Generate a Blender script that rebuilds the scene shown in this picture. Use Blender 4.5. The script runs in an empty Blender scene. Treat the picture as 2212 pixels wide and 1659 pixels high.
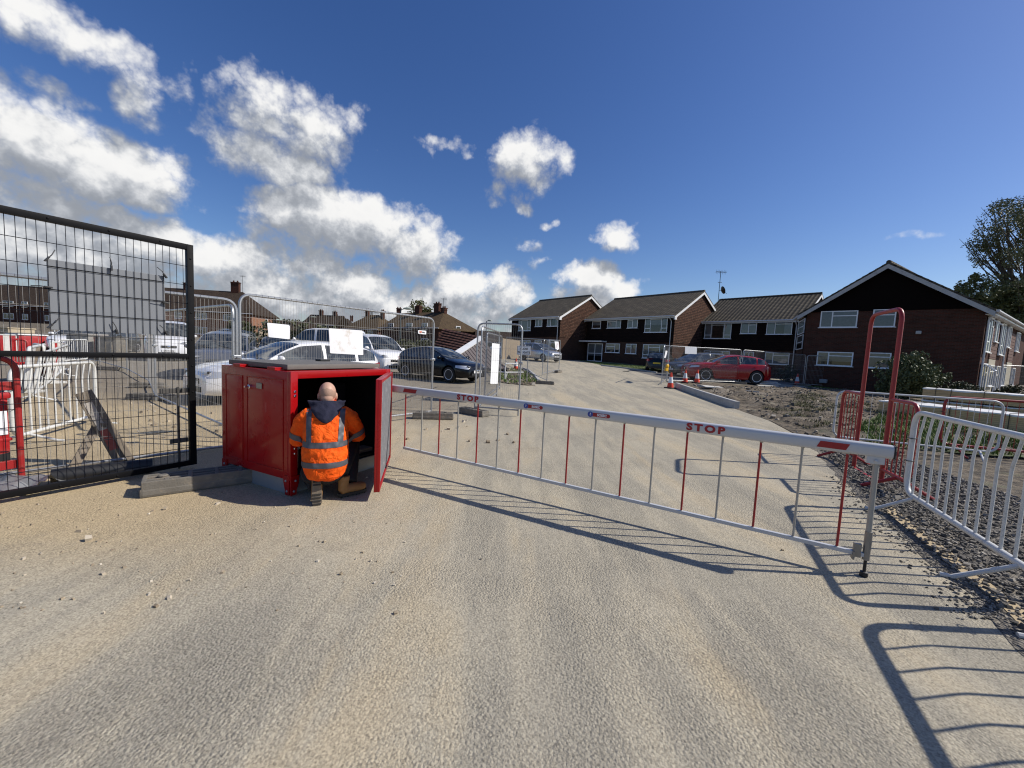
import bpy, bmesh, math, random
from mathutils import Vector, Matrix, noise as mnoise
from mathutils.bvhtree import BVHTree
random.seed(7)
R = math.radians
SC = bpy.context.scene
COL = SC.collection

# ------------------------------------------------------------------ camera
PITCH, ROLL, FPX, EYE = R(4.7), R(2.8), 850.0, 1.5      # FPX at a picture width of 2212
_c, _s = math.cos(ROLL), math.sin(ROLL)
_U0 = Vector((0, math.sin(PITCH), math.cos(PITCH)))
CW = Vector((0, math.cos(PITCH), -math.sin(PITCH)))
CR = _c * Vector((1, 0, 0)) + _s * _U0
CU = -_s * Vector((1, 0, 0)) + _c * _U0
cam = bpy.data.cameras.new('camera')
cam.sensor_width = 36.0
cam.lens = 36.0 * FPX / 2212.0
cam.clip_start, cam.clip_end = 0.05, 3000
co = bpy.data.objects.new('camera', cam)
COL.objects.link(co)
_m = Matrix((CR, CU, -CW)).transposed().to_4x4()
_m.translation = Vector((0, 0, EYE))
co.matrix_world = _m
SC.camera = co

# ------------------------------------------------------------------ light and sky
SUN_AZ, SUN_EL = R(90.5), R(40.7)                        # azimuth from +Y towards +X
SUN_DIR = Vector((math.sin(SUN_AZ) * math.cos(SUN_EL), math.cos(SUN_AZ) * math.cos(SUN_EL), math.sin(SUN_EL)))
sun = bpy.data.lights.new('sun', 'SUN')
sun.energy, sun.angle, sun.color = 5.0, R(0.53), (1.0, 0.945, 0.86)
so = bpy.data.objects.new('sun', sun)
COL.objects.link(so)
so.rotation_euler = SUN_DIR.to_track_quat('Z', 'Y').to_euler()
so.location = (20, 0, 30)
SC.view_settings.view_transform = 'Standard'
SC.view_settings.look = 'None'
SC.view_settings.exposure = 0.0
SC.view_settings.gamma = 1.0
SC.cycles.filter_width = 1.15

def ray(px, py):
    return CW + (px - 1106) / FPX * CR - (py - 829.5) / FPX * CU

def azel(px, py):
    d = ray(px, py).normalized()
    return math.atan2(d.x, d.y), math.asin(d.z)

class NT:
    """small helper to write node trees"""
    def __init__(self, tree):
        self.t, self.n, self.l = tree, tree.nodes, tree.links
    def new(self, kind, **kw):
        n = self.n.new(kind)
        for k, v in kw.items():
            setattr(n, k, v)
        return n
    def put(self, sock, v):
        if isinstance(v, bpy.types.NodeSocket):
            self.l.new(v, sock)
        elif v is not None:
            if sock.type == 'RGBA' and len(v) == 3:
                v = (*v, 1)
            sock.default_value = v
    def math(self, op, a, b=None, c=None, clamp=False):
        n = self.new('ShaderNodeMath', operation=op, use_clamp=clamp)
        self.put(n.inputs[0], a)
        if b is not None: self.put(n.inputs[1], b)
        if c is not None: self.put(n.inputs[2], c)
        return n.outputs[0]
    def vmath(self, op, a, b=None):
        n = self.new('ShaderNodeVectorMath', operation=op)
        self.put(n.inputs[0], a)
        if b is not None: self.put(n.inputs[1], b)
        return n.outputs[0]
    def noise(self, vec, scale, detail=4, rough=.55, dist=0.0, out='Fac'):
        n = self.new('ShaderNodeTexNoise')
        if vec is not None: self.l.new(vec, n.inputs['Vector'])
        n.inputs['Scale'].default_value = scale
        n.inputs['Detail'].default_value = detail
        n.inputs['Roughness'].default_value = rough
        n.inputs['Distortion'].default_value = dist
        return n.outputs[0 if out == 'Fac' else 1]
    def voro(self, vec, scale, feature='F1', out='Distance', rand=1.0):
        n = self.new('ShaderNodeTexVoronoi', feature=feature)
        if vec is not None: self.l.new(vec, n.inputs['Vector'])
        n.inputs['Scale'].default_value = scale
        n.inputs['Randomness'].default_value = rand
        return n.outputs[out]
    def ramp(self, fac, *stops):
        n = self.new('ShaderNodeValToRGB')
        e = n.color_ramp.elements
        while len(e) < len(stops): e.new(0.5)
        for el, (p, c) in zip(e, stops):
            el.position = p
            el.color = (*c, 1) if not isinstance(c, (int, float)) else (c, c, c, 1)
        self.l.new(fac, n.inputs[0])
        return n.outputs[0]
    def smooth(self, x, a, b, lo=0.0, hi=1.0):
        n = self.new('ShaderNodeMapRange', interpolation_type='SMOOTHSTEP')
        self.put(n.inputs[0], x)
        for i, v in enumerate((a, b, lo, hi)):
            self.put(n.inputs[i + 1], v)
        return n.outputs[0]
    def mix(self, fac, a, b, blend='MIX'):
        n = self.new('ShaderNodeMix', data_type='RGBA', blend_type=blend)
        self.put(n.inputs[0], fac)
        self.put(n.inputs[6], a)
        self.put(n.inputs[7], b)
        return n.outputs[2]
    def bump(self, h, strength=.5, dist=.01, normal=None):
        n = self.new('ShaderNodeBump')
        n.inputs['Strength'].default_value = strength
        n.inputs['Distance'].default_value = dist
        self.l.new(h, n.inputs['Height'])
        if normal is not None: self.l.new(normal, n.inputs['Normal'])
        return n.outputs[0]

# clouds: (photo x, photo y, half width, half height, density)
CLOUDS = [
    (60, 40, 260, 60, .8), (200, 100, 150, 60, .5), (300, 190, 70, 95, .62), (120, 200, 80, 30, .45), (375, 180, 40, 60, .5),
    (60, 310, 230, 100, 1.0), (240, 370, 170, 80, 1.0), (350, 385, 60, 70, .75), (20, 420, 200, 70, .9),
    (640, 255, 140, 80, 1.0), (600, 330, 130, 70, .9), (700, 300, 75, 60, .75), (540, 215, 60, 45, .6),
    (690, 470, 130, 75, 1.05), (770, 490, 110, 70, .95), (640, 550, 120, 70, .95), (880, 560, 90, 70, .8), (940, 520, 50, 40, .6),
    (330, 510, 110, 50, 1.0), (480, 560, 130, 60, 1.05), (150, 560, 220, 80, 1.05), (300, 620, 300, 70, 1.0), (600, 640, 300, 60, 1.0),
    (780, 630, 150, 60, .95), (900, 660, 200, 60, 1.0), (1000, 620, 90, 35, .85), (1090, 640, 80, 50, .9), (1020, 690, 150, 40, .9),
    (1140, 355, 76, 72, .98), (1080, 420, 50, 24, .5), (1125, 440, 20, 14, .45),
    (960, 300, 55, 17, .5), (1185, 478, 32, 13, .5), (1145, 530, 35, 22, .52), (1165, 572, 30, 18, .42),
    (1338, 520, 47, 32, .82), (1275, 605, 80, 34, .95), (1340, 625, 60, 28, .8), (1393, 610, 20, 12, .5), (1250, 640, 90, 25, .7),
    (1980, 512, 85, 15, .55), (2065, 560, 45, 14, .35), (440, 465, 60, 14, .4),
    (-250, 480, 300, 160, 1.0), (-420, 200, 250, 90, .8),
]

CSIZE, CFALL, CBIAS = 1.2, .80, -.18
def build_world():
    w = bpy.data.worlds.new('World')
    SC.world = w
    w.use_nodes = True
    w.node_tree.nodes.clear()
    g = bpy.data.node_groups.new('cloud_density', 'ShaderNodeTree')
    g.interface.new_socket('Vector', in_out='INPUT', socket_type='NodeSocketVector')
    g.interface.new_socket('Density', in_out='OUTPUT', socket_type='NodeSocketFloat')
    k = NT(g)
    gi, go = k.new('NodeGroupInput'), k.new('NodeGroupOutput')
    v = gi.outputs[0]
    # wander of the outline
    wob = k.vmath('SUBTRACT', k.noise(v, 7.0, 3, .6, out='Color'), (.5, .5, .5))
    wv = k.vmath('ADD', v, k.vmath('MULTIPLY', wob, (.10, .10, .10)))
    sx = k.new('ShaderNodeSeparateXYZ')
    k.l.new(wv, sx.inputs[0])
    az = k.math('ARCTAN2', sx.outputs[0], sx.outputs[1])
    el = k.math('ARCSINE', sx.outputs[2])
    cmb = k.new('ShaderNodeCombineXYZ')
    k.l.new(az, cmb.inputs[0]); k.l.new(el, cmb.inputs[1])
    acc = None
    for (px, py, a, b, d) in CLOUDS:
        a0, e0 = azel(px, py)
        a1, _ = azel(px + a, py)
        _, e1 = azel(px, py - b)
        wa, we = abs(a1 - a0) * CSIZE, abs(e1 - e0) * CSIZE
        q = k.new('ShaderNodeVectorMath', operation='MULTIPLY_ADD')
        k.l.new(cmb.outputs[0], q.inputs[0])
        q.inputs[1].default_value, q.inputs[2].default_value = (1 / wa, 1 / we, 0), (-a0 / wa, -e0 / we, 0)
        dt = k.new('ShaderNodeVectorMath', operation='DOT_PRODUCT')
        k.l.new(q.outputs[0], dt.inputs[0]); k.l.new(q.outputs[0], dt.inputs[1])
        q = k.math('MULTIPLY_ADD', dt.outputs['Value'], -CFALL * d, d)
        acc = q if acc is None else k.math('MAXIMUM', acc, q)
    # cloud elsewhere in the sky (behind the camera): patchy noise
    back = k.smooth(k.math('ABSOLUTE', az), 1.25, 1.7)
    other = k.math('MULTIPLY_ADD', k.noise(v, 2.6, 3), 3.0, -2.0)
    mixn = k.new('ShaderNodeMix', data_type='FLOAT')
    k.put(mixn.inputs[0], back); k.put(mixn.inputs[2], acc); k.put(mixn.inputs[3], other)
    base = k.math('MAXIMUM', mixn.outputs[0], -1.0)
    f1 = k.noise(v, 8.0, 8, .6)
    f2 = k.math('ABSOLUTE', k.math('SUBTRACT', k.noise(v, 17.0, 4, .6), .5))
    n = k.math('MULTIPLY_ADD', f1, 1.9, -.95)
    n2 = k.math('MULTIPLY_ADD', f2, 1.7, -.15)
    k.l.new(k.math('ADD', k.math('ADD', base, CBIAS), k.math('ADD', n, n2)), go.inputs[0])

    k = NT(w.node_tree)
    out = k.new('ShaderNodeOutputWorld')
    bg = k.new('ShaderNodeBackground')
    sky = k.new('ShaderNodeTexSky', sky_type='NISHITA', sun_disc=False)
    sky.sun_elevation, sky.sun_rotation = SUN_EL, SUN_AZ
    sky.altitude, sky.air_density, sky.dust_density, sky.ozone_density = 0, 1.0, 0.6, 3.0
    tc = k.new('ShaderNodeTexCoord')
    v = k.vmath('NORMALIZE', tc.outputs['Generated'])
    def dens(vec):
        n = k.new('ShaderNodeGroup')
        n.node_tree = g
        k.l.new(vec, n.inputs[0])
        return n.outputs[0]
    d0 = dens(v)
    off = (SUN_DIR * .45 + Vector((0, 0, 1)) * .9).normalized() * .06
    d1 = dens(k.vmath('NORMALIZE', k.vmath('ADD', v, tuple(off))))
    alpha = k.smooth(d0, -.06, .62)
    lit = k.smooth(k.math('SUBTRACT', d0, d1), -.42, .78)
    thick = k.smooth(d0, .5, 1.7)
    lit2 = k.math('SUBTRACT', lit, k.math('MULTIPLY', thick, .16), clamp=True)
    ccol = k.ramp(lit2, (0.0, (3.1, 3.45, 4.1)), (.32, (5.0, 5.35, 5.9)), (.68, (8.3, 8.5, 8.8)), (1.0, (11.5, 11.3, 11.0)))
    rampn = ccol.node
    rampn.color_ramp.interpolation = 'B_SPLINE'
    rampn.color_ramp.elements[0].color = (.31, .345, .41, 1)
    for e_, c_ in zip(rampn.color_ramp.elements, ((.29, .315, .36), (.41, .435, .48), (.64, .66, .695), (1.0, .99, .97))):
        e_.color = (*c_, 1)
    cloud = k.vmath('MULTIPLY', ccol, (10.0, 10.0, 10.0))
    sat = k.new('ShaderNodeHueSaturation')
    sat.inputs['Hue'].default_value = .514
    sat.inputs['Saturation'].default_value = 1.25
    sat.inputs['Value'].default_value = 1.1
    k.l.new(sky.outputs[0], sat.inputs['Color'])
    k.l.new(k.mix(alpha, sat.outputs[0], cloud), bg.inputs['Color'])
    bg.inputs['Strength'].default_value = 0.1
    k.l.new(bg.outputs[0], out.inputs['Surface'])
    w.cycles.sampling_method = 'MANUAL'
    w.cycles.sample_map_resolution = 512
build_world()

# ------------------------------------------------------------------ terrain and pixel helpers
def sstep(a, b, x):
    t = min(1, max(0, (x - a) / (b - a)))
    return t * t * (3 - 2 * t)
def gz(x, y):
    return .9 * sstep(10, 45, y) * (1 - .55 * sstep(10, 22, x)) + 1.6 * sstep(45, 80, y) * sstep(-35, -70, x)
def G(px, py, h=0.0):
    """photo pixel -> point on the terrain (h above it)"""
    d = ray(px, py)
    z = h
    for _ in range(40):
        t = (z - EYE) / d.z if d.z < -1e-5 else 300.0
        t = min(t, 300.0)
        z = .5 * z + .5 * (gz(d.x * t, d.y * t) + h)
    return Vector((d.x * t, d.y * t, z))
def DP(px, py, y):
    d = ray(px, py)
    t = y / d.y
    return Vector((d.x * t, y, EYE + d.z * t))
def onplane(px, py, p, n):
    d = ray(px, py)
    o = Vector((0, 0, EYE))
    t = (Vector(p) - o).dot(n) / d.dot(n)
    return o + d * t
def proj(p):
    v = Vector(p) - Vector((0, 0, EYE))
    w = v.dot(CW)
    return 1106 + FPX * v.dot(CR) / w, 829.5 - FPX * v.dot(CU) / w

# ------------------------------------------------------------------ mesh helpers
class MB:
    def __init__(self):
        self.v, self.f, self.mi = [], [], []
    def add(self, vs, fs, M=None, mi=0):
        o = len(self.v)
        for p in vs:
            p = Vector(p)
            self.v.append(M @ p if M is not None else p)
        for f in fs:
            self.f.append([i + o for i in f])
            self.mi.append(mi)
        return self
    def box(self, c, s, M=None, mi=0, rz=0, bev=0.0):
        x, y, z = s[0] / 2, s[1] / 2, s[2] / 2
        T = Matrix.Translation(c)
        if rz: T = T @ Matrix.Rotation(rz, 4, 'Z')
        if M is not None: T = M @ T
        if bev <= 0:
            vs = [(a, b, c_) for a in (-x, x) for b in (-y, y) for c_ in (-z, z)]
            fs = [(0, 1, 3, 2), (4, 6, 7, 5), (0, 4, 5, 1), (2, 3, 7, 6), (0, 2, 6, 4), (1, 5, 7, 3)]
            return self.add(vs, fs, T, mi)
        bm = bmesh.new()
        bmesh.ops.create_cube(bm, size=1)
        for v in bm.verts: v.co = Vector((v.co.x * 2 * x, v.co.y * 2 * y, v.co.z * 2 * z))
        bmesh.ops.bevel(bm, geom=bm.edges[:], offset=bev, segments=2, affect='EDGES', profile=.6)
        bm.verts.index_update()
        self.add([v.co.copy() for v in bm.verts], [[v.index for v in f.verts] for f in bm.faces], T, mi)
        bm.free()
        return self
    def tube(self, pts, r, n=8, closed=False, M=None, mi=0, cap=True, sy=1.0):
        pts = [Vector(p) for p in pts]
        N = len(pts)
        rs = r if isinstance(r, (list, tuple)) else [r] * N
        vs = []
        up = None
        for i, p in enumerate(pts):
            a = pts[i - 1] if (i > 0 or closed) else p
            b = pts[(i + 1) % N] if (i < N - 1 or closed) else p
            t = (b - a).normalized()
            if up is None:
                up = Vector((0, 0, 1)) if abs(t.z) < .9 else Vector((1, 0, 0))
            s = t.cross(up)
            if s.length < 1e-6: s = t.orthogonal()
            s.normalize()
            up = s.cross(t).normalized()
            for k in range(n):
                q = 2 * math.pi * (k + .5) / n
                vs.append(p + (math.cos(q) * s + math.sin(q) * up * sy) * rs[i])
        fs = []
        for i in range(N if closed else N - 1):
            for k in range(n):
                a, b = i * n + k, i * n + (k + 1) % n
                c, d = ((i + 1) % N) * n + (k + 1) % n, ((i + 1) % N) * n + k
                fs.append((a, b, c, d))
        if cap and not closed:
            fs.append(tuple(range(n))[::-1])
            fs.append(tuple((N - 1) * n + k for k in range(n)))
        return self.add(vs, fs, M, mi)
    def lathe(self, prof, n=24, M=None, mi=0):
        vs, fs = [], []
        for (r_, z) in prof:
            for k in range(n):
                q = 2 * math.pi * k / n
                vs.append((r_ * math.cos(q), r_ * math.sin(q), z))
        for i in range(len(prof) - 1):
            for k in range(n):
                fs.append((i * n + k, i * n + (k + 1) % n, (i + 1) * n + (k + 1) % n, (i + 1) * n + k))
        if prof[0][0] > 1e-6: fs.append(tuple(range(n))[::-1])
        if prof[-1][0] > 1e-6: fs.append(tuple((len(prof) - 1) * n + k for k in range(n)))
        return self.add(vs, fs, M, mi)
    def prism(self, poly, d, M=None, mi=0):
        """poly in local XZ, thickness d along +Y"""
        n = len(poly)
        vs = [(x, 0, z) for x, z in poly] + [(x, d, z) for x, z in poly]
        fs = [tuple(range(n)), tuple(range(2 * n - 1, n - 1, -1))]
        fs += [(i, i + n, (i + 1) % n + n, (i + 1) % n) for i in range(n)]
        return self.add(vs, fs, M, mi)
    def grid(self, P, mi=0, M=None, wrap=False):
        """P: rows of points"""
        nr, nc = len(P), len(P[0])
        vs = [p for row in P for p in row]
        fs = []
        for i in range(nr - 1):
            for j in range(nc if wrap else nc - 1):
                fs.append((i * nc + j, i * nc + (j + 1) % nc, (i + 1) * nc + (j + 1) % nc, (i + 1) * nc + j))
        return self.add(vs, fs, M, mi)
    def ball(self, c, r, M=None, nu=12, nv=8, mi=0):
        r = r if isinstance(r, (tuple, list)) else (r, r, r)
        c = Vector(c)
        P = []
        for i in range(nv + 1):
            a = math.pi * i / nv
            P.append([c + Vector((r[0] * math.sin(a) * math.cos(2 * math.pi * j / nu), r[1] * math.sin(a) * math.sin(2 * math.pi * j / nu), r[2] * math.cos(a))) for j in range(nu)])
        return self.grid(P, mi, M, wrap=True)
    def build(self, name, mats, parent=None, smooth=False, sharp=.6, fixn=True):
        me = bpy.data.meshes.new(name)
        me.from_pydata(self.v, [], self.f)
        if not isinstance(mats, (list, tuple)): mats = [mats]
        for m in mats: me.materials.append(m)
        if len(mats) > 1:
            me.polygons.foreach_set('material_index', self.mi)
        if fixn:
            bm = bmesh.new()
            bm.from_mesh(me)
            bmesh.ops.remove_doubles(bm, verts=bm.verts, dist=1e-5)
            bmesh.ops.recalc_face_normals(bm, faces=bm.faces)
            bm.to_mesh(me)
            bm.free()
        me.update()
        if smooth:
            me.polygons.foreach_set('use_smooth', [True] * len(me.polygons))
            me.set_sharp_from_angle(angle=sharp)
        uv = me.uv_layers.new(name='UVMap')
        uvs = [0.0] * (2 * len(me.loops))
        for p in me.polygons:
            n = p.normal
            flat = abs(n.z) > .95
            if not flat:
                t = Vector((-n.y, n.x, 0)).normalized()
                k = max(.2, math.sqrt(max(0, 1 - n.z * n.z)))
            for li in p.loop_indices:
                c = me.vertices[me.loops[li].vertex_index].co
                if flat: uvs[2 * li], uvs[2 * li + 1] = c.x, c.y
                else: uvs[2 * li], uvs[2 * li + 1] = c.dot(t), c.z / k
        uv.data.foreach_set('uv', uvs)
        o = bpy.data.objects.new(name, me)
        COL.objects.link(o)
        if parent is not None: o.parent = parent
        return o

def thing(name, label, cat, loc=(0, 0, 0), rz=0.0, group=None):
    o = bpy.data.objects.new(name, None)
    o.empty_display_size = .2
    COL.objects.link(o)
    o.location, o.rotation_euler = loc, (0, 0, rz)
    return tag(o, label, cat, group)
def tag(o, label, cat, group=None, kind=None):
    o['label'], o['category'] = label, cat
    if group: o['group'] = group
    if kind: o['kind'] = kind
    return o
def struct(o, label=None, kind='structure'):
    o['kind'] = kind
    if label: o['label'] = label
    return o
def copy_tree(o, parent=None):
    c = o.copy()
    COL.objects.link(c)
    if parent is not None: c.parent = parent
    for ch in list(o.children): copy_tree(ch, c)
    return c
def fillet(pts, r, n=5, closed=False):
    pts = [Vector(p) for p in pts]
    out = []
    N = len(pts)
    for i, p in enumerate(pts):
        if not closed and i in (0, N - 1):
            out.append(p)
            continue
        a, b = (pts[i - 1] - p), (pts[(i + 1) % N] - p)
        rr = min(r, a.length * .49, b.length * .49)
        a, b = p + a.normalized() * rr, p + b.normalized() * rr
        for k in range(n + 1):
            t = k / n
            out.append((1 - t) ** 2 * a + 2 * t * (1 - t) * p + t * t * b)
    return out
def face_dir(p, q):
    """angle about Z that turns +X towards q-p"""
    return math.atan2(q[1] - p[1], q[0] - p[0])
def lerp(a, b, t):
    return a + (b - a) * t
def text_mesh(body, size, name, m, parent, M, bold=0.0, ext=.001, align='CENTER', spacing=1.0):
    cu = bpy.data.curves.new('lettering', 'FONT')
    cu.body, cu.size, cu.extrude, cu.offset = body, size, ext, bold
    cu.align_x, cu.align_y = align, 'CENTER'
    cu.space_character = spacing
    cu.resolution_u = 3
    o = bpy.data.objects.new('lettering', cu)
    COL.objects.link(o)
    bpy.context.view_layer.update()
    me = bpy.data.meshes.new_from_object(o.evaluated_get(bpy.context.evaluated_depsgraph_get()))
    bpy.data.objects.remove(o)
    bpy.data.curves.remove(cu)
    me.name = name
    me.materials.clear()
    me.materials.append(m)
    me.transform(M)
    r = bpy.data.objects.new(name, me)
    COL.objects.link(r)
    if parent is not None: r.parent = parent
    return r
# text stands in local XZ facing -Y
TXZ = Matrix.Rotation(math.pi / 2, 4, 'X')

# ------------------------------------------------------------------ materials
MATS = {}
def mat(name, col=(.5, .5, .5), rough=.6, metal=0.0, var=.12, vscale=6.0, bump=0.0, bscale=60.0, coat=0.0, dirt=None, spec=.5, dirtscale=3.0, dirtamt=.5):
    if name in MATS: return MATS[name]
    m = bpy.data.materials.new(name)
    m.use_nodes = True
    k = NT(m.node_tree)
    b = k.n['Principled BSDF']
    tc = k.new('ShaderNodeTexCoord')
    o = tc.outputs['Object']
    c = col
    if var > 0:
        f = k.noise(o, vscale, 5, .6)
        c = k.mix(f, tuple(x * (1 - var) for x in col), tuple(min(1, x * (1 + var)) for x in col))
    if dirt:
        f = k.smooth(k.noise(o, dirtscale, 7, .68), .5, .72, 0, dirtamt)
        c = k.mix(f, c, dirt)
    k.put(b.inputs['Base Color'], c)
    rr = k.math('MULTIPLY_ADD', k.noise(o, vscale * 2.3, 4), .25, rough - .125, clamp=True) if rough > .15 else rough
    k.put(b.inputs['Roughness'], rr)
    b.inputs['Metallic'].default_value = metal
    b.inputs['Specular IOR Level'].default_value = spec
    if coat:
        b.inputs['Coat Weight'].default_value = coat
        b.inputs['Coat Roughness'].default_value = .06
    if bump:
        k.l.new(k.bump(k.noise(o, bscale, 5, .65), bump, .01), b.inputs['Normal'])
    MATS[name] = m
    return m
def nodes_of(name):
    m = bpy.data.materials.new(name)
    m.use_nodes = True
    k = NT(m.node_tree)
    return m, k, k.n['Principled BSDF']

def brick(name, c1, c2, mortar, var=.35, bw=.225, rh=.075, bump=.4, mw=.01, lichen=None):
    m, k, b = nodes_of(name)
    uv = k.new('ShaderNodeTexCoord').outputs['UV']
    t = k.new('ShaderNodeTexBrick')
    k.l.new(uv, t.inputs['Vector'])
    for n_, v_ in (('Scale', 1.0), ('Brick Width', bw), ('Row Height', rh), ('Mortar Size', mw), ('Mortar Smooth', .2), ('Bias', 0.0)):
        t.inputs[n_].default_value = v_
    k.put(t.inputs['Color1'], c1); k.put(t.inputs['Color2'], c2); k.put(t.inputs['Mortar'], mortar)
    f = k.noise(uv, 1.3, 6, .65)
    c = k.mix(var, t.outputs['Color'], k.ramp(f, (.3, (.25, .25, .25)), (.7, (1, 1, 1))), 'MULTIPLY')
    if lichen:
        c = k.mix(k.smooth(k.noise(uv, 5.0, 8, .7), .56, .72, 0, .8), c, lichen)
    k.put(b.inputs['Base Color'], c)
    b.inputs['Roughness'].default_value = .9
    b.inputs['Specular IOR Level'].default_value = .12
    h = k.math('ADD', k.math('MULTIPLY', t.outputs['Fac'], -1.0), k.math('MULTIPLY', k.noise(uv, 40, 4), .4))
    k.l.new(k.bump(h, bump, .012), b.inputs['Normal'])
    return m

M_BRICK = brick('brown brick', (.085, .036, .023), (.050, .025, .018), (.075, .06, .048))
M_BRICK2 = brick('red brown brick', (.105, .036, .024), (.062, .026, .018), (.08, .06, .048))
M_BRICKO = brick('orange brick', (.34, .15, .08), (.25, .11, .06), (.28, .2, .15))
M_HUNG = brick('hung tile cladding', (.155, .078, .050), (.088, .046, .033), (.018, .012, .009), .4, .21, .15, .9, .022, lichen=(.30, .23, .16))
M_HUNGD = brick('dark hung tiles with painted shade', (.022, .012, .010), (.013, .008, .007), (.006, .004, .004), .4, .21, .15, .6, .014)  # dark tiles, albedo deepened further to stand for shade on the facades
M_DARKCLAD = mat('dark timber boarding', (.007, .005, .0045), .9, vscale=20, spec=.05)

def rooftile(name, c1, c2, row=.34, roll=.3, lichen=(.20, .175, .115), amt=.5, rib=.12):
    m, k, b = nodes_of(name)
    uv = k.new('ShaderNodeTexCoord').outputs['UV']
    t = k.new('ShaderNodeTexBrick')
    k.l.new(uv, t.inputs['Vector'])
    for n_, v_ in (('Scale', 1.0), ('Brick Width', roll), ('Row Height', row), ('Mortar Size', .010), ('Mortar Smooth', .6), ('Bias', 0.0)):
        t.inputs[n_].default_value = v_
    t.offset = 0.0
    k.put(t.inputs['Color1'], c1); k.put(t.inputs['Color2'], c2); k.put(t.inputs['Mortar'], tuple(x * .22 for x in c2))
    c = k.mix(k.smooth(k.noise(uv, 2.5, 8, .7), .45, .7, 0, amt), t.outputs['Color'], lichen)
    c = k.mix(.5, c, k.ramp(k.noise(uv, .6, 5, .6), (.3, (.45, .45, .45)), (.7, (1, 1, 1))), 'MULTIPLY')
    sx = k.new('ShaderNodeSeparateXYZ')
    k.l.new(uv, sx.inputs[0])
    lap_shade = k.smooth(k.math('FRACT', k.math('MULTIPLY', sx.outputs[1], 1 / row)), .10, .26, .25, 1.0)  # shade under each tile course, put into the colour
    roll_shade = k.math('MULTIPLY_ADD', k.math('SINE', k.math('MULTIPLY', sx.outputs[0], 2 * math.pi / roll)), rib, 1 - rib)  # light and shade across the tile rolls, put into the colour
    c = k.mix(1.0, c, k.ramp(k.math('MULTIPLY', lap_shade, roll_shade), (0, 0.0), (1, 1.0)), 'MULTIPLY')
    k.put(b.inputs['Base Color'], c)
    b.inputs['Roughness'].default_value = .9
    b.inputs['Specular IOR Level'].default_value = .2
    saw = k.math('FRACT', k.math('MULTIPLY', sx.outputs[1], 1 / row))
    wav = k.math('SINE', k.math('MULTIPLY', sx.outputs[0], 2 * math.pi / roll))
    h = k.math('ADD', k.math('MULTIPLY', saw, -1.0), k.math('MULTIPLY', wav, rib * 2))
    k.l.new(k.bump(h, .8, .05), b.inputs['Normal'])
    return m
M_ROOF = rooftile('concrete roof tiles', (.125, .104, .074), (.088, .075, .056))
M_ROOFP = rooftile('pantile roof', (.115, .096, .070), (.080, .068, .052), .36, .33, rib=.34)
M_ROOFB = rooftile('brown plain roof tiles', (.085, .058, .040), (.06, .042, .032), .1, .17, (.12, .09, .05))
M_ROOFO = rooftile('mossy brown roof tiles', (.15, .10, .055), (.11, .075, .042), .1, .17, (.2, .15, .07))
M_ROOFR = rooftile('maroon roof tiles', (.105, .048, .036), (.08, .038, .03), .34, .28, (.10, .06, .05), .3)

M_UPVC = mat('white window plastic', (.78, .79, .80), .35, var=.04)
M_WHITEP = mat('white gloss paint', (.80, .80, .78), .4, var=.05, dirt=(.35, .32, .27), dirtamt=.35)
M_GUTTER = mat('grey white gutter', (.55, .55, .55), .45, var=.06)
M_CURTAIN = mat('net curtain', (.30, .30, .31), .9, var=.3, vscale=9)
M_ROOMDARK = mat('room shade behind glass', (.02, .022, .025), .9, var=.2)
M_SOIL = None
M_STEELT = mat('galvanised tube', (.40, .41, .42), .42, .75, var=.12, vscale=15, dirt=(.22, .20, .17), dirtamt=.3)
M_WIRE = mat('galvanised wire', (.36, .35, .33), .55, .5, var=.1)
M_BLACKP = mat('black powder coat', (.006, .006, .007), .5, var=.2, dirt=(.04, .035, .03), dirtamt=.12, dirtscale=5, spec=.12)
M_BLACKW = mat('black coated wire', (.006, .007, .013), .5, spec=.1)
M_RED = mat('red cabinet paint', (.33, .004, .006), .3, var=.06, vscale=3, coat=.22, dirt=(.2, .01, .01), dirtamt=.2, spec=.3)
M_REDB = mat('red barrier paint', (.30, .016, .016), .42, var=.15, vscale=12, dirt=(.22, .10, .08), dirtamt=.35, dirtscale=9)
M_REDPLAS = mat('red plastic', (.36, .014, .016), .5, var=.15, dirt=(.4, .2, .16), dirtamt=.3)
M_WHITEB = mat('white barrier paint', (.60, .60, .575), .42, var=.06, vscale=14, dirt=(.33, .30, .25), dirtamt=.45, dirtscale=11)
M_BOOM = mat('white boom coating', (.54, .545, .55), .36, .1, var=.04, dirt=(.5, .45, .38), dirtamt=.15)
M_SIGNRED = mat('sign red film', (.33, .008, .014), .4, var=.05)
M_SIGNBLUE = mat('sign blue film', (.03, .06, .30), .4, var=.05)
M_SIGNW = mat('white sign sheet', (.78, .79, .81), .5, var=.04, vscale=2)
M_SIGNK = mat('black print', (.02, .02, .022), .5, var=0)
M_SIGNGR = mat('back of grey sign sheet', (.19, .20, .215), .5, var=.03, vscale=1.2, spec=.3)
M_GREYSTEEL = mat('grey galvanised plinth', (.30, .32, .34), .5, .3, var=.12, dirt=(.3, .26, .2), dirtamt=.3)
M_LID = mat('dark dusty lid', (.14, .13, .115), .6, var=.2, vscale=9, bump=.15, bscale=180)
M_INNER = mat('painted shade inside cabinet', (.012, .011, .011), .7, var=.2)
M_INSUL = mat('grey door lining', (.15, .15, .16), .6, var=.2, vscale=30, bump=.4, bscale=90, dirt=(.4, .4, .4), dirtamt=.6, dirtscale=14)
M_RUBBER = mat('recycled rubber block', (.15, .137, .115), .85, var=.35, vscale=12, bump=.4, bscale=60, dirt=(.30, .24, .17), dirtamt=.7, dirtscale=7)
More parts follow.
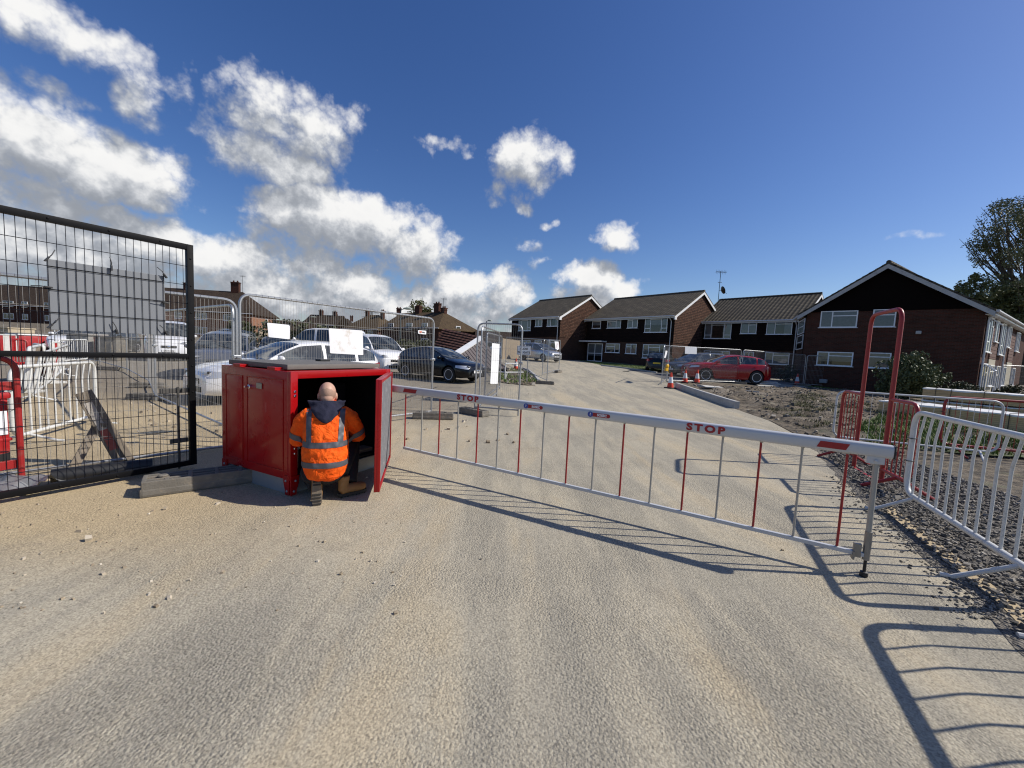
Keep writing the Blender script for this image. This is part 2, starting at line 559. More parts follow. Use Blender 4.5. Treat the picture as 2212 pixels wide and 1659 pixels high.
M_CONC = mat('pale concrete', (.42, .41, .38), .85, var=.14, vscale=9, bump=.25, bscale=80, dirt=(.25, .22, .18), dirtamt=.5)
M_WOOD = mat('weathered timber', (.30, .24, .17), .8, var=.25, vscale=14, bump=.3, bscale=50)
M_PINE = None
M_TYRE = mat('tyre rubber', (.018, .018, .018), .8, var=.2)
M_ALLOY = mat('alloy wheel', (.72, .73, .75), .38, .35, var=.05)
M_ALLOYD = mat('dark alloy wheel', (.22, .22, .23), .35, .7, var=.05)
M_PLASTIC = mat('black plastic trim', (.015, .015, .016), .5, var=.15)
M_CHROME = mat('chrome', (.75, .75, .76), .12, 1.0, var=0)
M_LAMPC = mat('clear lamp', (.55, .57, .60), .1, .25, var=.15, vscale=25, coat=1)
M_LAMPR = mat('red lamp', (.42, .012, .016), .12, var=.12, vscale=25, coat=1)
M_PLATEW = mat('white number plate', (.75, .75, .74), .4, var=.02)
M_PLATEY = mat('yellow number plate', (.75, .52, .03), .4, var=.02)
M_ORANGE = None

def carglass():
    m, k, b = nodes_of('car glass')
    k.put(b.inputs['Base Color'], (.022, .028, .030))
    b.inputs['Roughness'].default_value = .03
    b.inputs['Specular IOR Level'].default_value = .9
    o = k.new('ShaderNodeTexCoord').outputs['Object']
    c = k.mix(k.smooth(k.noise(o, 3.2, 5, .6), .45, .62), (.012, .016, .018), (.075, .085, .085))
    k.put(b.inputs['Base Color'], c)
    return m
M_CARGLASS = carglass()
def housepane():
    m = bpy.data.materials.new('window pane')
    m.use_nodes = True
    k = NT(m.node_tree)
    k.n.remove(k.n['Principled BSDF'])
    fr = k.new('ShaderNodeFresnel')
    fr.inputs[0].default_value = 1.55
    gl, tr, mx = k.new('ShaderNodeBsdfGlossy'), k.new('ShaderNodeBsdfTransparent'), k.new('ShaderNodeMixShader')
    gl.inputs['Roughness'].default_value = .02
    k.put(tr.inputs[0], (.72, .76, .78))
    k.l.new(k.math('MULTIPLY_ADD', fr.outputs[0], 1.0, .02, clamp=True), mx.inputs[0])
    k.l.new(tr.outputs[0], mx.inputs[1])
    k.l.new(gl.outputs[0], mx.inputs[2])
    k.l.new(mx.outputs[0], k.n['Material Output'].inputs['Surface'])
    return m
M_PANE = housepane()
def paint(name, col, metal=0.0, rough=.22):
    return mat('paint ' + name, col, rough, metal, var=.03, vscale=1.5, coat=1.0)

def road_mat():
    m, k, b = nodes_of('dusty road surface')
    p = k.new('ShaderNodeNewGeometry').outputs['Position']
    sx = k.new('ShaderNodeSeparateXYZ')
    k.l.new(p, sx.inputs[0])
    X, Y = sx.outputs[0], sx.outputs[1]
    mp = k.new('ShaderNodeMapping')
    k.l.new(p, mp.inputs[0])
    mp.inputs['Rotation'].default_value = (0, 0, R(17))
    mp.inputs['Scale'].default_value = (1.0, .16, 1.0)
    streak = k.noise(mp.outputs[0], 1.25, 5, .6, .7)
    streak2 = k.noise(mp.outputs[0], 4.0, 5, .65, .5)
    big = k.noise(p, .33, 5, .6)
    mid = k.noise(p, 2.6, 6, .65)
    grey, beige, ochre = (.33, .30, .235), (.425, .378, .283), (.475, .37, .22)
    c = k.mix(k.smooth(k.math('MULTIPLY_ADD', streak2, .6, k.math('MULTIPLY', streak, .65)), .50, .74), grey, beige)
    left = k.smooth(k.math('ADD', X, k.math('MULTIPLY', big, 2.0)), .3, -2.4)
    near = k.smooth(Y, 2.0, 2.9)
    far = k.smooth(Y, 9.0, 16.0, 1.0, .25)
    lf = k.math('MULTIPLY', left, k.math('MULTIPLY', near, far))
    c = k.mix(k.math('MULTIPLY', lf, .85), c, ochre)
    och2 = k.smooth(k.math('ADD', streak, k.math('MULTIPLY', mid, .25)), .62, .80, 0, .38)
    c = k.mix(k.math('MULTIPLY', och2, k.smooth(Y, 11, 20, 1, .2)), c, ochre)
    # grey worn car park further back, left of the road
    wornx = k.smooth(k.math('ADD', X, k.math('MULTIPLY', mid, 1.6)), 1.5, -2.0)
    worn = k.math('MULTIPLY', k.smooth(k.math('ADD', Y, k.math('MULTIPLY', big, 5.0)), 9.5, 12.5), wornx)
    c = k.mix(k.math('MULTIPLY', worn, .8), c, (.20, .175, .14))
    dk = k.smooth(k.noise(p, 1.3, 8, .74), .56, .70, 0, .42)
    c = k.mix(dk, c, (.21, .185, .15))
    # aggregate
    v1 = k.voro(p, 115.0, out='Color')
    sep = k.new('ShaderNodeSeparateColor')
    k.l.new(v1, sep.inputs[0])
    g1 = k.ramp(sep.outputs[0], (0.0, .70), (.5, 1.0), (1.0, 1.22))
    c = k.mix(.75, c, g1, 'MULTIPLY')
    pit = k.voro(p, 72.0)
    pits = k.smooth(k.noise(p, 90.0, 3, .6), .34, .44, .62, 1.0)
    c = k.mix(.8, c, k.ramp(pits, (0.0, 0.0), (1.0, 1.0)), 'MULTIPLY')
    k.put(b.inputs['Base Color'], c)
    b.inputs['Roughness'].default_value = .95
    b.inputs['Specular IOR Level'].default_value = .2
    h = k.math('ADD', k.math('MULTIPLY', pit, -.8), k.math('ADD', k.math('MULTIPLY', k.noise(p, 135.0, 4, .6), .9), k.math('MULTIPLY', k.noise(p, 22.0, 4, .6), .12)))
    # trodden smooth in places, loose and open in others
    h = k.math('MULTIPLY', h, k.smooth(k.math('ADD', k.noise(p, .9, 5, .6), k.math('MULTIPLY', streak, .35)), .50, .82, 1.25, .35))
    k.l.new(k.bump(h, .85, .009), b.inputs['Normal'])
    return m
def soil_mat():
    m, k, b = nodes_of('rough soil')
    p = k.new('ShaderNodeNewGeometry').outputs['Position']
    a, d = k.noise(p, .7, 6, .65), k.noise(p, 5.0, 8, .72)
    c = k.mix(k.smooth(d, .36, .66), (.040, .031, .020), (.225, .178, .118))
    c = k.mix(k.smooth(a, .50, .64, 0, .7), c, (.24, .205, .16))
    gr = k.smooth(k.noise(p, 1.4, 6, .7), .55, .66, 0, .55)
    c = k.mix(gr, c, (.085, .095, .035))
    k.put(b.inputs['Base Color'], c)
    b.inputs['Roughness'].default_value = .95
    k.l.new(k.bump(k.math('ADD', d, k.math('MULTIPLY', k.noise(p, 30, 5, .7), .5)), 1.0, .06), b.inputs['Normal'])
    return m
def gravel_mat(name, base, hi):
    m, k, b = nodes_of(name)
    p = k.new('ShaderNodeNewGeometry').outputs['Position']
    v = k.voro(p, 42.0, out='Color')
    sep = k.new('ShaderNodeSeparateColor')
    k.l.new(v, sep.inputs[0])
    c = k.mix(k.ramp(sep.outputs[0], (.2, 0.0), (.95, 1.0)), base, hi)
    c = k.mix(k.smooth(k.noise(p, 1.8, 6, .7), .5, .68, 0, .75), c, (.30, .25, .175))
    k.put(b.inputs['Base Color'], c)
    b.inputs['Roughness'].default_value = .9
    k.l.new(k.bump(k.voro(p, 42.0), 1.0, -.03), b.inputs['Normal'])
    return m
def asphalt_mat():
    return mat('dark old asphalt', (.115, .11, .102), .9, var=.35, vscale=2.2, bump=.3, bscale=120, dirt=(.24, .21, .17), dirtamt=.5, dirtscale=.8)
def grass_mat(name, c1, c2):
    m, k, b = nodes_of(name)
    p = k.new('ShaderNodeNewGeometry').outputs['Position']
    c = k.mix(k.noise(p, 3.0, 6, .7), c1, c2)
    k.put(b.inputs['Base Color'], c)
    b.inputs['Roughness'].default_value = .8
    return m
M_ROAD, M_SOIL, M_ASPH = road_mat(), soil_mat(), asphalt_mat()
M_GRAVEL = gravel_mat('dark gravel', (.062, .055, .046), (.24, .215, .175))
M_GRASS = grass_mat('grass blades', (.06, .11, .014), (.16, .22, .04))
M_TURF = grass_mat('turf', (.045, .065, .016), (.10, .12, .035))
def leaf_mat(name, c1, c2):
    m, k, b = nodes_of(name)
    o = k.new('ShaderNodeTexCoord').outputs['Object']
    c = k.mix(k.noise(o, .9, 4, .6), c1, c2)
    k.put(b.inputs['Base Color'], c)
    b.inputs['Roughness'].default_value = .6
    b.inputs['Transmission Weight'].default_value = 0.0
    return m
M_BARK = mat('bark', (.06, .05, .04), .9, var=.3, bump=.5, bscale=25)
M_LEAF = leaf_mat('tree leaves', (.065, .080, .020), (.15, .155, .050))
M_LEAFB = leaf_mat('shrub leaves', (.055, .075, .024), (.115, .13, .052))
M_HEDGE = leaf_mat('hedge leaves', (.028, .036, .012), (.07, .075, .025))

# ------------------------------------------------------------------ ground, road, verges
def build_ground():
    xs = [-400, -250, -160, -110, -80] + [x for x in range(-62, 62, 1)] + [80, 110, 160, 250, 400]
    ys = [-60, -30, -15] + [y for y in range(-8, 90, 1)] + [100, 120, 150, 200, 300, 500, 800]
    m = MB()
    m.grid([[(x, y, gz(x, y)) for x in xs] for y in ys])
    struct(m.build('ground', M_SOIL, smooth=True), 'rough soil ground of the building site')

def patch(name, pts, h, m, label=None, kind='structure', rag=0.0, disp=None, step=1.0):
    """flat sheet on the terrain, h above it; pts are (x, y)"""
    if rag:
        out = []
        N = len(pts)
        for i in range(N):
            a, b = Vector(pts[i][:2]), Vector(pts[(i + 1) % N][:2])
            n = max(1, int((b - a).length / (rag * 2)))
            for q in range(n):
                p = a.lerp(b, q / n)
                out.append(p + Vector((mnoise.noise((p.x * 2, p.y * 2, 1)), mnoise.noise((p.x * 2, p.y * 2, 7)))) * rag)
        pts = out
    bm = bmesh.new()
    vs = [bm.verts.new((p[0], p[1], 0)) for p in pts]
    f = bm.faces.new(vs)
    bmesh.ops.triangulate(bm, faces=[f], quad_method='BEAUTY', ngon_method='BEAUTY')
    bmesh.ops.dissolve_faces(bm, faces=bm.faces[:])
    for ax in (0, 1):
        lo, hi = min(p[ax] for p in pts), max(p[ax] for p in pts)
        c = math.ceil(lo / step) * step
        while c < hi:
            no = (1, 0, 0) if ax == 0 else (0, 1, 0)
            co_ = (c, 0, 0) if ax == 0 else (0, c, 0)
            bmesh.ops.bisect_plane(bm, geom=bm.verts[:] + bm.edges[:] + bm.faces[:], plane_co=co_, plane_no=no)
            c += step
    for v in bm.verts:
        v.co.z = gz(v.co.x, v.co.y) + h + (disp(v.co.x, v.co.y) if disp else 0)
    bmesh.ops.recalc_face_normals(bm, faces=bm.faces)
    me = bpy.data.meshes.new(name)
    bm.to_mesh(me)
    bm.free()
    if me.polygons and me.polygons[0].normal.z < 0: me.flip_normals()
    me.polygons.foreach_set('use_smooth', [True] * len(me.polygons))
    me.materials.append(m)
    o = bpy.data.objects.new(name, me)
    COL.objects.link(o)
    o['kind'] = kind
    if label: o['label'] = label
    return o
def pix(*ps):
    return [G(*p) for p in ps]

EDGE = [G(*p) for p in ((2185, 1345), (2130, 1292), (1990, 1175), (1900, 1098), (1830, 1030), (1760, 962), (1660, 908), (1588, 883), (1457, 838), (1436, 822))]
def build_road():
    p0, p1 = EDGE[1], EDGE[0]
    near = [(lerp(p1.x, p0.x, -2.6), lerp(p1.y, p0.y, -2.6))]
    pts = [(-45, -6)] + [(near[0][0], -6)] + near + [(p.x, p.y) for p in EDGE]
    pts += [(30, 23.0), (34, 40), (10, 47.5), (-6, 52), (-45, 40)]
    patch('road', pts, .004, M_ROAD, 'dusty beige haul road')
    # asphalt bay in front of the far houses and the dark car park lane
    a = pix((1436, 819), (1640, 828), (1735, 832))
    patch('car_park', [(p.x, p.y) for p in a] + [(24, 30), (13.5, 34.5), (8.8, 33)], .009, M_ASPH, 'dark asphalt parking bay')
    # gravel verge right of the road
    e = [Vector((near[0][0], near[0][1], 0))] + EDGE[:6]
    wid = [2.6, 2.4, 2.3, 2.2, 2.1, 1.8, 1.0]
    outer = []
    for i, p in enumerate(e):
        t = (e[min(i + 1, len(e) - 1)] - e[max(i - 1, 0)]).normalized()
        n = Vector((t.y, -t.x, 0))
        outer.append((p.x + n.x * wid[i], p.y + n.y * wid[i]))
    inner = [(p.x - .12, p.y) for p in e]
    patch('gravel_verge', inner + outer[::-1], .007, M_GRAVEL, 'dark loose gravel verge', rag=.10)
    # sandy bedding strip along the edge of the surfacing
    i2 = [(p.x + .02, p.y) for p in e[:5]]
    o2 = [(p.x + .17, p.y + .03) for p in e[:5]]
    ms = mat('sandy bedding', (.46, .36, .215), .95, var=.2, vscale=9, bump=.5, bscale=70, dirt=(.25, .2, .14), dirtamt=.6, dirtscale=5)
    patch('bedding_strip', i2 + o2[::-1], .011, ms, 'strip of sandy bedding along the road edge', rag=.03, step=.5)
    return e, outer
build_ground()
VE, VO = build_road()

def stones(name, spots, m, label, kind='stuff', flat=.6):
    b = MB()
    base = [(-1, -1, -1), (1, -1, -1), (1, 1, -1), (-1, 1, -1), (-.8, -.8, 1), (.8, -.8, 1), (.8, .8, 1), (-.8, .8, 1)]
    fs = [(3, 2, 1, 0), (4, 5, 6, 7), (0, 1, 5, 4), (1, 2, 6, 5), (2, 3, 7, 6), (3, 0, 4, 7)]
    for (x, y, r, z) in spots:
        rot = Matrix.Rotation(random.random() * 6.3, 3, 'Z') @ Matrix.Rotation(random.uniform(-.5, .5), 3, 'X')
        s = Vector((random.uniform(.6, 1.3), random.uniform(.5, 1), random.uniform(.35, .8) * flat / .6)) * r
        c = Vector((x, y, z + r * .18))
        vs = []
        for p in base:
            q = Vector(p) * random.uniform(.62, 1.0)
            vs.append(c + rot @ Vector((q.x * s.x, q.y * s.y, q.z * s.z)))
        b.add(vs, fs)
    o = b.build(name, m, fixn=False)
    return struct(o, label, kind)

def stone_mat(name, a, b_, c_):
    m, k, b = nodes_of(name)
    p = k.new('ShaderNodeNewGeometry')
    c = k.ramp(p.outputs['Random Per Island'], (0, a), (.6, b_), (1, c_))
    k.put(b.inputs['Base Color'], k.mix(k.math('MULTIPLY', k.noise(p.outputs['Position'], 60, 3), .4), c, (.2, .18, .15)))
    b.inputs['Roughness'].default_value = .9
    return m
M_STONEG = stone_mat('gravel stones', (.040, .036, .030), (.125, .112, .092), (.36, .325, .27))
M_STONEB = stone_mat('pale stones', (.22, .17, .11), (.42, .34, .23), (.62, .56, .46))

def in_poly(x, y, P):
    r = False
    for i in range(len(P)):
        x1, y1 = P[i][:2]
        x2, y2 = P[i - 1][:2]
        if (y1 > y) != (y2 > y) and x < (x2 - x1) * (y - y1) / (y2 - y1) + x1: r = not r
    return r
def scatter_stones():
    sp = []
    P = [(p.x, p.y) for p in VE] + VO[::-1]
    x0, x1 = min(p[0] for p in P), max(p[0] for p in P)
    for _ in range(60000):
        x, y = random.uniform(x0, x1), random.uniform(1.2, 7.0)
        if not in_poly(x, y, P): continue
        d = mnoise.noise((x * 1.5, y * 1.5, 3)) * .5 + .5
        if random.random() > .25 + .8 * d: continue
        sp.append((x, y, random.choice((.008, .010, .013, .016, .02)) * (1 if random.random() < .97 else 1.8), gz(x, y) + .012))
        if len(sp) > 11000: break
    # the ones kicked onto the surfacing
    for _ in range(900):
        i = random.randrange(1, len(VE) - 2)
        p = VE[i].lerp(VE[i + 1], random.random())
        x, y = p.x - abs(random.gauss(0, .16)), p.y
        sp.append((x, y, random.choice((.006, .008, .012)), .006))
    stones('gravel', sp, M_STONEG, 'dark loose stones on the verge')
    sp = []
    for _ in range(170):
        q = G(random.uniform(0, 900), random.uniform(1015, 1330))
        if q.y < 1.5: continue
        sp.append((q.x, q.y, random.choice((.004, .006, .007, .009, .012)) * random.uniform(.7, 1.2), gz(q.x, q.y) + .004))
    for _ in range(160):
        q = G(random.uniform(200, 1150), random.uniform(850, 960))
        sp.append((q.x, q.y, random.choice((.01, .014, .02, .035)), gz(q.x, q.y) + .004))
    for (px, py, r) in ((192, 1168, .03), (172, 1150, .022), (357, 1102, .022), (330, 1105, .016), (170, 998, .03), (1690, 1190, .01), (1040, 1210, .012), (620, 1100, .014), (470, 1090, .02), (1480, 835, .04)):
        q = G(px, py)
        sp.append((q.x, q.y, r, gz(q.x, q.y) + .004))
    stones('pebbles', sp, M_STONEB, 'pale pebbles strewn on the dusty road', flat=1)
scatter_stones()

# the dug over strip right of the kerb: lumps, turf scraps, rubble
def edge_dist(x, y, P):
    best = 1e9
    for i in range(len(P)):
        x1, y1 = P[i - 1]
        dx, dy = P[i][0] - x1, P[i][1] - y1
        t = max(0, min(1, ((x - x1) * dx + (y - y1) * dy) / (dx * dx + dy * dy)))
        best = min(best, math.hypot(x - x1 - t * dx, y - y1 - t * dy))
    return best
def rough_area():
    pts = pix((1590, 884), (1500, 846), (1520, 836), (1740, 838), (1850, 846), (1990, 870), (2300, 985), (2300, 1000), (2080, 985), (1900, 985), (1765, 962), (1665, 910))
    P2 = [(p.x, p.y) for p in pts]
    cx = sum(p[0] for p in P2) / len(P2)
    def disp(x, y):
        e = edge_dist(x, y, P2)
        n = mnoise.fractal((x * 1.1, y * 1.1, 2.2), 1.0, 2.1, 5)
        return min(1, e / .6) * max(-.02, .07 + .17 * n)
    patch('rubble_ground', P2, .01, M_SOIL, 'dug over soil beside the kerb', disp=disp, step=.16)
    sp = []
    for _ in range(9000):
        x, y = random.uniform(min(p[0] for p in P2), max(p[0] for p in P2)), random.uniform(min(p[1] for p in P2), max(p[1] for p in P2))
        if not in_poly(x, y, P2): continue
        sp.append((x, y, random.choice((.015, .02, .03, .04, .06)) * random.uniform(.6, 1.2), gz(x, y) + .01 + disp(x, y)))
        if len(sp) > 2300: break
    stones('rubble', sp, stone_mat('rubble stones', (.045, .035, .024), (.15, .115, .075), (.46, .40, .31)), 'lumps of soil and broken stone on the dug ground', flat=.9)
    return P2, disp
ROUGH, RDISP = rough_area()

def grass(name, polys, n, hmin, hmax, m, label, wdt=.012, clump=2.0, thr=-.05, zf=None):
    b = MB()
    for P in polys:
        x0, x1 = min(p[0] for p in P), max(p[0] for p in P)
        y0, y1 = min(p[1] for p in P), max(p[1] for p in P)
        c = 0
        for _ in range(n * 8):
            if c >= n: break
            x, y = random.uniform(x0, x1), random.uniform(y0, y1)
            if not in_poly(x, y, P): continue
            d = mnoise.noise((x * clump, y * clump, 4))
            if d < thr + random.uniform(-.15, .15): continue
            c += 1
            h = random.uniform(hmin, hmax) * (1 + max(0, d))
            a = random.random() * 6.28
            l = Vector((math.cos(a), math.sin(a), 0))
            s = Vector((-l.y, l.x, 0)) * wdt
            z = (zf(x, y) if zf else gz(x, y))
            p = Vector((x, y, z))
            q = p + l * h * random.uniform(.1, .35) + Vector((0, 0, h * .6))
            t = q + l * h * random.uniform(.2, .5) + Vector((0, 0, h * .32))
            b.add([p - s, p + s, q + s * .8, q - s * .8, t], [(0, 1, 2, 3), (3, 2, 4)])
    o = b.build(name, m, fixn=False)
    return struct(o, label, 'stuff')
def build_grass():
    A = [(p.x, p.y) for p in pix((1870, 972), (1845, 942), (1900, 908), (2060, 895), (2330, 900), (2380, 985), (2240, 996), (2090, 984), (1960, 976))]
    patch('weedy_ground', A, .05, M_TURF, 'weedy turf beside the gravel verge', rag=.15)
    grass('weeds', [A], 12000, .05, .17, M_GRASS, 'bright green weeds behind the barriers', .009, 1.3, -.16, lambda x, y: gz(x, y) + .03 + max(0, RDISP(x, y) if in_poly(x, y, ROUGH) else 0))
    B = [(p.x, p.y) for p in pix((1640, 880), (1760, 858), (1850, 872), (1990, 890), (1850, 940), (1740, 930))]
    mm = grass_mat('withered grass', (.07, .08, .025), (.17, .15, .06))
    grass('grass_scraps', [B], 5000, .03, .10, mm, 'torn turf scraps on the dug soil', .007, 1.5, .10, lambda x, y: gz(x, y) + .01 + (RDISP(x, y) if in_poly(x, y, ROUGH) else 0))
    # lawns in front of the houses
    L1_ = [(p.x, p.y) for p in pix((1300, 789), (1420, 804), (1440, 797))] + [(13.6, 35.4), (7.0, 42.2)]
    patch('lawn', L1_, .02, M_TURF, 'lawn strip before the middle houses')
    L2_ = [(p.x, p.y) for p in pix((1738, 836), (1880, 846), (2000, 862))] + [(27, 20.6), (21, 26.4)]
    patch('lawn', L2_, .02, M_TURF, 'lawn strip before the gabled house')
    grass('lawn_grass', [L1_, L2_], 5000, .03, .08, M_GRASS, 'lawn grass before the houses', .012, 1.0, -.5)
build_grass()

# kerbs
def kerb(name, label, pts, w=.14, h=.15, m=M_CONC, group=None):
    b = MB()
    rows = []
    for i, p in enumerate(pts):
        t = (pts[min(i + 1, len(pts) - 1)] - pts[max(i - 1, 0)])
        t.z = 0
        t.normalize()
        n = Vector((t.y, -t.x, 0))
        z = Vector((0, 0, gz(p.x, p.y)))
        p0 = Vector((p.x, p.y, 0)) + z
        rows.append([p0 + n * o + Vector((0, 0, q)) for o, q in ((0, -.05), (.004, h - .02), (.022, h), (w, h), (w, -.05))])
    b.grid(rows)
    b.add([*rows[0]], [(0, 1, 2, 3, 4)])
    b.add([*rows[-1]], [(4, 3, 2, 1, 0)])
    o = b.build(name, m, smooth=True, sharp=.4)
    return tag(o, label, 'kerb', group)
a, b_ = G(1586, 883), G(1457, 837)
kp = [a.lerp(b_, i / 10) for i in range(11)]
kerb('kerb_line', 'new pale concrete kerb beside the rubble, right of the road', [p.copy() for p in kp], .15, .24)
kerb('kerb_line', 'low concrete edging running along the front of the parking bay', pix((1500, 833), (1570, 843), (1640, 850)), .08, .1)
kerb('kerb_line', 'pale kerb along the lawn before the middle houses', pix((1300, 790), (1350, 796), (1420, 806)), .12, .1)
def island():
    out = pix((1062, 822), (1060, 806), (1090, 797), (1124, 799), (1140, 806), (1152, 816), (1160, 828), (1150, 834), (1100, 830))
    P = [(p.x, p.y) for p in out]
    patch('planting_bed', P, .02, M_SOIL, 'soil bed with weeds beside the road', disp=lambda x, y: .10 * min(1, edge_dist(x, y, P)) + .05 * mnoise.noise((x * 3, y * 3, 0)), step=.3)
    sp = []
    for _ in range(1500):
        x, y = random.uniform(-3, 4), random.uniform(14, 30)
        if in_poly(x, y, P): sp.append((x, y, random.choice((.03, .05, .08)), gz(x, y) + .06))
    stones('bed_rubble', sp, M_STONEB, 'broken stones on the planting bed', flat=.9)
    grass('bed_weeds', [P], 1500, .06, .16, M_GRASS, 'weeds on the planting bed', .012, 1.2, -.05, lambda x, y: gz(x, y) + .06)
    kerb('kerb_line', 'curved pale kerb round the planting bed by the road', pix((1128, 798), (1141, 804), (1152, 814), (1160, 826))[::-1], .13, .14)
island()

# ------------------------------------------------------------------ houses
def window(name, parent, M, x0, x1, z0, z1, cols=(0.4,), transom=(), curtains=.6, fr=.055, sill=True, m=None):
    """M: local wall frame (x along wall, -y outwards, z up)"""
    m = m or M_UPVC
    w, h = x1 - x0, z1 - z0
    b = MB()
    T = M @ Matrix.Translation((x0, 0, z0))
    def bar(a0, a1, c0, c1, d=.05):
        b.box(((a0 + a1) / 2, -d / 2 + .01, (c0 + c1) / 2), (a1 - a0, d + .02, c1 - c0), T)
    bar(0, w, 0, fr); bar(0, w, h - fr, h); bar(0, fr, fr, h - fr); bar(w - fr, w, fr, h - fr)
    xs = [0] + [c * w for c in cols] + [w]
    for c in cols: bar(c * w - fr / 2, c * w + fr / 2, fr, h - fr, .048)
    for (ci, f) in transom:
        a0, a1 = xs[ci] + (fr if ci == 0 else fr / 2), xs[ci + 1] - (fr if ci == len(xs) - 2 else fr / 2)
        bar(a0, a1, f * h - fr / 2, f * h + fr / 2, .046)
    o = b.build(name, m, parent)
    p = MB()
    p.add([(fr * .5, -.022, fr * .5), (w - fr * .5, -.022, fr * .5), (w - fr * .5, -.022, h - fr * .5), (fr * .5, -.022, h - fr * .5)], [(0, 1, 2, 3)], T)
    p.build('pane', M_PANE, o, fixn=False)
    c = MB()
    c.add([(.01, -.006, .01), (w - .01, -.006, .01), (w - .01, -.006, h - .01), (.01, -.006, h - .01)], [(0, 1, 2, 3)], T)
    c.build('room_shade_sheet', M_ROOMDARK, o, fixn=False)  # flat dark sheet; the unlit room's shade is put into its colour
    rr = random.Random(int(abs(x0 * 100 + z0 * 10 + w * 1000)))
    spans = [(.02, .3), (.7, .98)] if rr.random() > curtains else [(.02, .98)]
    for (s0, s1) in spans:
        lo = .03 if rr.random() < .7 else h * rr.uniform(.3, .5)
        n = max(4, int((s1 - s0) * w / .05))
        rows = [[(lerp(s0, s1, i / n) * w, -.010 - .004 * (i % 2), z) for i in range(n + 1)] for z in (lo, h - .03)]
        c = MB()
        c.grid(rows, M=T)
        c.build('curtain', M_CURTAIN, o, smooth=True, sharp=3, fixn=False)
    if sill:
        s = MB()
        s.box((w / 2, -.05, -.02), (w + .12, .12, .04), T)
        s.build('sill', m, o)
    return o

def extr_x(b, poly, x0, x1, M=None):
    """poly in (y, z) extruded along x"""
    n = len(poly)
    vs = [(x0, y, z) for y, z in poly] + [(x1, y, z) for y, z in poly]
    fs = [tuple(range(n)), tuple(range(2 * n - 1, n - 1, -1))] + [(i, (i + 1) % n, (i + 1) % n + n, i + n) for i in range(n)]
    b.add(vs, fs, M)
def extr_y(b, poly, y0, y1, M=None):
    n = len(poly)
    vs = [(x, y0, z) for x, z in poly] + [(x, y1, z) for x, z in poly]
    fs = [tuple(range(n)), tuple(range(2 * n - 1, n - 1, -1))] + [(i, (i + 1) % n, (i + 1) % n + n, i + n) for i in range(n)]
    b.add(vs, fs, M)

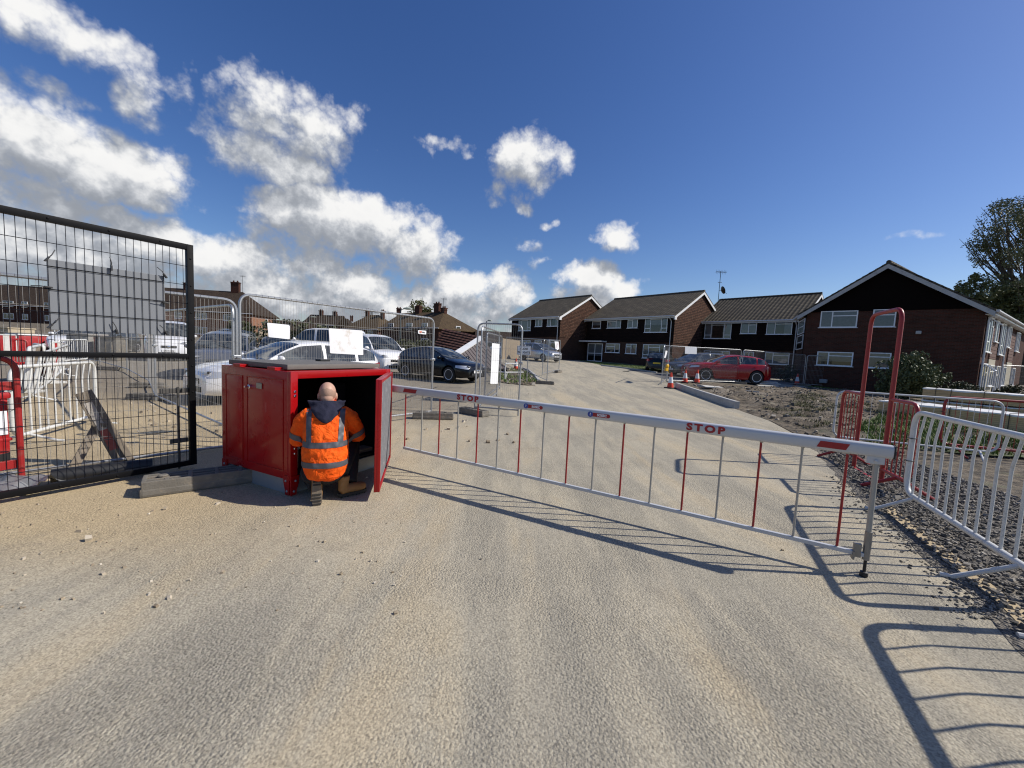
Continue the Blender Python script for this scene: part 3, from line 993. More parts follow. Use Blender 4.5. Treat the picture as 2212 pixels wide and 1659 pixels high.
def row_house(name, label, pl, pr, yl, yr, D, wins, door=None, lower=2.45, roofm=None, group='brick flats in the row'):
    """pl, pr: photo pixels of the eave ends; yl, yr: their distances"""
    A, B = DP(*pl, yl), DP(*pr, yr)
    ze = (A.z + B.z) / 2
    g = min(gz(A.x, A.y), gz(B.x, B.y)) - .05
    rz = face_dir(A, B)
    t = thing(name, label, 'house', (A.x, A.y, g), rz, group)
    L = (Vector((B.x, B.y)) - Vector((A.x, A.y))).length
    W = Matrix.Translation((A.x, A.y, g)) @ Matrix.Rotation(rz, 4, 'Z')
    Wi = W.inverted()
    H = ze - g
    s = .56
    zr = H + s * D / 2
    b = MB()
    extr_x(b, [(0, -.3), (0, H), (D / 2, zr - .05), (D, H), (D, -.3)], 0, L)
    b.build('wall', M_BRICK, t)
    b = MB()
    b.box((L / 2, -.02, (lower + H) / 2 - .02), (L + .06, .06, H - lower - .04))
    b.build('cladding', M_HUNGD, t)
    b = MB()
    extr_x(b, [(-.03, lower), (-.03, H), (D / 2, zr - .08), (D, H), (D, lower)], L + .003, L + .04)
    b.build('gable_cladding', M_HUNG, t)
    b = MB()
    th = .11
    ov, og = .38, .22
    extr_x(b, [(-ov, H - s * ov), (D / 2, zr), (D / 2, zr + th), (-ov, H - s * ov + th)], -og, L + og)
    extr_x(b, [(D + ov, H - s * ov), (D + ov, H - s * ov + th), (D / 2 + .002, zr + th), (D / 2 + .002, zr)], -og, L + og)
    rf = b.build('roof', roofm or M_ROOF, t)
    b = MB()
    n = 26
    for i in range(n):
        x0 = -og + (L + 2 * og) * i / n
        b.tube([(x0 + .01, D / 2, zr + th - .02), (x0 + (L + 2 * og) / n, D / 2, zr + th - .012)], .11, 8)
    b.build('ridge_tiles', M_ROOF, rf)
    for x in (L + og - .03, -og):
        b = MB()
        e = .24
        extr_x(b, [(-ov, H - s * ov - e), (D / 2, zr - e), (D / 2, zr - .002), (-ov, H - s * ov - .002)], x, x + .03)
        extr_x(b, [(D + ov, H - s * ov - e), (D + ov, H - s * ov - .002), (D / 2, zr - .002), (D / 2, zr - e)], x + .001, x + .031)
        if x > 0: b.box((x + .01, -ov + .12, H - s * ov - .15), (.12, .3, .28))
        b.build('bargeboard', M_WHITEP, t)
    b = MB()
    b.tube([(-og, -ov - .06, H - s * ov + .03), (L + og - .05, -ov - .06, H - s * ov + .03)], .065, 8)
    b.box((L / 2, -ov + .02, H - s * ov - .07), (L + .3, .02, .15))
    b.build('gutter', M_GUTTER, t)
    b = MB()
    xx = L - .25
    b.tube(fillet([(xx, -ov - .06, H - s * ov), (xx, -ov - .06, H - .35), (xx, -.11, H - .6), (xx, -.11, .1)], .12), .04, 8)
    b.build('downpipe', M_GUTTER, t)
    n = W.to_3x3() @ Vector((0, -1, 0))
    for (px0, py0, px1, py1, cols, tr) in wins:
        a = Wi @ onplane(px0, py0, W.translation, n)
        c = Wi @ onplane(px1, py1, W.translation, n)
        zt, zb = a.z, c.z
        yy = -.052 if zb > lower - .3 else -.004
        window('window', t, Matrix.Translation((0, yy, 0)), a.x, c.x, zb, zt, cols, tr)
    if door:
        px0, py0, px1, py1 = door
        a = Wi @ onplane(px0, py0, W.translation, n)
        c = Wi @ onplane(px1, py1, W.translation, n)
        d = window('door', t, Matrix.Translation((0, -.004, 0)), a.x, c.x, max(c.z, .05), a.z, (.5,), ((0, .45), (1, .45)), sill=False, fr=.08)
        b = MB()
        b.box(((a.x + c.x) / 2 - .1, -.45, a.z + .2), (c.x - a.x + 1.2, .9, .12))
        b.build('door_canopy', M_WHITEP, t)
    return t, W, L, H, D
def c6(x, y): return ((1800 + .31646 * x) / 1.8228, (1100 + .31646 * y) / 1.8228)
def c7(x, y): return ((2400 + .36166 * x) / 1.8228, (1050 + .36166 * y) / 1.8228)
def c8(x, y): return ((3000 + .46655 * x) / 1.8228, (950 + .46655 * y) / 1.8228)
def W6(a, b, c, d, cols, tr=()): return (*c6(a, b), *c6(c, d), cols, tr)
def W7(a, b, c, d, cols, tr=()): return (*c7(a, b), *c7(c, d), cols, tr)

row_house('brick_house', 'leftmost brick house of the row, sunlit tile hung gable, behind the silver people carrier',
          c6(690, 480), c6(1290, 448), 48, 41.8, 9.0,
          [W6(778, 485, 918, 640, (.25, .75), ((1, .8), (0, .25), (2, .25))), W6(985, 470, 1062, 588, (.48,), ((1, .7),)), W6(1132, 460, 1260, 583, (.33,), ((1, .75),)),
           W6(768, 758, 908, 900, (.3, .7), ((1, .8),)), W6(968, 760, 1050, 862, (.5,), ((1, .7),)), W6(1120, 760, 1250, 875, (.33,), ((1, .75),))])
row_house('brick_house', 'second brick house from the left with white double door and sunlit tiled gable',
          c6(1635, 484), c7(715, 520), 44, 36, 9.2,
          [W6(1692, 495, 1790, 612, (), ((0, .72),)), W6(1880, 488, 2040, 606, (.67,), ((0, .66),)),
           W7(208, 555, 308, 668, (.5,), ((0, .7),)), W7(398, 542, 628, 715, (.26, .75), ((1, .8), (0, .25), (2, .25))),
           W6(1855, 797, 2020, 915, (.66,), ((0, .66),)), W7(183, 840, 290, 950, (.5,), ((0, .7),)), W7(370, 845, 600, 1005, (.26, .76), ((1, .78), (0, .25)))],
          door=(*c6(1632, 795), *c6(1800, 1025)))
t3, W3, L3, H3, D3 = row_house('brick_house', 'third brick house of the row, behind the red car, with black upper floor',
          c7(985, 590), c7(2090, 560), 39.5, 33.1, 9.0, roofm=M_ROOFP, wins=
          [W7(1048, 608, 1322, 785, (.26, .74), ((1, .82), (0, .22), (2, .22))), W7(1440, 598, 1600, 730, (.5,), ((1, .7),)), W7(1722, 590, 1985, 738, (.34,), ((1, .74),)),
           W7(1030, 912, 1300, 1050, (.26, .74), ((1, .78),)), W7(1470, 925, 1565, 1040, (.5,), ()), W7(1700, 932, 1950, 1070, (.33,), ((1, .76),))])

def gable_house():
    A = DP(*c8(385, 600), 26.0)
    rb = c8(1905, 545)
    d = ray(*rb)
    # right hand corner: along azimuth -47 from the left one
    u = Vector((math.sin(R(133)), math.cos(R(133)), 0))
    k_ = d.x / d.y
    s = (k_ * A.y - A.x) / (u.x - k_ * u.y)
    B = A + u * s
    g = gz(A.x, A.y) - .25
    wd = Vector((math.sin(R(57)), math.cos(R(57)), 0))
    M = Matrix((( u.x, wd.x, 0, 0), (u.y, wd.y, 0, 0), (0, 0, 1, 0), (0, 0, 0, 1)))
    t = thing('brick_house', 'large brick house with black boarded gable end, behind the round bush', 'house', (A.x, A.y, g), 0, 'brick flats in the row')
    Wt = Matrix.Translation((A.x, A.y, g)) @ M
    Wi = Wt.inverted()
    n = Vector((u.y, -u.x, 0))
    L, H, D = s, A.z - g, 16.0
    pk = onplane(*c8(1088, 200), A, n)
    zr = (Wi @ pk).z
    xr = (Wi @ pk).x
    b = MB()
    b.box((L / 2, D / 2, H / 2 - .2), (L, D, H + .4), M)
    b.build('wall', M_BRICK2, t)
    sl, sr = (zr - H) / xr, (zr - H) / (L - xr)
    b = MB()
    extr_y(b, [(0, H - .02), (L, H - .02), (xr, zr - .03)], -.03, D, M)
    b.build('gable_boarding', M_DARKCLAD, t)
    b = MB()
    ov, th, oy = .35, .12, .42
    extr_y(b, [(-ov, H - sl * ov), (xr, zr), (xr, zr + th), (-ov, H - sl * ov + th)], -oy, D + oy, M)
    extr_y(b, [(L + ov, H - sr * ov), (L + ov, H - sr * ov + th), (xr + .002, zr + th), (xr + .002, zr)], -oy, D + oy, M)
    rf = b.build('roof', M_ROOF, t)
    b = MB()
    for i in range(40):
        y0 = -oy + (D + 2 * oy) * i / 40
        b.tube([(xr, y0 + .01, zr + th - .02), (xr, y0 + .41, zr + th - .005)], .12, 8, M=M)
    b.build('ridge_tiles', M_ROOF, rf)
    b = MB()   # verge tiles
    for i in range(15):
        for (xa, za, xb, zb) in ((-ov, H - sl * ov, xr, zr), (L + ov, H - sr * ov, xr, zr)):
            f0, f1 = i / 15, (i + 1) / 15
            b.add([(lerp(xa, xb, f0), -oy - .02, lerp(za, zb, f0) + th + .012), (lerp(xa, xb, f1), -oy - .02, lerp(za, zb, f1) + th - .02), (lerp(xa, xb, f1), -oy + .3, lerp(za, zb, f1) + th - .02), (lerp(xa, xb, f0), -oy + .3, lerp(za, zb, f0) + th + .012),
                   (lerp(xa, xb, f0), -oy - .02, lerp(za, zb, f0) + .02), (lerp(xa, xb, f1), -oy - .02, lerp(za, zb, f1) + .02)], [(0, 1, 2, 3), (0, 4, 5, 1)], M)
    b.build('verge_tiles', M_ROOF, rf)
    mb = mat('weathered grey white board', (.42, .42, .41), .6, var=.15, vscale=8, dirt=(.16, .15, .14), dirtamt=.5)
    for (xa, za) in ((-ov, H - sl * ov), (L + ov, H - sr * ov)):
        b = MB()
        e = .26
        extr_y(b, [(xa, za - e), (xr, zr - e * .95), (xr, zr + .002), (xa, za + .002)] if xa < 0 else [(xr + .001, zr - e * .95), (xa, za - e), (xa, za + .002), (xr + .001, zr + .002)], -oy - .012, -oy + .02, M)
        b.build('bargeboard', mb, t)
    for x0, y0, x1, y1, cols, tr in ((503, 592, 800, 727, (.33,), ((1, .7),)), (945, 577, 1122, 722, (), ((0, .68),)), (472, 930, 762, 1058, (.33,), ((1, .72),)), (905, 938, 1080, 1075, (), ((0, .72),))):
        a = Wi @ onplane(*c8(x0, y0), A, n)
        c = Wi @ onplane(*c8(x1, y1), A, n)
        window('window', t, M @ Matrix.Translation((0, -.004, 0)), a.x, c.x, c.z, a.z, cols, tr)
    a = Wi @ onplane(*c8(1325, 770), A, n)
    b = MB()
    b.box((a.x, -.06, a.z), (.22, .12, .18), M, bev=.03)
    b.build('wall_vent', mb, t)
    a = Wi @ onplane(*c8(525, 1180), A, n)
    b = MB()
    b.box((a.x, -.12, a.z), (.36, .22, .24), M, bev=.03)
    b.build('meter_box', mat('grey plastic', (.3, .3, .29), .6), t)
    # right hand face: wall frame with x along the depth, -y outwards
    S = M @ Matrix.Translation((L, 0, 0)) @ Matrix.Rotation(math.pi / 2, 4, 'Z')
    SW = Matrix.Translation((A.x, A.y, g)) @ S
    sn = Vector((wd.y, -wd.x, 0))
    m_cream = mat('cream render', (.40, .36, .27), .8, var=.1)
    m_clad = mat('brown hung boards', (.12, .055, .038), .8, var=.25, vscale=12)
    for y0, y1, zb, zt, mm, nm in ((2.2, 4.2, 2.45, 4.3, m_clad, 'hung_boards'), (2.2, 4.2, -.1, 2.42, m_cream, 'render_panel'), (8.6, 10.6, 2.45, 4.3, m_clad, 'hung_boards'), (8.6, 10.6, -.1, 2.42, m_cream, 'render_panel')):
        b = MB()
        b.box(((y0 + y1) / 2, -.03, (zb + zt) / 2), (y1 - y0, .05, zt - zb), S)
        if mm is m_clad:
            for i in range(9):
                b.box(((y0 + y1) / 2, -.062, zb + .12 + i * .2), (y1 - y0, .012, .03), S)
        b.build(nm, mm, t)
    for y0, y1, zb, zt, cols, tr in ((.35, 1.75, 2.75, 4.6, (.5,), ((0, .3), (1, .75))), (2.7, 3.5, 3.4, 4.6, (), ()), (4.7, 6.0, 2.75, 4.6, (.5,), ((0, .3),)), (7.0, 8.2, 3.3, 4.6, (.5,), ()),
                                     (.35, 1.75, .15, 2.15, (.5,), ((1, .75),)), (2.5, 3.9, .9, 2.1, (.5,), ((0, .7), (1, .7))), (4.7, 6.0, .3, 2.1, (.5,), ((0, .7),)), (7.0, 8.2, .9, 2.1, (.5,), ()), (10.9, 12.2, .9, 2.1, (.5,), ()), (10.9, 12.2, 3.2, 4.5, (.5,), ())):
        window('window', t, S @ Matrix.Translation((0, -.06, 0)), y0, y1, zb, zt, cols, tr)
    # one casement hung open upstairs, one downstairs
    for y0, z0, w_ in ((1.05, 4.55, .6), (1.05, 2.1, .6)):
        T = S @ Matrix.Translation((y0, -.08, z0)) @ Matrix.Rotation(R(-48), 4, 'X')
        b = MB()
        for (cx, cz, sx_, sz_) in ((w_ / 2, -.02, w_, .05), (w_ / 2, -.48, w_, .05), (.02, -.25, .05, .5), (w_ - .02, -.25, .05, .5)):
            b.box((cx, 0, cz), (sx_, .05, sz_), T)
        o = b.build('open_casement', M_UPVC, t)
        b = MB()
        b.add([(.03, 0, -.46), (w_ - .03, 0, -.46), (w_ - .03, 0, -.04), (.03, 0, -.04)], [(0, 1, 2, 3)], T)
        b.build('pane', M_PANE, o, fixn=False)
    b = MB()
    b.tube([(-oy, -ov - .07, H - sr * ov + .03), (D, -ov - .07, H - sr * ov + .03)], .07, 8, M=S)
    b.box((D / 2, -ov + .02, H - sr * ov - .06), (D, .03, .16), S)
    b.build('gutter', M_GUTTER, t)
    b = MB()
    b.box((D / 2 - .1, -ov / 2 - .01, H - sr * ov - .13), (D + .4, ov, .03), S)
    b.build('soffit', M_WHITEP, t)
    for y_ in (.12, 6.5):
        b = MB()
        b.tube(fillet([(y_, -ov - .07, H - .1), (y_, -ov - .02, H - .3), (y_, -.1, H - .55), (y_, -.1, .05)], .12), .045, 8, M=S)
        b.build('downpipe', M_GUTTER, t)
gable_house()

# glazed stair link and link wing between the third house and the gabled house
def stair_link():
    A = DP(*c8(318, 640), 31.5)
    B = DP(*c8(372, 640), 28.6)
    g = gz(A.x, A.y) - .1
    t = thing('stair_tower', 'narrow glazed stair link between the third house and the gabled house', 'stair tower', (A.x, A.y, g), face_dir(A, B))
    b = MB()
    L = (A - B).to_2d().length
    b.box((L / 2, 1.6, 2.4), (L, 3.2, 5.0))
    b.build('wall', M_BRICK, t)
    for i in range(2):
        window('window', t, Matrix.Translation((0, -.004, 0)), .1, L - .1, 2.55 + i * 1.15, 3.6 + i * 1.15, (), ((0, .5),), sill=False)
    b = MB()
    b.box((L / 2, 1.5, 4.98), (L + .3, 3.8, .14))
    b.build('flat_roof', M_GUTTER, t)
stair_link()

def aerial(name, label, foot, h, dish=False, s=1.0):
    t = thing(name, label, 'aerial', foot)
    b = MB()
    b.tube([(0, 0, -.5), (0, 0, h)], .03 * s, 6)
    b.build('mast', M_PLASTIC, t)
    b = MB()
    b.tube([(-.5 * s, 0, h - .1), (.6 * s, 0, h - .1)], .018 * s, 5)
    for i in range(7):
        x = -.45 * s + i * .16 * s
        b.tube([(x, -.28 * s, h - .1), (x, .28 * s, h - .1)], .010 * s, 4)
        b.tube([(x, 0, h - .22 * s - .1), (x, 0, h + .12 * s)], .008 * s, 4)
    b.build('antenna', M_PLASTIC, t)
    if dish:
        b = MB()
        T = Matrix.Translation((.25, -.1, h * .35)) @ Matrix.Rotation(R(70), 4, 'Y')
        b.lathe([(0.0, 0), (.2, .02), (.36, .08), (.4, .11), (.38, .125), (.2, .05), (0.0, .03)], 20, T)
        b.tube([(.25, -.1, h * .35), (.75, -.1, h * .25)], .02, 5)
        b.tube([(0, 0, h * .35), (.25, -.1, h * .35)], .02, 5)
        b.build('dish', M_PLASTIC, t, smooth=True)
        b = MB()
        b.tube(fillet([(-.25, 0, h * .62), (0, .2, h * .62), (.25, 0, h * .62), (0, -.2, h * .62)], .2, closed=True), .014, 5, closed=True)
        b.build('antenna', M_PLASTIC, t)
    return t
p = DP(*c7(1183, 372), 41)
aerial('roof_aerial', 'black roof aerial with a satellite dish on its mast, rising from the third house', (p.x, p.y, p.z), 3.0, True)

# ------------------------------------------------------------------ houses in the background on the left
def hip_house(name, label, O, rz, L, D, H, rise, hipL=0, hipR=1, wall=M_BRICK2, roof=M_ROOFB, chim=(), wins=(), ewins=(), group=None, z0=None):
    g = (gz(O[0], O[1]) if z0 is None else z0) - .1
    t = thing(name, label, 'house', (O[0], O[1], g), rz, group)
    b = MB()
    b.box((L / 2, D / 2, H / 2), (L, D, H))
    if not hipR: extr_x(b, [(0, H), (D, H), (D / 2, H + rise - .03)], L - .2, L)
    if not hipL: extr_x(b, [(0, H), (D, H), (D / 2, H + rise - .03)], 0, .2)
    b.build('wall', wall, t)
    o = .4
    e = H - rise / (D / 2) * o
    hl, hr = (D / 2 * .9 * hipL), (D / 2 * .9 * hipR)
    b = MB()
    v = [(-o, -o, e), (L + o, -o, e), (L + o, D + o, e), (-o, D + o, e), (hl - (o if not hipL else 0), D / 2, H + rise), (L - hr + (o if not hipR else 0), D / 2, H + rise)]
    v += [(x, y, z - .14) for x, y, z in v]
    b.add(v, [(0, 1, 5, 4), (1, 2, 5), (2, 3, 4, 5), (3, 0, 4), (7, 6, 10, 11), (8, 7, 11), (9, 8, 11, 10), (6, 9, 10), (0, 6, 7, 1), (1, 7, 8, 2), (2, 8, 9, 3), (3, 9, 6, 0)])
    rf = b.build('roof', roof, t)
    for (cx, cw, ch) in chim:
        b = MB()
        b.box((cx, D / 2, H + rise + ch / 2 - .4), (cw, .6, ch + .8))
        b.box((cx, D / 2, H + rise + ch + .05), (cw + .16, .74, .14))
        b.box((cx, D / 2, H + rise + ch - .25), (cw + .1, .68, .08))
        for q in (-.25, .25):
            b.lathe([(.12, 0), (.14, .05), (.11, .3), (.09, .3)], 10, Matrix.Translation((cx + q * cw, D / 2, H + rise + ch + .1)))
        b.build('chimney', M_BRICK2, rf)
    for (x, z, w, h) in wins:
        window('window', t, Matrix.Translation((0, -.004, 0)), x, x + w, z, z + h, (.35, .65) if w > 1.5 else (.5,), ((1, .7),), fr=.07)
    E = Matrix.Translation((L, 0, 0)) @ Matrix.Rotation(math.pi / 2, 4, 'Z')
    for (x, z, w, h) in ewins:
        window('window', t, E @ Matrix.Translation((0, -.004, 0)), x, x + w, z, z + h, (), ((0, .6),), fr=.08)
    b = MB()
    b.tube([(-o, -o - .05, e - .02), (L + o, -o - .05, e - .02)], .06, 6)
    b.build('gutter', M_GUTTER, t)
    return t
def ratio(px): return (px - 1106) / FPX
# hipped terrace behind the grey car
def left_house():
    C = DP(543.5, 677, 66)
    E_ = DP(609, 686, 73.5)
    rz = face_dir((C.x - 14, C.y - 1.2), (C.x, C.y))
    g = gz(C.x, C.y)
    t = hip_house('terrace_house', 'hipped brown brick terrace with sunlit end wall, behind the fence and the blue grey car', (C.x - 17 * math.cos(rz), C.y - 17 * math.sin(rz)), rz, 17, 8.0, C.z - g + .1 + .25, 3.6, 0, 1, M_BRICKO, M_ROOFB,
                  chim=((4.4, 1.1, .9), (12.2, 1.3, 1.5)), wins=[(1.0, 3.3, 1.6, 1.1), (5.0, 3.3, 1.1, 1.1), (8.2, 3.3, 1.8, 1.1), (12.6, 3.3, 1.6, 1.1), (1.2, .9, 1.8, 1.2), (8, .9, 2, 1.2), (12.4, .9, 1.8, 1.2)], ewins=[(4.2, 2.6, .7, 1.6)], z0=g)
    b = MB()
    b.box((4.0, -.9, 2.2), (3.0, 1.6, .25))
    b.box((4.0, -.9, 2.42), (3.1, 1.7, .2))
    b.build('porch_roof', M_WHITEP, t)
    b = MB()
    b.box((4.0, -.8, 1.0), (2.6, 1.4, 2.2))
    b.build('porch', M_BRICKO, t)
    # long older terrace at the left edge, on higher ground
    p = DP(-60, 650, 84)
    q = DP(330, 640, 84)
    rz = face_dir(p, q)
    hip_house('terrace_house', 'long dark roofed brick terrace with white windows at the far left behind the site gate', (p.x, p.y), rz, (q - p).length, 8, p.z - 2.2, 4.2, 0, 0, M_BRICK2, M_ROOFB,
              chim=((13, 1.4, .9), (27, 1.4, .9)), wins=[(x, z, w, 1.2) for z in (1.1, 3.7) for x, w in ((2, 1.6), (6.5, 2.2), (10.5, 1.2), (15.3, 2.2), (19, 1.6), (23.5, 2.2), (28, 1.6), (32, 2.0))], z0=2.2)
    # orange brick garage gable
    p = DP(592, 716, 60)
    t = thing('brick_garage', 'small orange brick outbuilding with dark pitched roof beside the hipped terrace', 'garage', (p.x, p.y, gz(p.x, p.y) - .1), R(28))
    b = MB()
    extr_x(b, [(0, 0), (0, 2.3), (2.2, 3.7), (4.4, 2.3), (4.4, 0)], 0, 5.5)
    b.build('wall', M_BRICKO, t)
    b = MB()
    extr_x(b, [(-.3, 2.15), (2.2, 3.74), (2.2, 3.86), (-.3, 2.27)], -.2, 5.7)
    extr_x(b, [(4.7, 2.15), (4.7, 2.27), (2.201, 3.86), (2.201, 3.74)], -.2, 5.7)
    b.build('roof', M_ROOFB, t)
    # corner house with the big hipped roof in the middle distance
    c = DP(948, 708, 60)
    r_ = DP(1023, 713.5, 63)
    rz2 = face_dir(c, r_)
    hl = 15
    u = Vector((math.cos(rz2 + R(78)), math.sin(rz2 + R(78))))
    Oo = (c.x, c.y)
    # front runs away to the left; the hip faces the camera
    rzf = R(-38)
    Of = (c.x - hl * math.cos(rzf), c.y - hl * math.sin(rzf))
    hip_house('corner_house', 'brown corner house with tall hipped mossy roof and two chimneys above the collapsed shed roof', Of, rzf, hl, 8.6, c.z - gz(c.x, c.y) + .3, 2.75, 0, 1, M_BRICK2, M_ROOFO, chim=((4.6, 1.2, 1.0), (9.6, 1.2, 1.3), (11.2, .9, .5)), wins=[(2, 3.4, 1.6, 1.1), (7, 3.4, 1.6, 1.1), (11, 3.4, 1.4, 1.1), (11, .9, 1.6, 1.2)], ewins=[(3.5, 3.2, 1.0, 1.1)])
    for i, (pxl, pyl, dpt, L, D, H, rise, hL, hR, ang, lab, rf) in enumerate((
            (655, 718, 96, 8, 7, 4.4, 2.4, 0, 0, -6, 'far brick house with low brown roof left of the pylon, beside the hedge', M_ROOFB),
            (742, 714, 88, 10, 8, 4.2, 3.2, 1, 1, -25, 'far house with pale hipped roof in front of the pylon', M_ROOFO),
            (828, 716, 74, 8.5, 8, 4.4, 2.6, 1, 0, 14, 'far dark roofed house with red tiled porch left of the corner house', M_ROOFR),
            (700, 716, 120, 10, 8, 4.2, 3.2, 1, 1, 20, 'farthest small brown roofed house on the left skyline', M_ROOFB))):
        p = DP(pxl, pyl, dpt)
        hip_house('far_house', lab, (p.x, p.y), R(ang), L, D, H, rise, hL, hR, M_BRICK2, rf, chim=((L * .3, .9, 1.0), (L * .75, .9, .8)), wins=[(1.2, 2.8, 1.6, 1.1), (L - 3, 2.8, 1.6, 1.1)], group='far houses on the skyline', z0=gz(p.x, p.y))
    # long low brick building behind the fence panels, left of the row
    p = DP(1030, 741, 62)
    hip_house('low_terrace', 'low brown roofed terrace in the gap left of the brick row', (p.x, p.y), R(4), 13, 7, 2.2, 1.7, 0, 0, M_BRICK2, M_ROOFB, wins=[(2, .8, 1.4, 1), (8, .8, 1.4, 1)])
left_house()
for px, py, d_, h_, lab in ((524, 628, 70, 2.6, 'thin television aerial beside the chimney of the hipped terrace'), (410, 622, 70, 2.6, 'thin television aerial on the ridge of the hipped terrace, behind the gate'), (957, 677, 64, 2.4, 'thin television aerial on the mossy roofed corner house')):
    p = DP(px, py, d_)
    aerial('roof_aerial', lab, (p.x, p.y, p.z), h_, False, .9)

# ------------------------------------------------------------------ site fences
FG = 'temporary mesh fence panels'
def heras(label, p0, p1, top=2.05, bot=.14, gap=.045, hgap=.28, foot0=False, foot1=False, sheets=(), name='mesh_fence', group=FG, wire=.0017):
    p0, p1 = Vector(p0), Vector(p1)
    g0, g1 = gz(p0.x, p0.y), gz(p1.x, p1.y)
    t = thing(name, label, 'fence panel', (p0.x, p0.y, g0), face_dir(p0, p1), group)
    L = (p1 - p0).to_2d().length
    sh = (g1 - g0) / L
    S = Matrix(((1, 0, 0, 0), (0, 1, 0, 0), (sh, 0, 1, 0), (0, 0, 0, 1)))
    b = MB()
    b.tube(fillet([(0, 0, .03), (0, 0, top), (L, 0, top), (L, 0, .03)], .16, 6), .020, 8, M=S)
    b.tube([(0.02, 0, bot), (L - .02, 0, bot)], .018, 8, M=S)
    b.build('frame', M_STEELT, t, smooth=True)
    b = MB()
    n = max(4, int(L / gap))
    for i in range(1, n):
        x = L * i / n
        b.tube([(x, 0, bot), (x, 0, top - (0 if .1 < x < L - .1 else .08))], wire, 4, M=S, cap=False)
    z = bot + hgap
    while z < top - .05:
        b.tube([(0, .004, z), (L, .004, z)], wire * 1.25, 4, M=S, cap=False)
        z += hgap
    # wraps of the mesh round the tubes
    if gap < .08:
        for i in range(1, n, 2):
            x = L * i / n
            for zz in (bot, top):
                if zz == top and not .14 < x < L - .14: continue
                b.tube([(x, -.021, zz - .012), (x, -.021, zz + .012), (x, 0, zz + .022), (x, .021, zz + .01)], wire, 3, M=S, cap=False)
    b.build('mesh_infill', M_WIRE, t, fixn=False)
    b = MB()
    for zz in (1.25,):
        b.box((L, 0, zz), (.09, .06, .05), S, bev=.01)
        b.tube([(L, -.05, zz), (L, .05, zz)], .008, 6, M=S)
    b.build('coupler', M_STEELT, t)
    return t
def fence_foot(label, p, rz, L=.72, w=.24, h=.14):
    t = thing('rubber_block', label, 'rubber block', (p[0], p[1], gz(p[0], p[1]) + .004), rz, 'rubber fence feet')
    b = MB()
    b.box((0, 0, h * .3), (L, w, h * .6), bev=.025)
    r = .028
    for y in (-w / 2 + r / 2 + .003, w / 2 - r / 2 - .003, -w * .17, w * .17):
        b.box((0, y, h * .72), (L - .03, r, h * .55), bev=.008)
    for x in (-L / 2 + .03, -L * .3, -L * .12, L * .10, L * .3, L / 2 - .03):
        b.box((x, 0, h * .719), (.035, w - .03, h * .545), bev=.008)
    b.build('block', M_RUBBER, t)
    b = MB()
    for x in (-L / 2 + .16, L / 2 - .16):
        b.lathe([(.035, 0), (.04, .012), (.03, .02), (.025, .02)], 12, Matrix.Translation((x, 0, h * .985)))
    b.build('socket', M_RUBBER, t)
    return t
def sheet_on(parent_fence_pts, label, pxs, name='notice_sheet', m=None, cat='notice', off=.03, sag=.012):
    """a sheet hung on a fence panel; pxs: four photo pixels (tl, tr, br, bl)"""
    p0, p1 = Vector(parent_fence_pts[0]), Vector(parent_fence_pts[1])
    d = (p1 - p0)
    d.z = 0
    d.normalize()
    n = Vector((d.y, -d.x, 0))
    if n.dot(Vector((0, -1, 0))) < 0 and n.dot(-p0) < 0: n = -n
    if n.dot(-p0) < 0: n = -n
    c = [onplane(*q, p0 + n * off, n) for q in pxs]
    t = thing(name, label, cat, c[3])
    b = MB()
    N = 8
    rows = []
    for j in range(N + 1):
        row = []
        for i in range(N + 1):
            u, v = i / N, j / N
            p = c[0].lerp(c[1], u).lerp(c[3].lerp(c[2], u), v) - c[3]
            p = p + n * (.004 * math.sin(7 * u + 3 * v) + sag * math.sin(math.pi * u) * v)
            row.append(p)
        rows.append(row)
    b.grid(rows)
    b.grid([[p - n * .004 for p in r] for r in rows])
    b.build('sheet', m or M_SIGNW, t, smooth=True, sharp=3)
    for q in c:
        b = MB()
        a = q - c[3]
        b.tube([a + n * .012, a - n * (off + .03)], .006, 5)
        b.build('cable_tie', M_SIGNK, t)
    return t, c, n, d

# panels by the gate and cabinet
PA0, PA1 = G(-190, 1062), G(513, 968)
PA0 = PA1 + (PA0 - PA1).normalized() * 3.4
heras('fence panel standing directly behind the black gate, its bottom tube low along the gate', PA0, PA1, top=2.0, bot=.05, gap=.042)
PB0, PB1 = G(520, 958), G(931, 900)
heras('long fence panel behind the red cabinet with two white sheets on it', PB0, PB1, top=2.12, bot=.12, gap=.040)
fence_foot('dusty rubber fence foot with slots lying on the ground left of the red cabinet', (G(328, 1066).lerp(G(545, 1036), .5)), face_dir(G(328, 1066), G(545, 1036)), .95, .27, .15)
fence_foot('rubber fence foot holding the right end of the panel behind the barrier arm', G(936, 905), R(8), .85)
fence_foot('rubber fence foot under the narrow mesh gate behind the first STOP', G(1022, 896), R(-38), .8)
ws, _, _, _ = sheet_on((PB0, PB1), 'small plain white sheet sagging on the fence left of the large white sheet', ((577, 697), (626, 702), (626, 733), (580, 728)))
sheet_on((PB0, PB1), 'large wrinkled white sheet with brown stains hung on the fence above the cabinet', ((710, 709), (783, 714), (785, 767), (713, 763)), m=mat('stained white sheet', (.78, .78, .79), .5, var=.03, dirt=(.42, .33, .2), dirtamt=.6, dirtscale=4.5))
lg, cc, nn, dd = sheet_on((PB0, PB1), 'tiny white badge with an orange emblem and black lettering on the fence', ((903, 713), (920.5, 714.5), (920.5, 722.5), (903, 721)), name='fence_badge', cat='badge', sag=0)
ori = Matrix((dd, -nn, Vector((0, 0, 1)))).transposed().to_4x4()
mid_ = (cc[0] + cc[2]) / 2 - cc[3] + nn * .006
M_ORANGE = mat('orange print', (.70, .16, .05), .5, var=0)
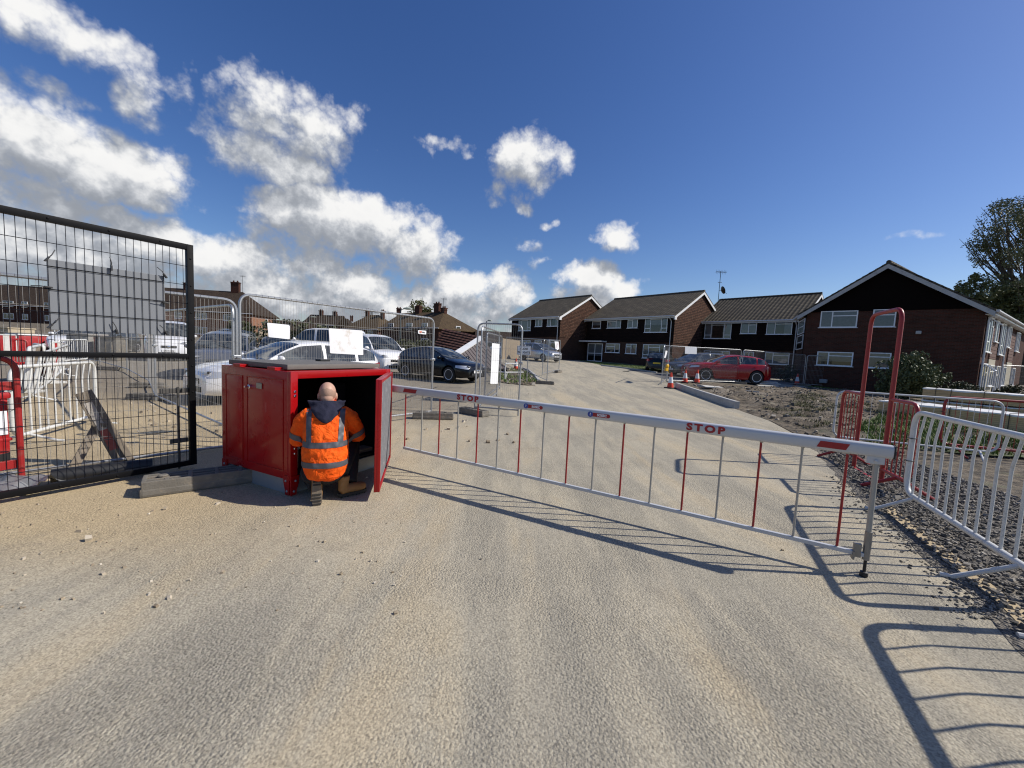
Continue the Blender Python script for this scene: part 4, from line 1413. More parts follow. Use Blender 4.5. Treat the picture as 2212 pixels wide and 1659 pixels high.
text_mesh('W', .06, 'emblem', M_ORANGE, lg, Matrix.Translation(mid_ - dd * .045 + Vector((0, 0, 0))) @ ori @ TXZ, .002)
text_mesh('Wilop', .033, 'lettering', M_SIGNK, lg, Matrix.Translation(mid_ + dd * .03) @ ori @ TXZ, .001)

# narrow mesh gate standing folded open by the road
GA0, GA1 = G(1025, 893), G(1119, 901)
heras('narrow fence panel facing the camera, behind the white barrier arm', GA0, GA1, top=2.12, bot=.16, gap=.05)
GB0, GB1 = G(1034, 888), G(1073, 858)
heras('fence panel folded back at a slant with a long white sheet', GB0, GB1, top=2.08, gap=.06)
GC0, GC1 = G(1046, 868), G(1079, 842)
heras('fence panel folded behind the slanting one at the road side', GC0, GC1, top=2.0, gap=.07)
sheet_on((GB0, GB1), 'long narrow white sheet hanging askew on the folded mesh gate', ((1063, 741), (1079, 743), (1075, 829), (1059, 829)))
GD0, GD1 = G(1091, 784), G(1181, 828)
heras('fence panel beyond the planting bed running back towards the brick row', GD0, GD1, top=2.0, gap=.09)
GE0, GE1 = G(1171, 812), G(1207, 803)
heras('small fence panel at the bend of the road before the sunlit gable', GE0, GE1, top=2.0, gap=.09)
fence_foot('rubber fence foot at the kerb of the planting bed', G(1178, 830), R(-10), .8)
fence_foot('small distant rubber fence foot at the bend of the road', G(1206, 805), R(60), .7)
tq, cq, nq, dq = sheet_on((GE0, GE1), 'small white notice with red print on the distant fence panel by the sunlit gable', ((1198, 737.5), (1206.5, 738), (1208, 755), (1200, 754)), sag=0)
ori2 = Matrix((dq, -nq, Vector((0, 0, 1)))).transposed().to_4x4()
text_mesh('CPG', .14, 'lettering', M_SIGNRED, tq, Matrix.Translation((cq[0] + cq[2]) / 2 - cq[3] + nq * .006) @ ori2 @ Matrix.Rotation(R(0), 4, 'Y') @ TXZ @ Matrix.Rotation(R(80), 4, 'Z'), .004)
# close the gate sign on its own A frame
def close_sign():
    p = DP(1131.5, 757, 17.5)
    g = gz(p.x, p.y)
    t = thing('gate_sign', 'white CLOSE THE GATE sign on thin posts beside the cone', 'sign', (p.x, p.y, g), R(-4))
    b = MB()
    w, h = .60, .40
    b.box((0, 0, p.z - g), (w, .015, h), bev=.006)
    b.build('board', M_SIGNW, t)
    b = MB()
    zc = p.z - g
    for z in (zc + h / 2 - .025, zc - h / 2 + .025):
        b.box((0, -.009, z), (w - .03, .004, .010))
    for x in (-w / 2 + .02, w / 2 - .02):
        b.box((x, -.009, zc), (.010, .004, h - .04))
    b.build('border', M_SIGNK, t)
    text_mesh('CLOSE', .12, 'lettering', M_SIGNK, t, Matrix.Translation((0, -.010, zc + .07)) @ TXZ, .004)
    text_mesh('THE GATE', .12, 'lettering', M_SIGNK, t, Matrix.Translation((0, -.010, zc - .09)) @ TXZ, .004)
    for x in (-.2, .2):
        b = MB()
        b.tube([(x, .02, zc + h / 2 + .02), (x, .02, 0)], .018, 6)
        b.build('post', M_STEELT, t)
    b = MB()
    b.tube([(-.06, .01, zc + h / 2), (0, .01, zc + h / 2 + .14), (.06, .01, zc + h / 2)], .01, 5)
    b.build('hanging_loop', M_STEELT, t)
close_sign()

# right hand row of panels in front of the parked cars
RP = [(1437, 827), (1597, 829.5), (1736, 834), (1851, 842), (2022, 852), (2330, 862)]
RL = ['fence panel left of the red car with a pale notice above the kerb end', 'fence panel in front of the back half of the red car', 'fence panel in front of the left windows of the gabled house', 'fence panel in front of the round bush', 'fence panel in front of the low hedge, rightmost of the row']
for i in range(5):
    a_, b2 = G(*RP[i]), G(*RP[i + 1])
    heras(RL[i], a_.lerp(b2, .012), a_.lerp(b2, .985), top=2.0, gap=.075, hgap=.3, wire=.0026)
    if i in (1, 2, 3): fence_foot(['dark rubber fence foot under the joint of panels before the red car', 'dark rubber fence foot beside the cone before the gabled house', 'dark rubber fence foot at the joint left of the round bush'][i - 1], a_, R(-30), .75)
RE0, RE1 = G(1428, 832), G(1441, 822)
heras('end fence panel seen nearly edge on beside the cone with the yellow lamp', RE0, RE1, top=2.0, gap=.06)
sheet_on((RE0, RE1), 'narrow white notice on the edge on fence panel above the yellow lamp', ((1438, 757), (1442, 758), (1438, 773), (1434.5, 773)), sag=0)
sheet_on((G(*RP[0]), G(*RP[1])), 'pale blank notice on the fence above the grey car', ((1480, 749), (1505.5, 750), (1505, 765), (1479.5, 764)), sag=0)

# ------------------------------------------------------------------ black site gate
def site_gate():
    P, Q = G(417, 1012), G(0, 1090)
    rz = face_dir(P, Q)
    t = thing('site_gate', 'tall black steel site gate with welded wire mesh, standing open at the left edge', 'gate', (P.x, P.y, 0), rz)
    z0, zm, z1 = .05, 0, 0
    W = Matrix.Translation((P.x, P.y, 0)) @ Matrix.Rotation(rz, 4, 'Z')
    n = W.to_3x3() @ Vector((0, 1, 0))
    Wi = W.inverted()
    top = Wi @ onplane(425, 535, P, n)
    mid = Wi @ onplane(420, 769, P, n)
    topl = Wi @ onplane(0, 440, P, n)
    z1, zm = (top.z + topl.z) / 2, mid.z
    L, s = 3.5, .058
    b = MB()
    b.box((0, 0, (z0 + z1) / 2), (s, s, z1 - z0), bev=.004)
    b.box((L, 0, (z0 + z1) / 2), (s, s, z1 - z0), bev=.004)
    for z in (z0 + s / 2, z1 - s / 2):
        b.box((L / 2, 0, z), (L - s, s * .98, s), bev=.004)
    b.box((L / 2, 0, zm), (L - s, s * .96, s * .8), bev=.004)
    b.build('frame', M_BLACKP, t, smooth=True, sharp=.5)
    b = MB()
    for i in range(1, int(L / .0565)):
        b.tube([(i * .0565, 0, z0 + s), (i * .0565, 0, z1 - s)], .0025, 5, cap=False)
    z = z0 + .2
    while z < z1 - .05:
        for y in (-.005, .005):
            b.tube([(0, y, z), (L, y, z)], .0025, 5, cap=False)
        z += .2
    b.build('wire_mesh', M_BLACKW, t, fixn=False)
    for i in range(5):
        for z in (z1 - s / 2, zm, z0 + s / 2):
            b = MB()
            b.ball((.25 + i * .38, s / 2, z), (.010, .006, .010), nu=8, nv=5)
            b.build('bolt_head', M_BLACKP, t)
    for i in range(8):
        b = MB()
        b.ball((0, s / 2, z0 + .25 + i * .29), (.010, .006, .010), nu=8, nv=5)
        b.build('bolt_head', M_BLACKP, t)
    # latch box and drop bolt
    a = Wi @ onplane(372, 845, P, n)
    b = MB()
    b.box((a.x - .02, -.045, a.z), (.22, .03, .055), bev=.006)
    b.box((.05, -.03, a.z), (.07, .05, .05), bev=.006)
    b.build('latch', mat('grimy steel', (.07, .066, .06)), t)
    b = MB()
    b.tube([(.115, -.03, a.z + .04), (.115, -.03, .02)], .011, 8)
    b.box((.115, -.02, .34), (.16, .03, .05), bev=.005)
    b.build('drop_bolt', mat('grimy steel', (.07, .066, .06), .6, .3, var=.2), t)
    # grey sheet tied to the back of the mesh
    q = [Wi @ onplane(x, y, P, n) for x, y in ((103, 558), (357, 597), (357, 726), (105, 709))]
    x0, x1 = (q[1].x + q[2].x) / 2, (q[0].x + q[3].x) / 2
    z1b, z0b = (q[0].z + q[1].z) / 2, (q[2].z + q[3].z) / 2
    st = thing('sign_board', 'plain grey back of a sign board tied to the black gate', 'sign', W @ Vector((x0, -.0115, z0b)), rz)
    w_, h_ = x1 - x0, z1b - z0b
    b = MB()
    b.box((w_ / 2, 0, h_ / 2), (w_, .006, h_), bev=.002)
    b.build('board', M_SIGNGR, st)
    for x, z, a_ in ((.0, h_, .6), (w_ / 2, h_, 0), (w_, h_ - .005, -.6), (0, .02, .5), (w_ * .47, .01, .2), (w_, .03, -.7), (0, h_ * .55, 1.4), (w_, h_ * .6, 1.5)):
        T = Matrix.Translation((x, .02, z)) @ Matrix.Rotation(a_, 4, 'Y')
        b = MB()
        b.box((0, .006, 0), (.014, .03, .05), T, bev=.003)
        b.tube([(0, .01, 0), (0, .02, .05), (.01, .012, .10)], .004, 5, M=T)
        b.build('cable_tie', M_SIGNK, st)
site_gate()

# ------------------------------------------------------------------ barrier cabinet
CC, CH, CL = G(625, 1073), G(836, 1004), G(480, 1012)
CRZ = face_dir(CC, CH)
def cabinet():
    t = thing('barrier_cabinet', 'red steel barrier cabinet with its door open and a dark lid', 'cabinet', (CC.x, CC.y, 0), CRZ)
    Wd = (CH - CC).to_2d().length
    Dp = (CL - CC).to_2d().length
    side = Vector((-math.sin(CRZ), math.cos(CRZ), 0))
    while proj(CC + side * Dp + Vector((0, 0, 1.0)))[0] < 478: Dp -= .01
    H0, H1 = .16, 1.21
    k = .028
    def wall(c, s, name='wall', m=M_RED, bev=.004):
        b = MB()
        b.box(c, s, bev=bev)
        return b.build(name, m, t, smooth=True, sharp=.5)
    mid = (H0 + H1) / 2
    hh = H1 - H0
    # shell: side walls, back, top; the front is open
    lw = wall((k / 2, Dp / 2, mid), (k, Dp, hh))
    wall((Wd - k / 2, Dp / 2, mid), (k, Dp, hh))
    wall((Wd / 2, Dp - k / 2, mid), (Wd - 2 * k - .004, k, hh - .002))
    wall((Wd / 2, Dp / 2 + .01, H1 - .012), (Wd - 2 * k - .004, Dp - .06, .02), 'top_plate')
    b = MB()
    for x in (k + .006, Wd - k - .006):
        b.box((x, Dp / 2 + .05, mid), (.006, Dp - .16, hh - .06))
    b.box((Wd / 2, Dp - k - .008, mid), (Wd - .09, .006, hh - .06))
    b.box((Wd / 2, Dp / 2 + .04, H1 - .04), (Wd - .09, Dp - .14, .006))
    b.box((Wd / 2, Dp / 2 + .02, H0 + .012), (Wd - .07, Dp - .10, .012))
    b.build('shade_lining', M_INNER, t)  # near-black sheets added; the shade inside is put into their colour
    # front frame
    b = MB()
    st = .075
    b.box((st / 2 - .003, .006, mid), (st, .05, hh + .004), bev=.005)
    b.box((Wd - st / 2 + .003, .006, mid), (st, .05, hh + .004), bev=.005)
    b.box((Wd / 2, .004, H1 - .034), (Wd - 2 * st + .01, .046, .07), bev=.005)
    b.build('front_frame', M_RED, t, smooth=True, sharp=.5)
    for z in (.42, .47, .68, .72, .98, 1.02):
        b = MB()
        T = Matrix.Translation((st * .55, -.019, z)) @ Matrix.Rotation(R(90), 4, 'X')
        b.lathe([(.013, 0), (.013, .006), (.008, .011), (0, .012)], 10, T)
        b.build('bolt', M_CHROME, t, smooth=True)
    # recessed panels drawn by a lip on the left wall
    for (y0, y1) in ((.09, .66), (.74, Dp - .08)):
        b = MB()
        z0_, z1_ = H0 + .08, H1 - .09
        for c, s in (((-.003, (y0 + y1) / 2, z1_), (.006, y1 - y0, .008)), ((-.003, y0, mid), (.006, .008, z1_ - z0_)), ((-.003, y1, mid), (.006, .008, z1_ - z0_)), ((-.003, (y0 + y1) / 2, z0_), (.006, y1 - y0, .008))):
            b.box(c, s)
        b.box((-.0015, (y0 + y1) / 2, (z0_ + z1_) / 2), (.003, y1 - y0 - .02, z1_ - z0_ - .02), bev=.001)
        b.build('access_panel', M_RED, t, smooth=True, sharp=.5)
    b = MB()
    b.box((-.010, .45, H1 - .17), (.008, .085, .055), bev=.003)
    b.build('maker_plate', mat('tarnished label', (.35, .31, .24), .5, .3, var=.2, vscale=30), t)
    b = MB()
    T = Matrix.Translation((-.003, .60, H1 - .19)) @ Matrix.Rotation(R(-90), 4, 'Y')
    b.lathe([(.022, 0), (.022, .02), (.012, .024), (.010, .06), (0, .062)], 12, T)
    b.build('lock', M_CHROME, t, smooth=True)
    # lid
    b = MB()
    b.box((Wd / 2 + .01, Dp / 2 + .05, H1 + .035), (Wd - .10, Dp - .14, .05), bev=.006)
    b.build('lid', M_LID, t, smooth=True, sharp=.5)
    b = MB()
    for y in (.25, Dp - .3):
        b.box((.03, y, H1 + .014), (.10, .12, .03), bev=.004)
    b.build('lid_bracket', M_RED, t)
    b = MB()
    b.box((Wd * .72, Dp * .66, H1 + .072), (.14, .10, .024), bev=.008)
    b.build('lid_cap', M_PLASTIC, t)
    # plinth
    b = MB()
    b.box((.04, Dp / 2, .078), (.02, Dp - .06, .156))
    b.box((Wd - .04, Dp / 2, .078), (.02, Dp - .06, .156))
    b.box((Wd / 2, Dp - .05, .078), (Wd - .10, .02, .155))
    b.box((Wd / 2, .055, .078), (Wd - .10, .02, .155))
    b.build('plinth', M_GREYSTEEL, t)
    # corner gussets
    for (x, y, ax) in ((0, .0, 'x'), (0, .0, 'y'), (Wd, 0, 'x'), (0, Dp, 'y')):
        b = MB()
        prof = [(0, .012), (0, .20), (.085, .20), (.082, .13), (.06, .06), (.055, .012)]
        if ax == 'x':
            sg = -1 if x > 0 else 1
            b.prism([(x + sg * u, v) for u, v in prof], .016, Matrix.Translation((0, -.026, 0)))
        else:
            sg = -1 if y > .5 else 1
            b.prism([(y + sg * u, v) for u, v in prof], .016, Matrix.Translation((.010, 0, 0)) @ Matrix.Rotation(R(90), 4, 'Z'))
        g_ = b.build('corner_foot', M_RED, t)
        for (u, v) in ((.028, .05), (.045, .15)):
            b = MB()
            if ax == 'x': b.ball((x + (-u if x > 0 else u), -.028, v), (.012, .008, .012), nu=8, nv=6)
            else: b.ball((-.008, y + (-u if y > .5 else u), v), (.008, .012, .012), nu=8, nv=6)
            b.build('bolt', M_GREYSTEEL, g_)
    # what can be made out inside
    b = MB()
    b.box((.14, .42, .62), (.16, .26, .20), bev=.01)
    b.box((.16, .30, .78), (.18, .14, .10), bev=.01)
    b.build('control_unit', M_PLASTIC, t)
    b = MB()
    b.box((.225, .40, .60), (.008, .16, .06), bev=.003)
    b.build('blue_connector', mat('blue plastic', (.02, .16, .55), .35), t)
    b = MB()
    b.box((.16, .34, .40), (.18, .30, .02))
    b.build('battery_tray', mat('pale tray', (.6, .6, .58), .5), t)
    b = MB()
    b.box((.16, .34, .29), (.16, .28, .20), bev=.01)
    b.build('battery', mat('beige battery', (.40, .33, .24), .6), t)
    for i in range(4):
        b = MB()
        b.tube(fillet([(.20, .25 + i * .05, .68), (.32, .22 + i * .05, .55 - i * .03), (.24, .25 + .04 * i, .44), (.18, .28, .42)], .06), .008, 6)
        b.build('cable', M_SIGNK, t)
    b = MB()
    b.box((Wd * .72, Dp * .5, .62), (.22, .2, .8), bev=.02)
    b.lathe([(.09, 0), (.09, .3), (.05, .34), (0, .34)], 14, Matrix.Translation((Wd * .5, Dp * .6, .2)))
    b.build('drive_motor', M_INNER, t)
    b = MB()
    b.box((Wd * .80, .22, H0 + .05), (.30, .16, .045))
    b.build('timber_packer', M_WOOD, t)
    # swung door
    hinge = Vector((Wd - .02, -.03, 0))
    F = Vector(G(812, 1064, .10))
    Wm = (Matrix.Translation((CC.x, CC.y, 0)) @ Matrix.Rotation(CRZ, 4, 'Z')).inverted()
    f = Wm @ F
    dd_ = (f - hinge)
    dd_.z = 0
    Ld = dd_.length
    ang = math.atan2(dd_.y, dd_.x)
    T = Matrix.Translation(hinge) @ Matrix.Rotation(ang, 4, 'Z')
    b = MB()
    dz0, dz1 = .10, H1 - .03
    b.box((Ld / 2, -.012, (dz0 + dz1) / 2), (Ld, .018, dz1 - dz0), T, bev=.003)
    for c, s in (((Ld - .016, .014, (dz0 + dz1) / 2), (.032, .04, dz1 - dz0 - .004)), ((.016, .014, (dz0 + dz1) / 2), (.032, .04, dz1 - dz0 - .004)), ((Ld / 2, .014, dz1 - .018), (Ld - .07, .04, .03)), ((Ld / 2, .014, dz0 + .018), (Ld - .07, .04, .03))):
        b.box(c, s, T, bev=.003)
    d = b.build('door', M_RED, t, smooth=True, sharp=.5)
    b = MB()
    b.box((Ld / 2, .010, (dz0 + dz1) / 2), (Ld - .08, .022, dz1 - dz0 - .09), T, bev=.004)
    b.build('door_lining', M_INSUL, d)
    for z in (.35, .75, 1.05):
        b = MB()
        b.tube([(0, -.01, z - .05), (0, -.01, z + .05)], .014, 8, M=T)
        b.build('hinge', M_RED, d)
    return t
cabinet()

# ------------------------------------------------------------------ barrier arm
def barrier_arm():
    E = G(1865, 1246)
    A = DP(842, 836, 4.96)
    rz = face_dir(A, E)
    n = Vector((math.sin(rz), -math.cos(rz), 0))
    O = Vector((A.x, A.y, 0))
    t = thing('boom_barrier', 'long white barrier arm lettered STOP with red and grey hanging rods', 'barrier', O, rz)
    Wi = (Matrix.Translation(O) @ Matrix.Rotation(rz, 4, 'Z')).inverted()
    def loc(px, py): return Wi @ onplane(px, py, O, n)
    a, e = loc(842, 838), loc(1929, 977)
    L = e.x
    zA, zE = a.z, e.z
    sl = (zE - zA) / L
    hh, th = .047, .036
    prof = []
    for i in range(16):
        q = 2 * math.pi * (i + .5) / 16
        cx, sx_ = math.cos(q), math.sin(q)
        prof.append((th * math.copysign(abs(cx) ** .45, cx), hh * math.copysign(abs(sx_) ** .7, sx_)))
    b = MB()
    S = Matrix(((1, 0, 0, 0), (0, 1, 0, 0), (sl, 0, 1, zA), (0, 0, 0, 1)))
    b.grid([[(x, y, z) for y, z in prof] for x in (-.25, L)], M=S, wrap=True)
    bm_o = b.build('boom', M_BOOM, t, smooth=True, sharp=.7)
    b = MB()
    b.add([(L, y, z) for y, z in prof], [tuple(range(16))], S)
    b.grid([[(L - .004, y * 1.03, z * 1.03) for y, z in prof], [(L + .006, y * 1.03, z * 1.03) for y, z in prof]], M=S, wrap=True)
    b.add([(L + .006, y * 1.03, z * 1.03) for y, z in prof], [tuple(range(16))], S)
    b.build('end_cap', M_PLASTIC, t)
    yf = -th - .0015
    for (px, py, w) in ((890, 840, .2), (1797, 959.5, .17)):
        c = loc(px, py)
        zz = zA + sl * c.x
        b = MB()
        T = Matrix(((1, 0, .45, 0), (0, 1, 0, 0), (sl, 0, 1, 0), (0, 0, 0, 1)))
        b.box((0, 0, 0), (w, .002, .046), Matrix.Translation((c.x, yf, zz)) @ T)
        b.build('red_mark', M_SIGNRED, t)
    for (px, py) in ((1014, 855), (1524, 922)):
        c = loc(px, py)
        zz = zA + sl * c.x
        text_mesh('STOP', .080, 'lettering', M_SIGNRED, t, Matrix.Translation((c.x, yf, zz)) @ Matrix(((1, 0, 0, 0), (0, 1, 0, 0), (sl, 0, 1, 0), (0, 0, 0, 1))) @ TXZ @ Matrix.Diagonal((1.22, 1, 1, 1)), .0040, .0008, spacing=1.35)
    for (px, py) in ((1156, 873.7), (1297, 892)):
        c = loc(px, py)
        zz = zA + sl * c.x
        T = Matrix.Translation((c.x, yf, zz)) @ Matrix(((1, 0, 0, 0), (0, 1, 0, 0), (sl, 0, 1, 0), (0, 0, 0, 1)))
        b = MB()
        w, h = .085, .018
        poly = [(w * (1 if q < 9 else -1) + h * math.cos(math.pi * (q if q < 9 else q - .999) / 8 - math.pi / 2), h * math.sin(math.pi * (q if q < 9 else q - .999) / 8 - math.pi / 2)) for q in range(18)]
        b.prism([(x, z) for x, z in poly], -.0012, T)
        lo = b.build('maker_logo', M_SIGNRED, t)
        b = MB()
        b.lathe([(0, 0), (.026, 0), (.026, .0022), (0, .0022)], 22, T @ Matrix.Translation((-w + .0, 0, 0)) @ Matrix.Rotation(R(90), 4, 'X'))
        b.build('logo_disc', M_SIGNBLUE, lo)
        text_mesh('?', .036, 'lettering', M_SIGNW, lo, T @ Matrix.Translation((-w, -.003, 0)) @ TXZ, .001, .0006)
        text_mesh('SOSEC', .031, 'lettering', M_SIGNW, lo, T @ Matrix.Translation((.026, -.002, 0)) @ TXZ, .0014, .0006)
    # bottom rail
    r0, r1 = loc(872, 967), loc(1866, 1198)
    b = MB()
    b.box(((r0.x + r1.x) / 2, 0, 0), (r1.x - r0.x, .03, .03), Matrix(((1, 0, 0, 0), (0, 1, 0, 0), ((r1.z - r0.z) / (r1.x - r0.x), 0, 1, r0.z - (r1.z - r0.z) / (r1.x - r0.x) * r0.x), (0, 0, 0, 1))), bev=.004)
    b.build('bottom_rail', M_BOOM, t)
    x0, x1 = loc(877, 850).x, loc(1831, 985).x
    m_rodr = mat('red rod', (.30, .012, .014), .4, var=.1)
    m_rodg = mat('grey rod', (.36, .35, .32), .45, .3, var=.1)
    for i in range(17):
        x = lerp(x0, x1, i / 16)
        zr = r0.z + (r1.z - r0.z) * (x - r0.x) / (r1.x - r0.x)
        b = MB()
        b.tube([(x, 0, zr), (x - .002, 0, zA + sl * x - hh + .004)], .0085, 8)
        rod = b.build('rod', m_rodr if i % 2 == 0 else m_rodg, t, smooth=True)
        b = MB()
        b.ball((x, 0, zr + .016), (.012, .012, .006), nu=8, nv=5)
        b.build('rod_clip', m_rodg, rod)
        b = MB()
        b.ball((x, 0, zA + sl * x - hh - .002), (.013, .013, .009), nu=8, nv=5)
        b.build('rod_clip', m_rodg, rod)
    # end post
    ep = loc(1865, 1246)
    pt = loc(1893, 1000)
    b = MB()
    zb = .14
    pv = [(pt.x, 0, zA + sl * pt.x - hh - .05), (ep.x, 0, zb)]
    b.tube(pv, .017, 12)
    po = b.build('end_post', m_rodg, t, smooth=True)
    b = MB()
    b.box((pt.x - .01, 0, zA + sl * pt.x - hh - .022), (.10, .045, .055), bev=.005)
    b.ball((pt.x - .01, -.032, zA + sl * pt.x - hh - .025), (.011, .006, .011), nu=8, nv=6)
    b.build('post_bracket', M_BOOM, po)
    b = MB()
    b.tube([(ep.x, 0, zb + .20), (ep.x, 0, zb - .01)], .022, 12)
    b.box((ep.x - .055, -.005, zb + .05), (.045, .03, .10), bev=.004)
    b.box((ep.x - .075, -.005, zb + .01), (.012, .05, .06))
    b.build('post_sleeve', mat('worn grey steel', (.28, .26, .23), .5, .5, var=.25), po)
    b = MB()
    b.tube([(ep.x, 0, zb), (ep.x, 0, .02)], .010, 8)
    b.lathe([(.022, 0), (.026, .01), (.024, .035), (.012, .04)], 12, Matrix.Translation((ep.x, 0, .004)))
    b.build('foot_pin', M_PLASTIC, po)
    # pivot plate on the cabinet side
    b = MB()
    b.box((-.08, .03, zA - .04), (.16, .03, .34), bev=.006)
    b.build('pivot_plate', M_RED, t)
    return t
barrier_arm()

# ------------------------------------------------------------------ pedestrian barriers
def ped_barrier(label, p0, p1, m, h=1.05, bot=.2, nb=18, kink=False, feet=True, r=.021, rb=.007, lean=0.0, group='pedestrian barriers', name='pedestrian_barrier', bartop=None, footrot=0.0):
    p0, p1 = Vector(p0), Vector(p1)
    g = gz(p0.x, p0.y)
    t = thing(name, label, 'barrier', (p0.x, p0.y, g), face_dir(p0, p1), group)
    L = (p1 - p0).to_2d().length
    S = Matrix(((1, 0, 0, 0), (0, 1, lean, 0), ((gz(p1.x, p1.y) - g) / L, 0, 1, 0), (0, 0, 0, 1)))
    b = MB()
    b.tube(fillet([(0, 0, bot), (0, 0, h), (L, 0, h), (L, 0, bot)], .16, 7, closed=True), r, 12, closed=True, M=S)
    b.build('frame', m, t, smooth=True)
    rr = random.Random(int(p0.x * 100))
    for i in range(1, nb):
        x = L * i / nb
        b = MB()
        if kink:
            zk = h - .24
            b.tube([(x, 0, bot), (x - .01, 0, zk - .03), (x, -.002, zk + .02), (x + .055, 0, h)], rb, 8, M=S)
        else:
            b.tube([(x, 0, bot), (x, rr.uniform(-.006, .006), h)], rb, 8, M=S)
        b.build('bar', m, t, smooth=True)
    if feet:
        for x in (.22, L - .22):
            b = MB()
            for sg in (-1, 1):
                b.tube([(x, 0, bot), (x + footrot * sg, sg * .30, .02), (x + footrot * sg * 1.3, sg * .36, .015)], .017, 8, M=S)
            b.build('foot', m, t, smooth=True)
    for z in (h - .28, h - .52, h - .8):
        b = MB()
        b.tube(fillet([(-.045, -.028, z), (.03, -.03, z - .004), (.03, .03, z), (-.045, .03, z + .004)], .02, 3, closed=True), .004, 5, closed=True, M=S)
        b.build('cable_tie', M_SIGNK, t)
    return t
SH = 1.08 / math.tan(SUN_EL)
def shadow_line(px0, py0, px1, py1, h):
    """ground line of an upright thing whose top throws its shadow between two photo pixels"""
    k = h / math.tan(SUN_EL)
    off = Vector((math.sin(SUN_AZ), math.cos(SUN_AZ), 0)) * k
    return G(px0, py0) + off, G(px1, py1) + off
w0, w1 = shadow_line(1695, 1092, 1822, 1305, 1.08)
ped_barrier('nearest white pedestrian barrier with kinked bars at the right edge', w0, w1, M_WHITEB, 1.08, .22, 13, True, r=.025, rb=.0105, footrot=.06)
n0, n1 = shadow_line(1862, 1350, 2035, 1660, 1.10)
ped_barrier('white pedestrian barrier just outside the right edge, casting the large curved shadow', n0, n0 + (n1 - n0).normalized() * 2.3, M_WHITEB, 1.10, .2, 13, True, r=.028, rb=.008)
def red_gate():
    a, c, d, e = G(1806, 988), G(1846, 1011), G(1901, 1046), G(1958, 1080)
    rz = face_dir(a, e)
    t = thing('red_arch_gate', 'red tubular pedestrian gate frame with tall arch, between the white barriers', 'barrier', (a.x, a.y, 0), rz)
    u = Vector((math.cos(rz), math.sin(rz), 0))
    x1, x2, x3 = (c - a).dot(u), (d - a).dot(u), (e - a).dot(u)
    n = Vector((-u.y, u.x, 0))
    W = (Matrix.Translation((a.x, a.y, 0)) @ Matrix.Rotation(rz, 4, 'Z')).inverted()
    zt = (W @ onplane(1905, 676, a, n)).z
    zs = (W @ onplane(1935, 865, a, n)).z
    b = MB()
    b.tube(fillet([(x1, 0, .02), (x1, 0, zt), (x2, 0, zt), (x2, 0, .02)], .16, 7), .026, 12)
    b.build('arch', M_REDB, t, smooth=True)
    for xa, xb in ((0, x1), (x2, x3)):
        inner, outer = (x1, 0) if xa == 0 else (x2, x3)
        b = MB()
        b.tube(fillet([(inner, 0, zs), (outer, 0, zs), (outer, 0, .2), (inner, 0, .2)], .14, 6), .022, 10)
        f = b.build('side_frame', M_REDB, t, smooth=True)
        for i in range(1, 6):
            b = MB()
            x = lerp(xa, xb, i / 6)
            b.tube([(x, 0, .2), (x, 0, zs - (.04 if i in (1, 5) else 0))], .007, 8)
            b.build('bar', M_REDB, f, smooth=True)
        b = MB()
        xf = lerp(inner, outer, .62)
        for sg in (-1, 1):
            b.tube([(xf, 0, .2), (xf + .12 * sg, sg * .3, .015)], .020, 8)
        b.build('foot', M_REDB, f, smooth=True)
    b = MB()
    b.box(((x1 + x2) / 2, 0, .015), (x2 - x1, .04, .008))
    b.build('threshold_bar', M_REDB, t)
    return zt, zs
red_gate()
# white mesh barrier and red barrier further back on the right
bm0, bm1 = G(1796, 962), G(2150, 1000)
ped_barrier('white mesh barrier with thin wires in front of the timber stacks', bm0, bm1, M_WHITEB, 1.06, .18, 13, False, r=.018, rb=.0032, footrot=.08)
ped_barrier('red barrier partly hidden behind the white mesh barrier, in front of the timber', G(2026, 978), G(2330, 1010), M_REDB, 1.06, .18, 11, False, r=.022, rb=.004)
# left hand side, behind the gate
ped_barrier('white pedestrian barrier with kinked bars, standing behind the black gate on the left', G(30, 965), G(208, 912), M_WHITEB, 1.0, .12, 11, True, r=.024, rb=.010)
ped_barrier('narrow white barrier with close bars, far behind the left gate', G(128, 788), G(190, 782), M_WHITEB, 1.0, .15, 14, False, r=.03, rb=.012)
ped_barrier('leaning white barrier behind the red and white panels at the left', G(62, 870), G(128, 812), M_WHITEB, 1.0, .12, 9, False, r=.03, rb=.014, lean=-.2)

# ------------------------------------------------------------------ cars
def interp(tab, x):
    """tab sorted by descending x"""
    if x >= tab[0][0]: return tab[0][1]
    for (xa, za), (xb, zb) in zip(tab, tab[1:]):
        if xb <= x <= xa:
            t = (xa - x) / (xa - xb) if xa != xb else 0
            return lerp(za, zb, t)
    return tab[-1][1]
def smoothi(tab, x, r=.10):
    return sum(interp(tab, x + r * q) * w for q, w in ((-1, 1), (-.5, 2), (0, 3), (.5, 2), (1, 1))) / 9

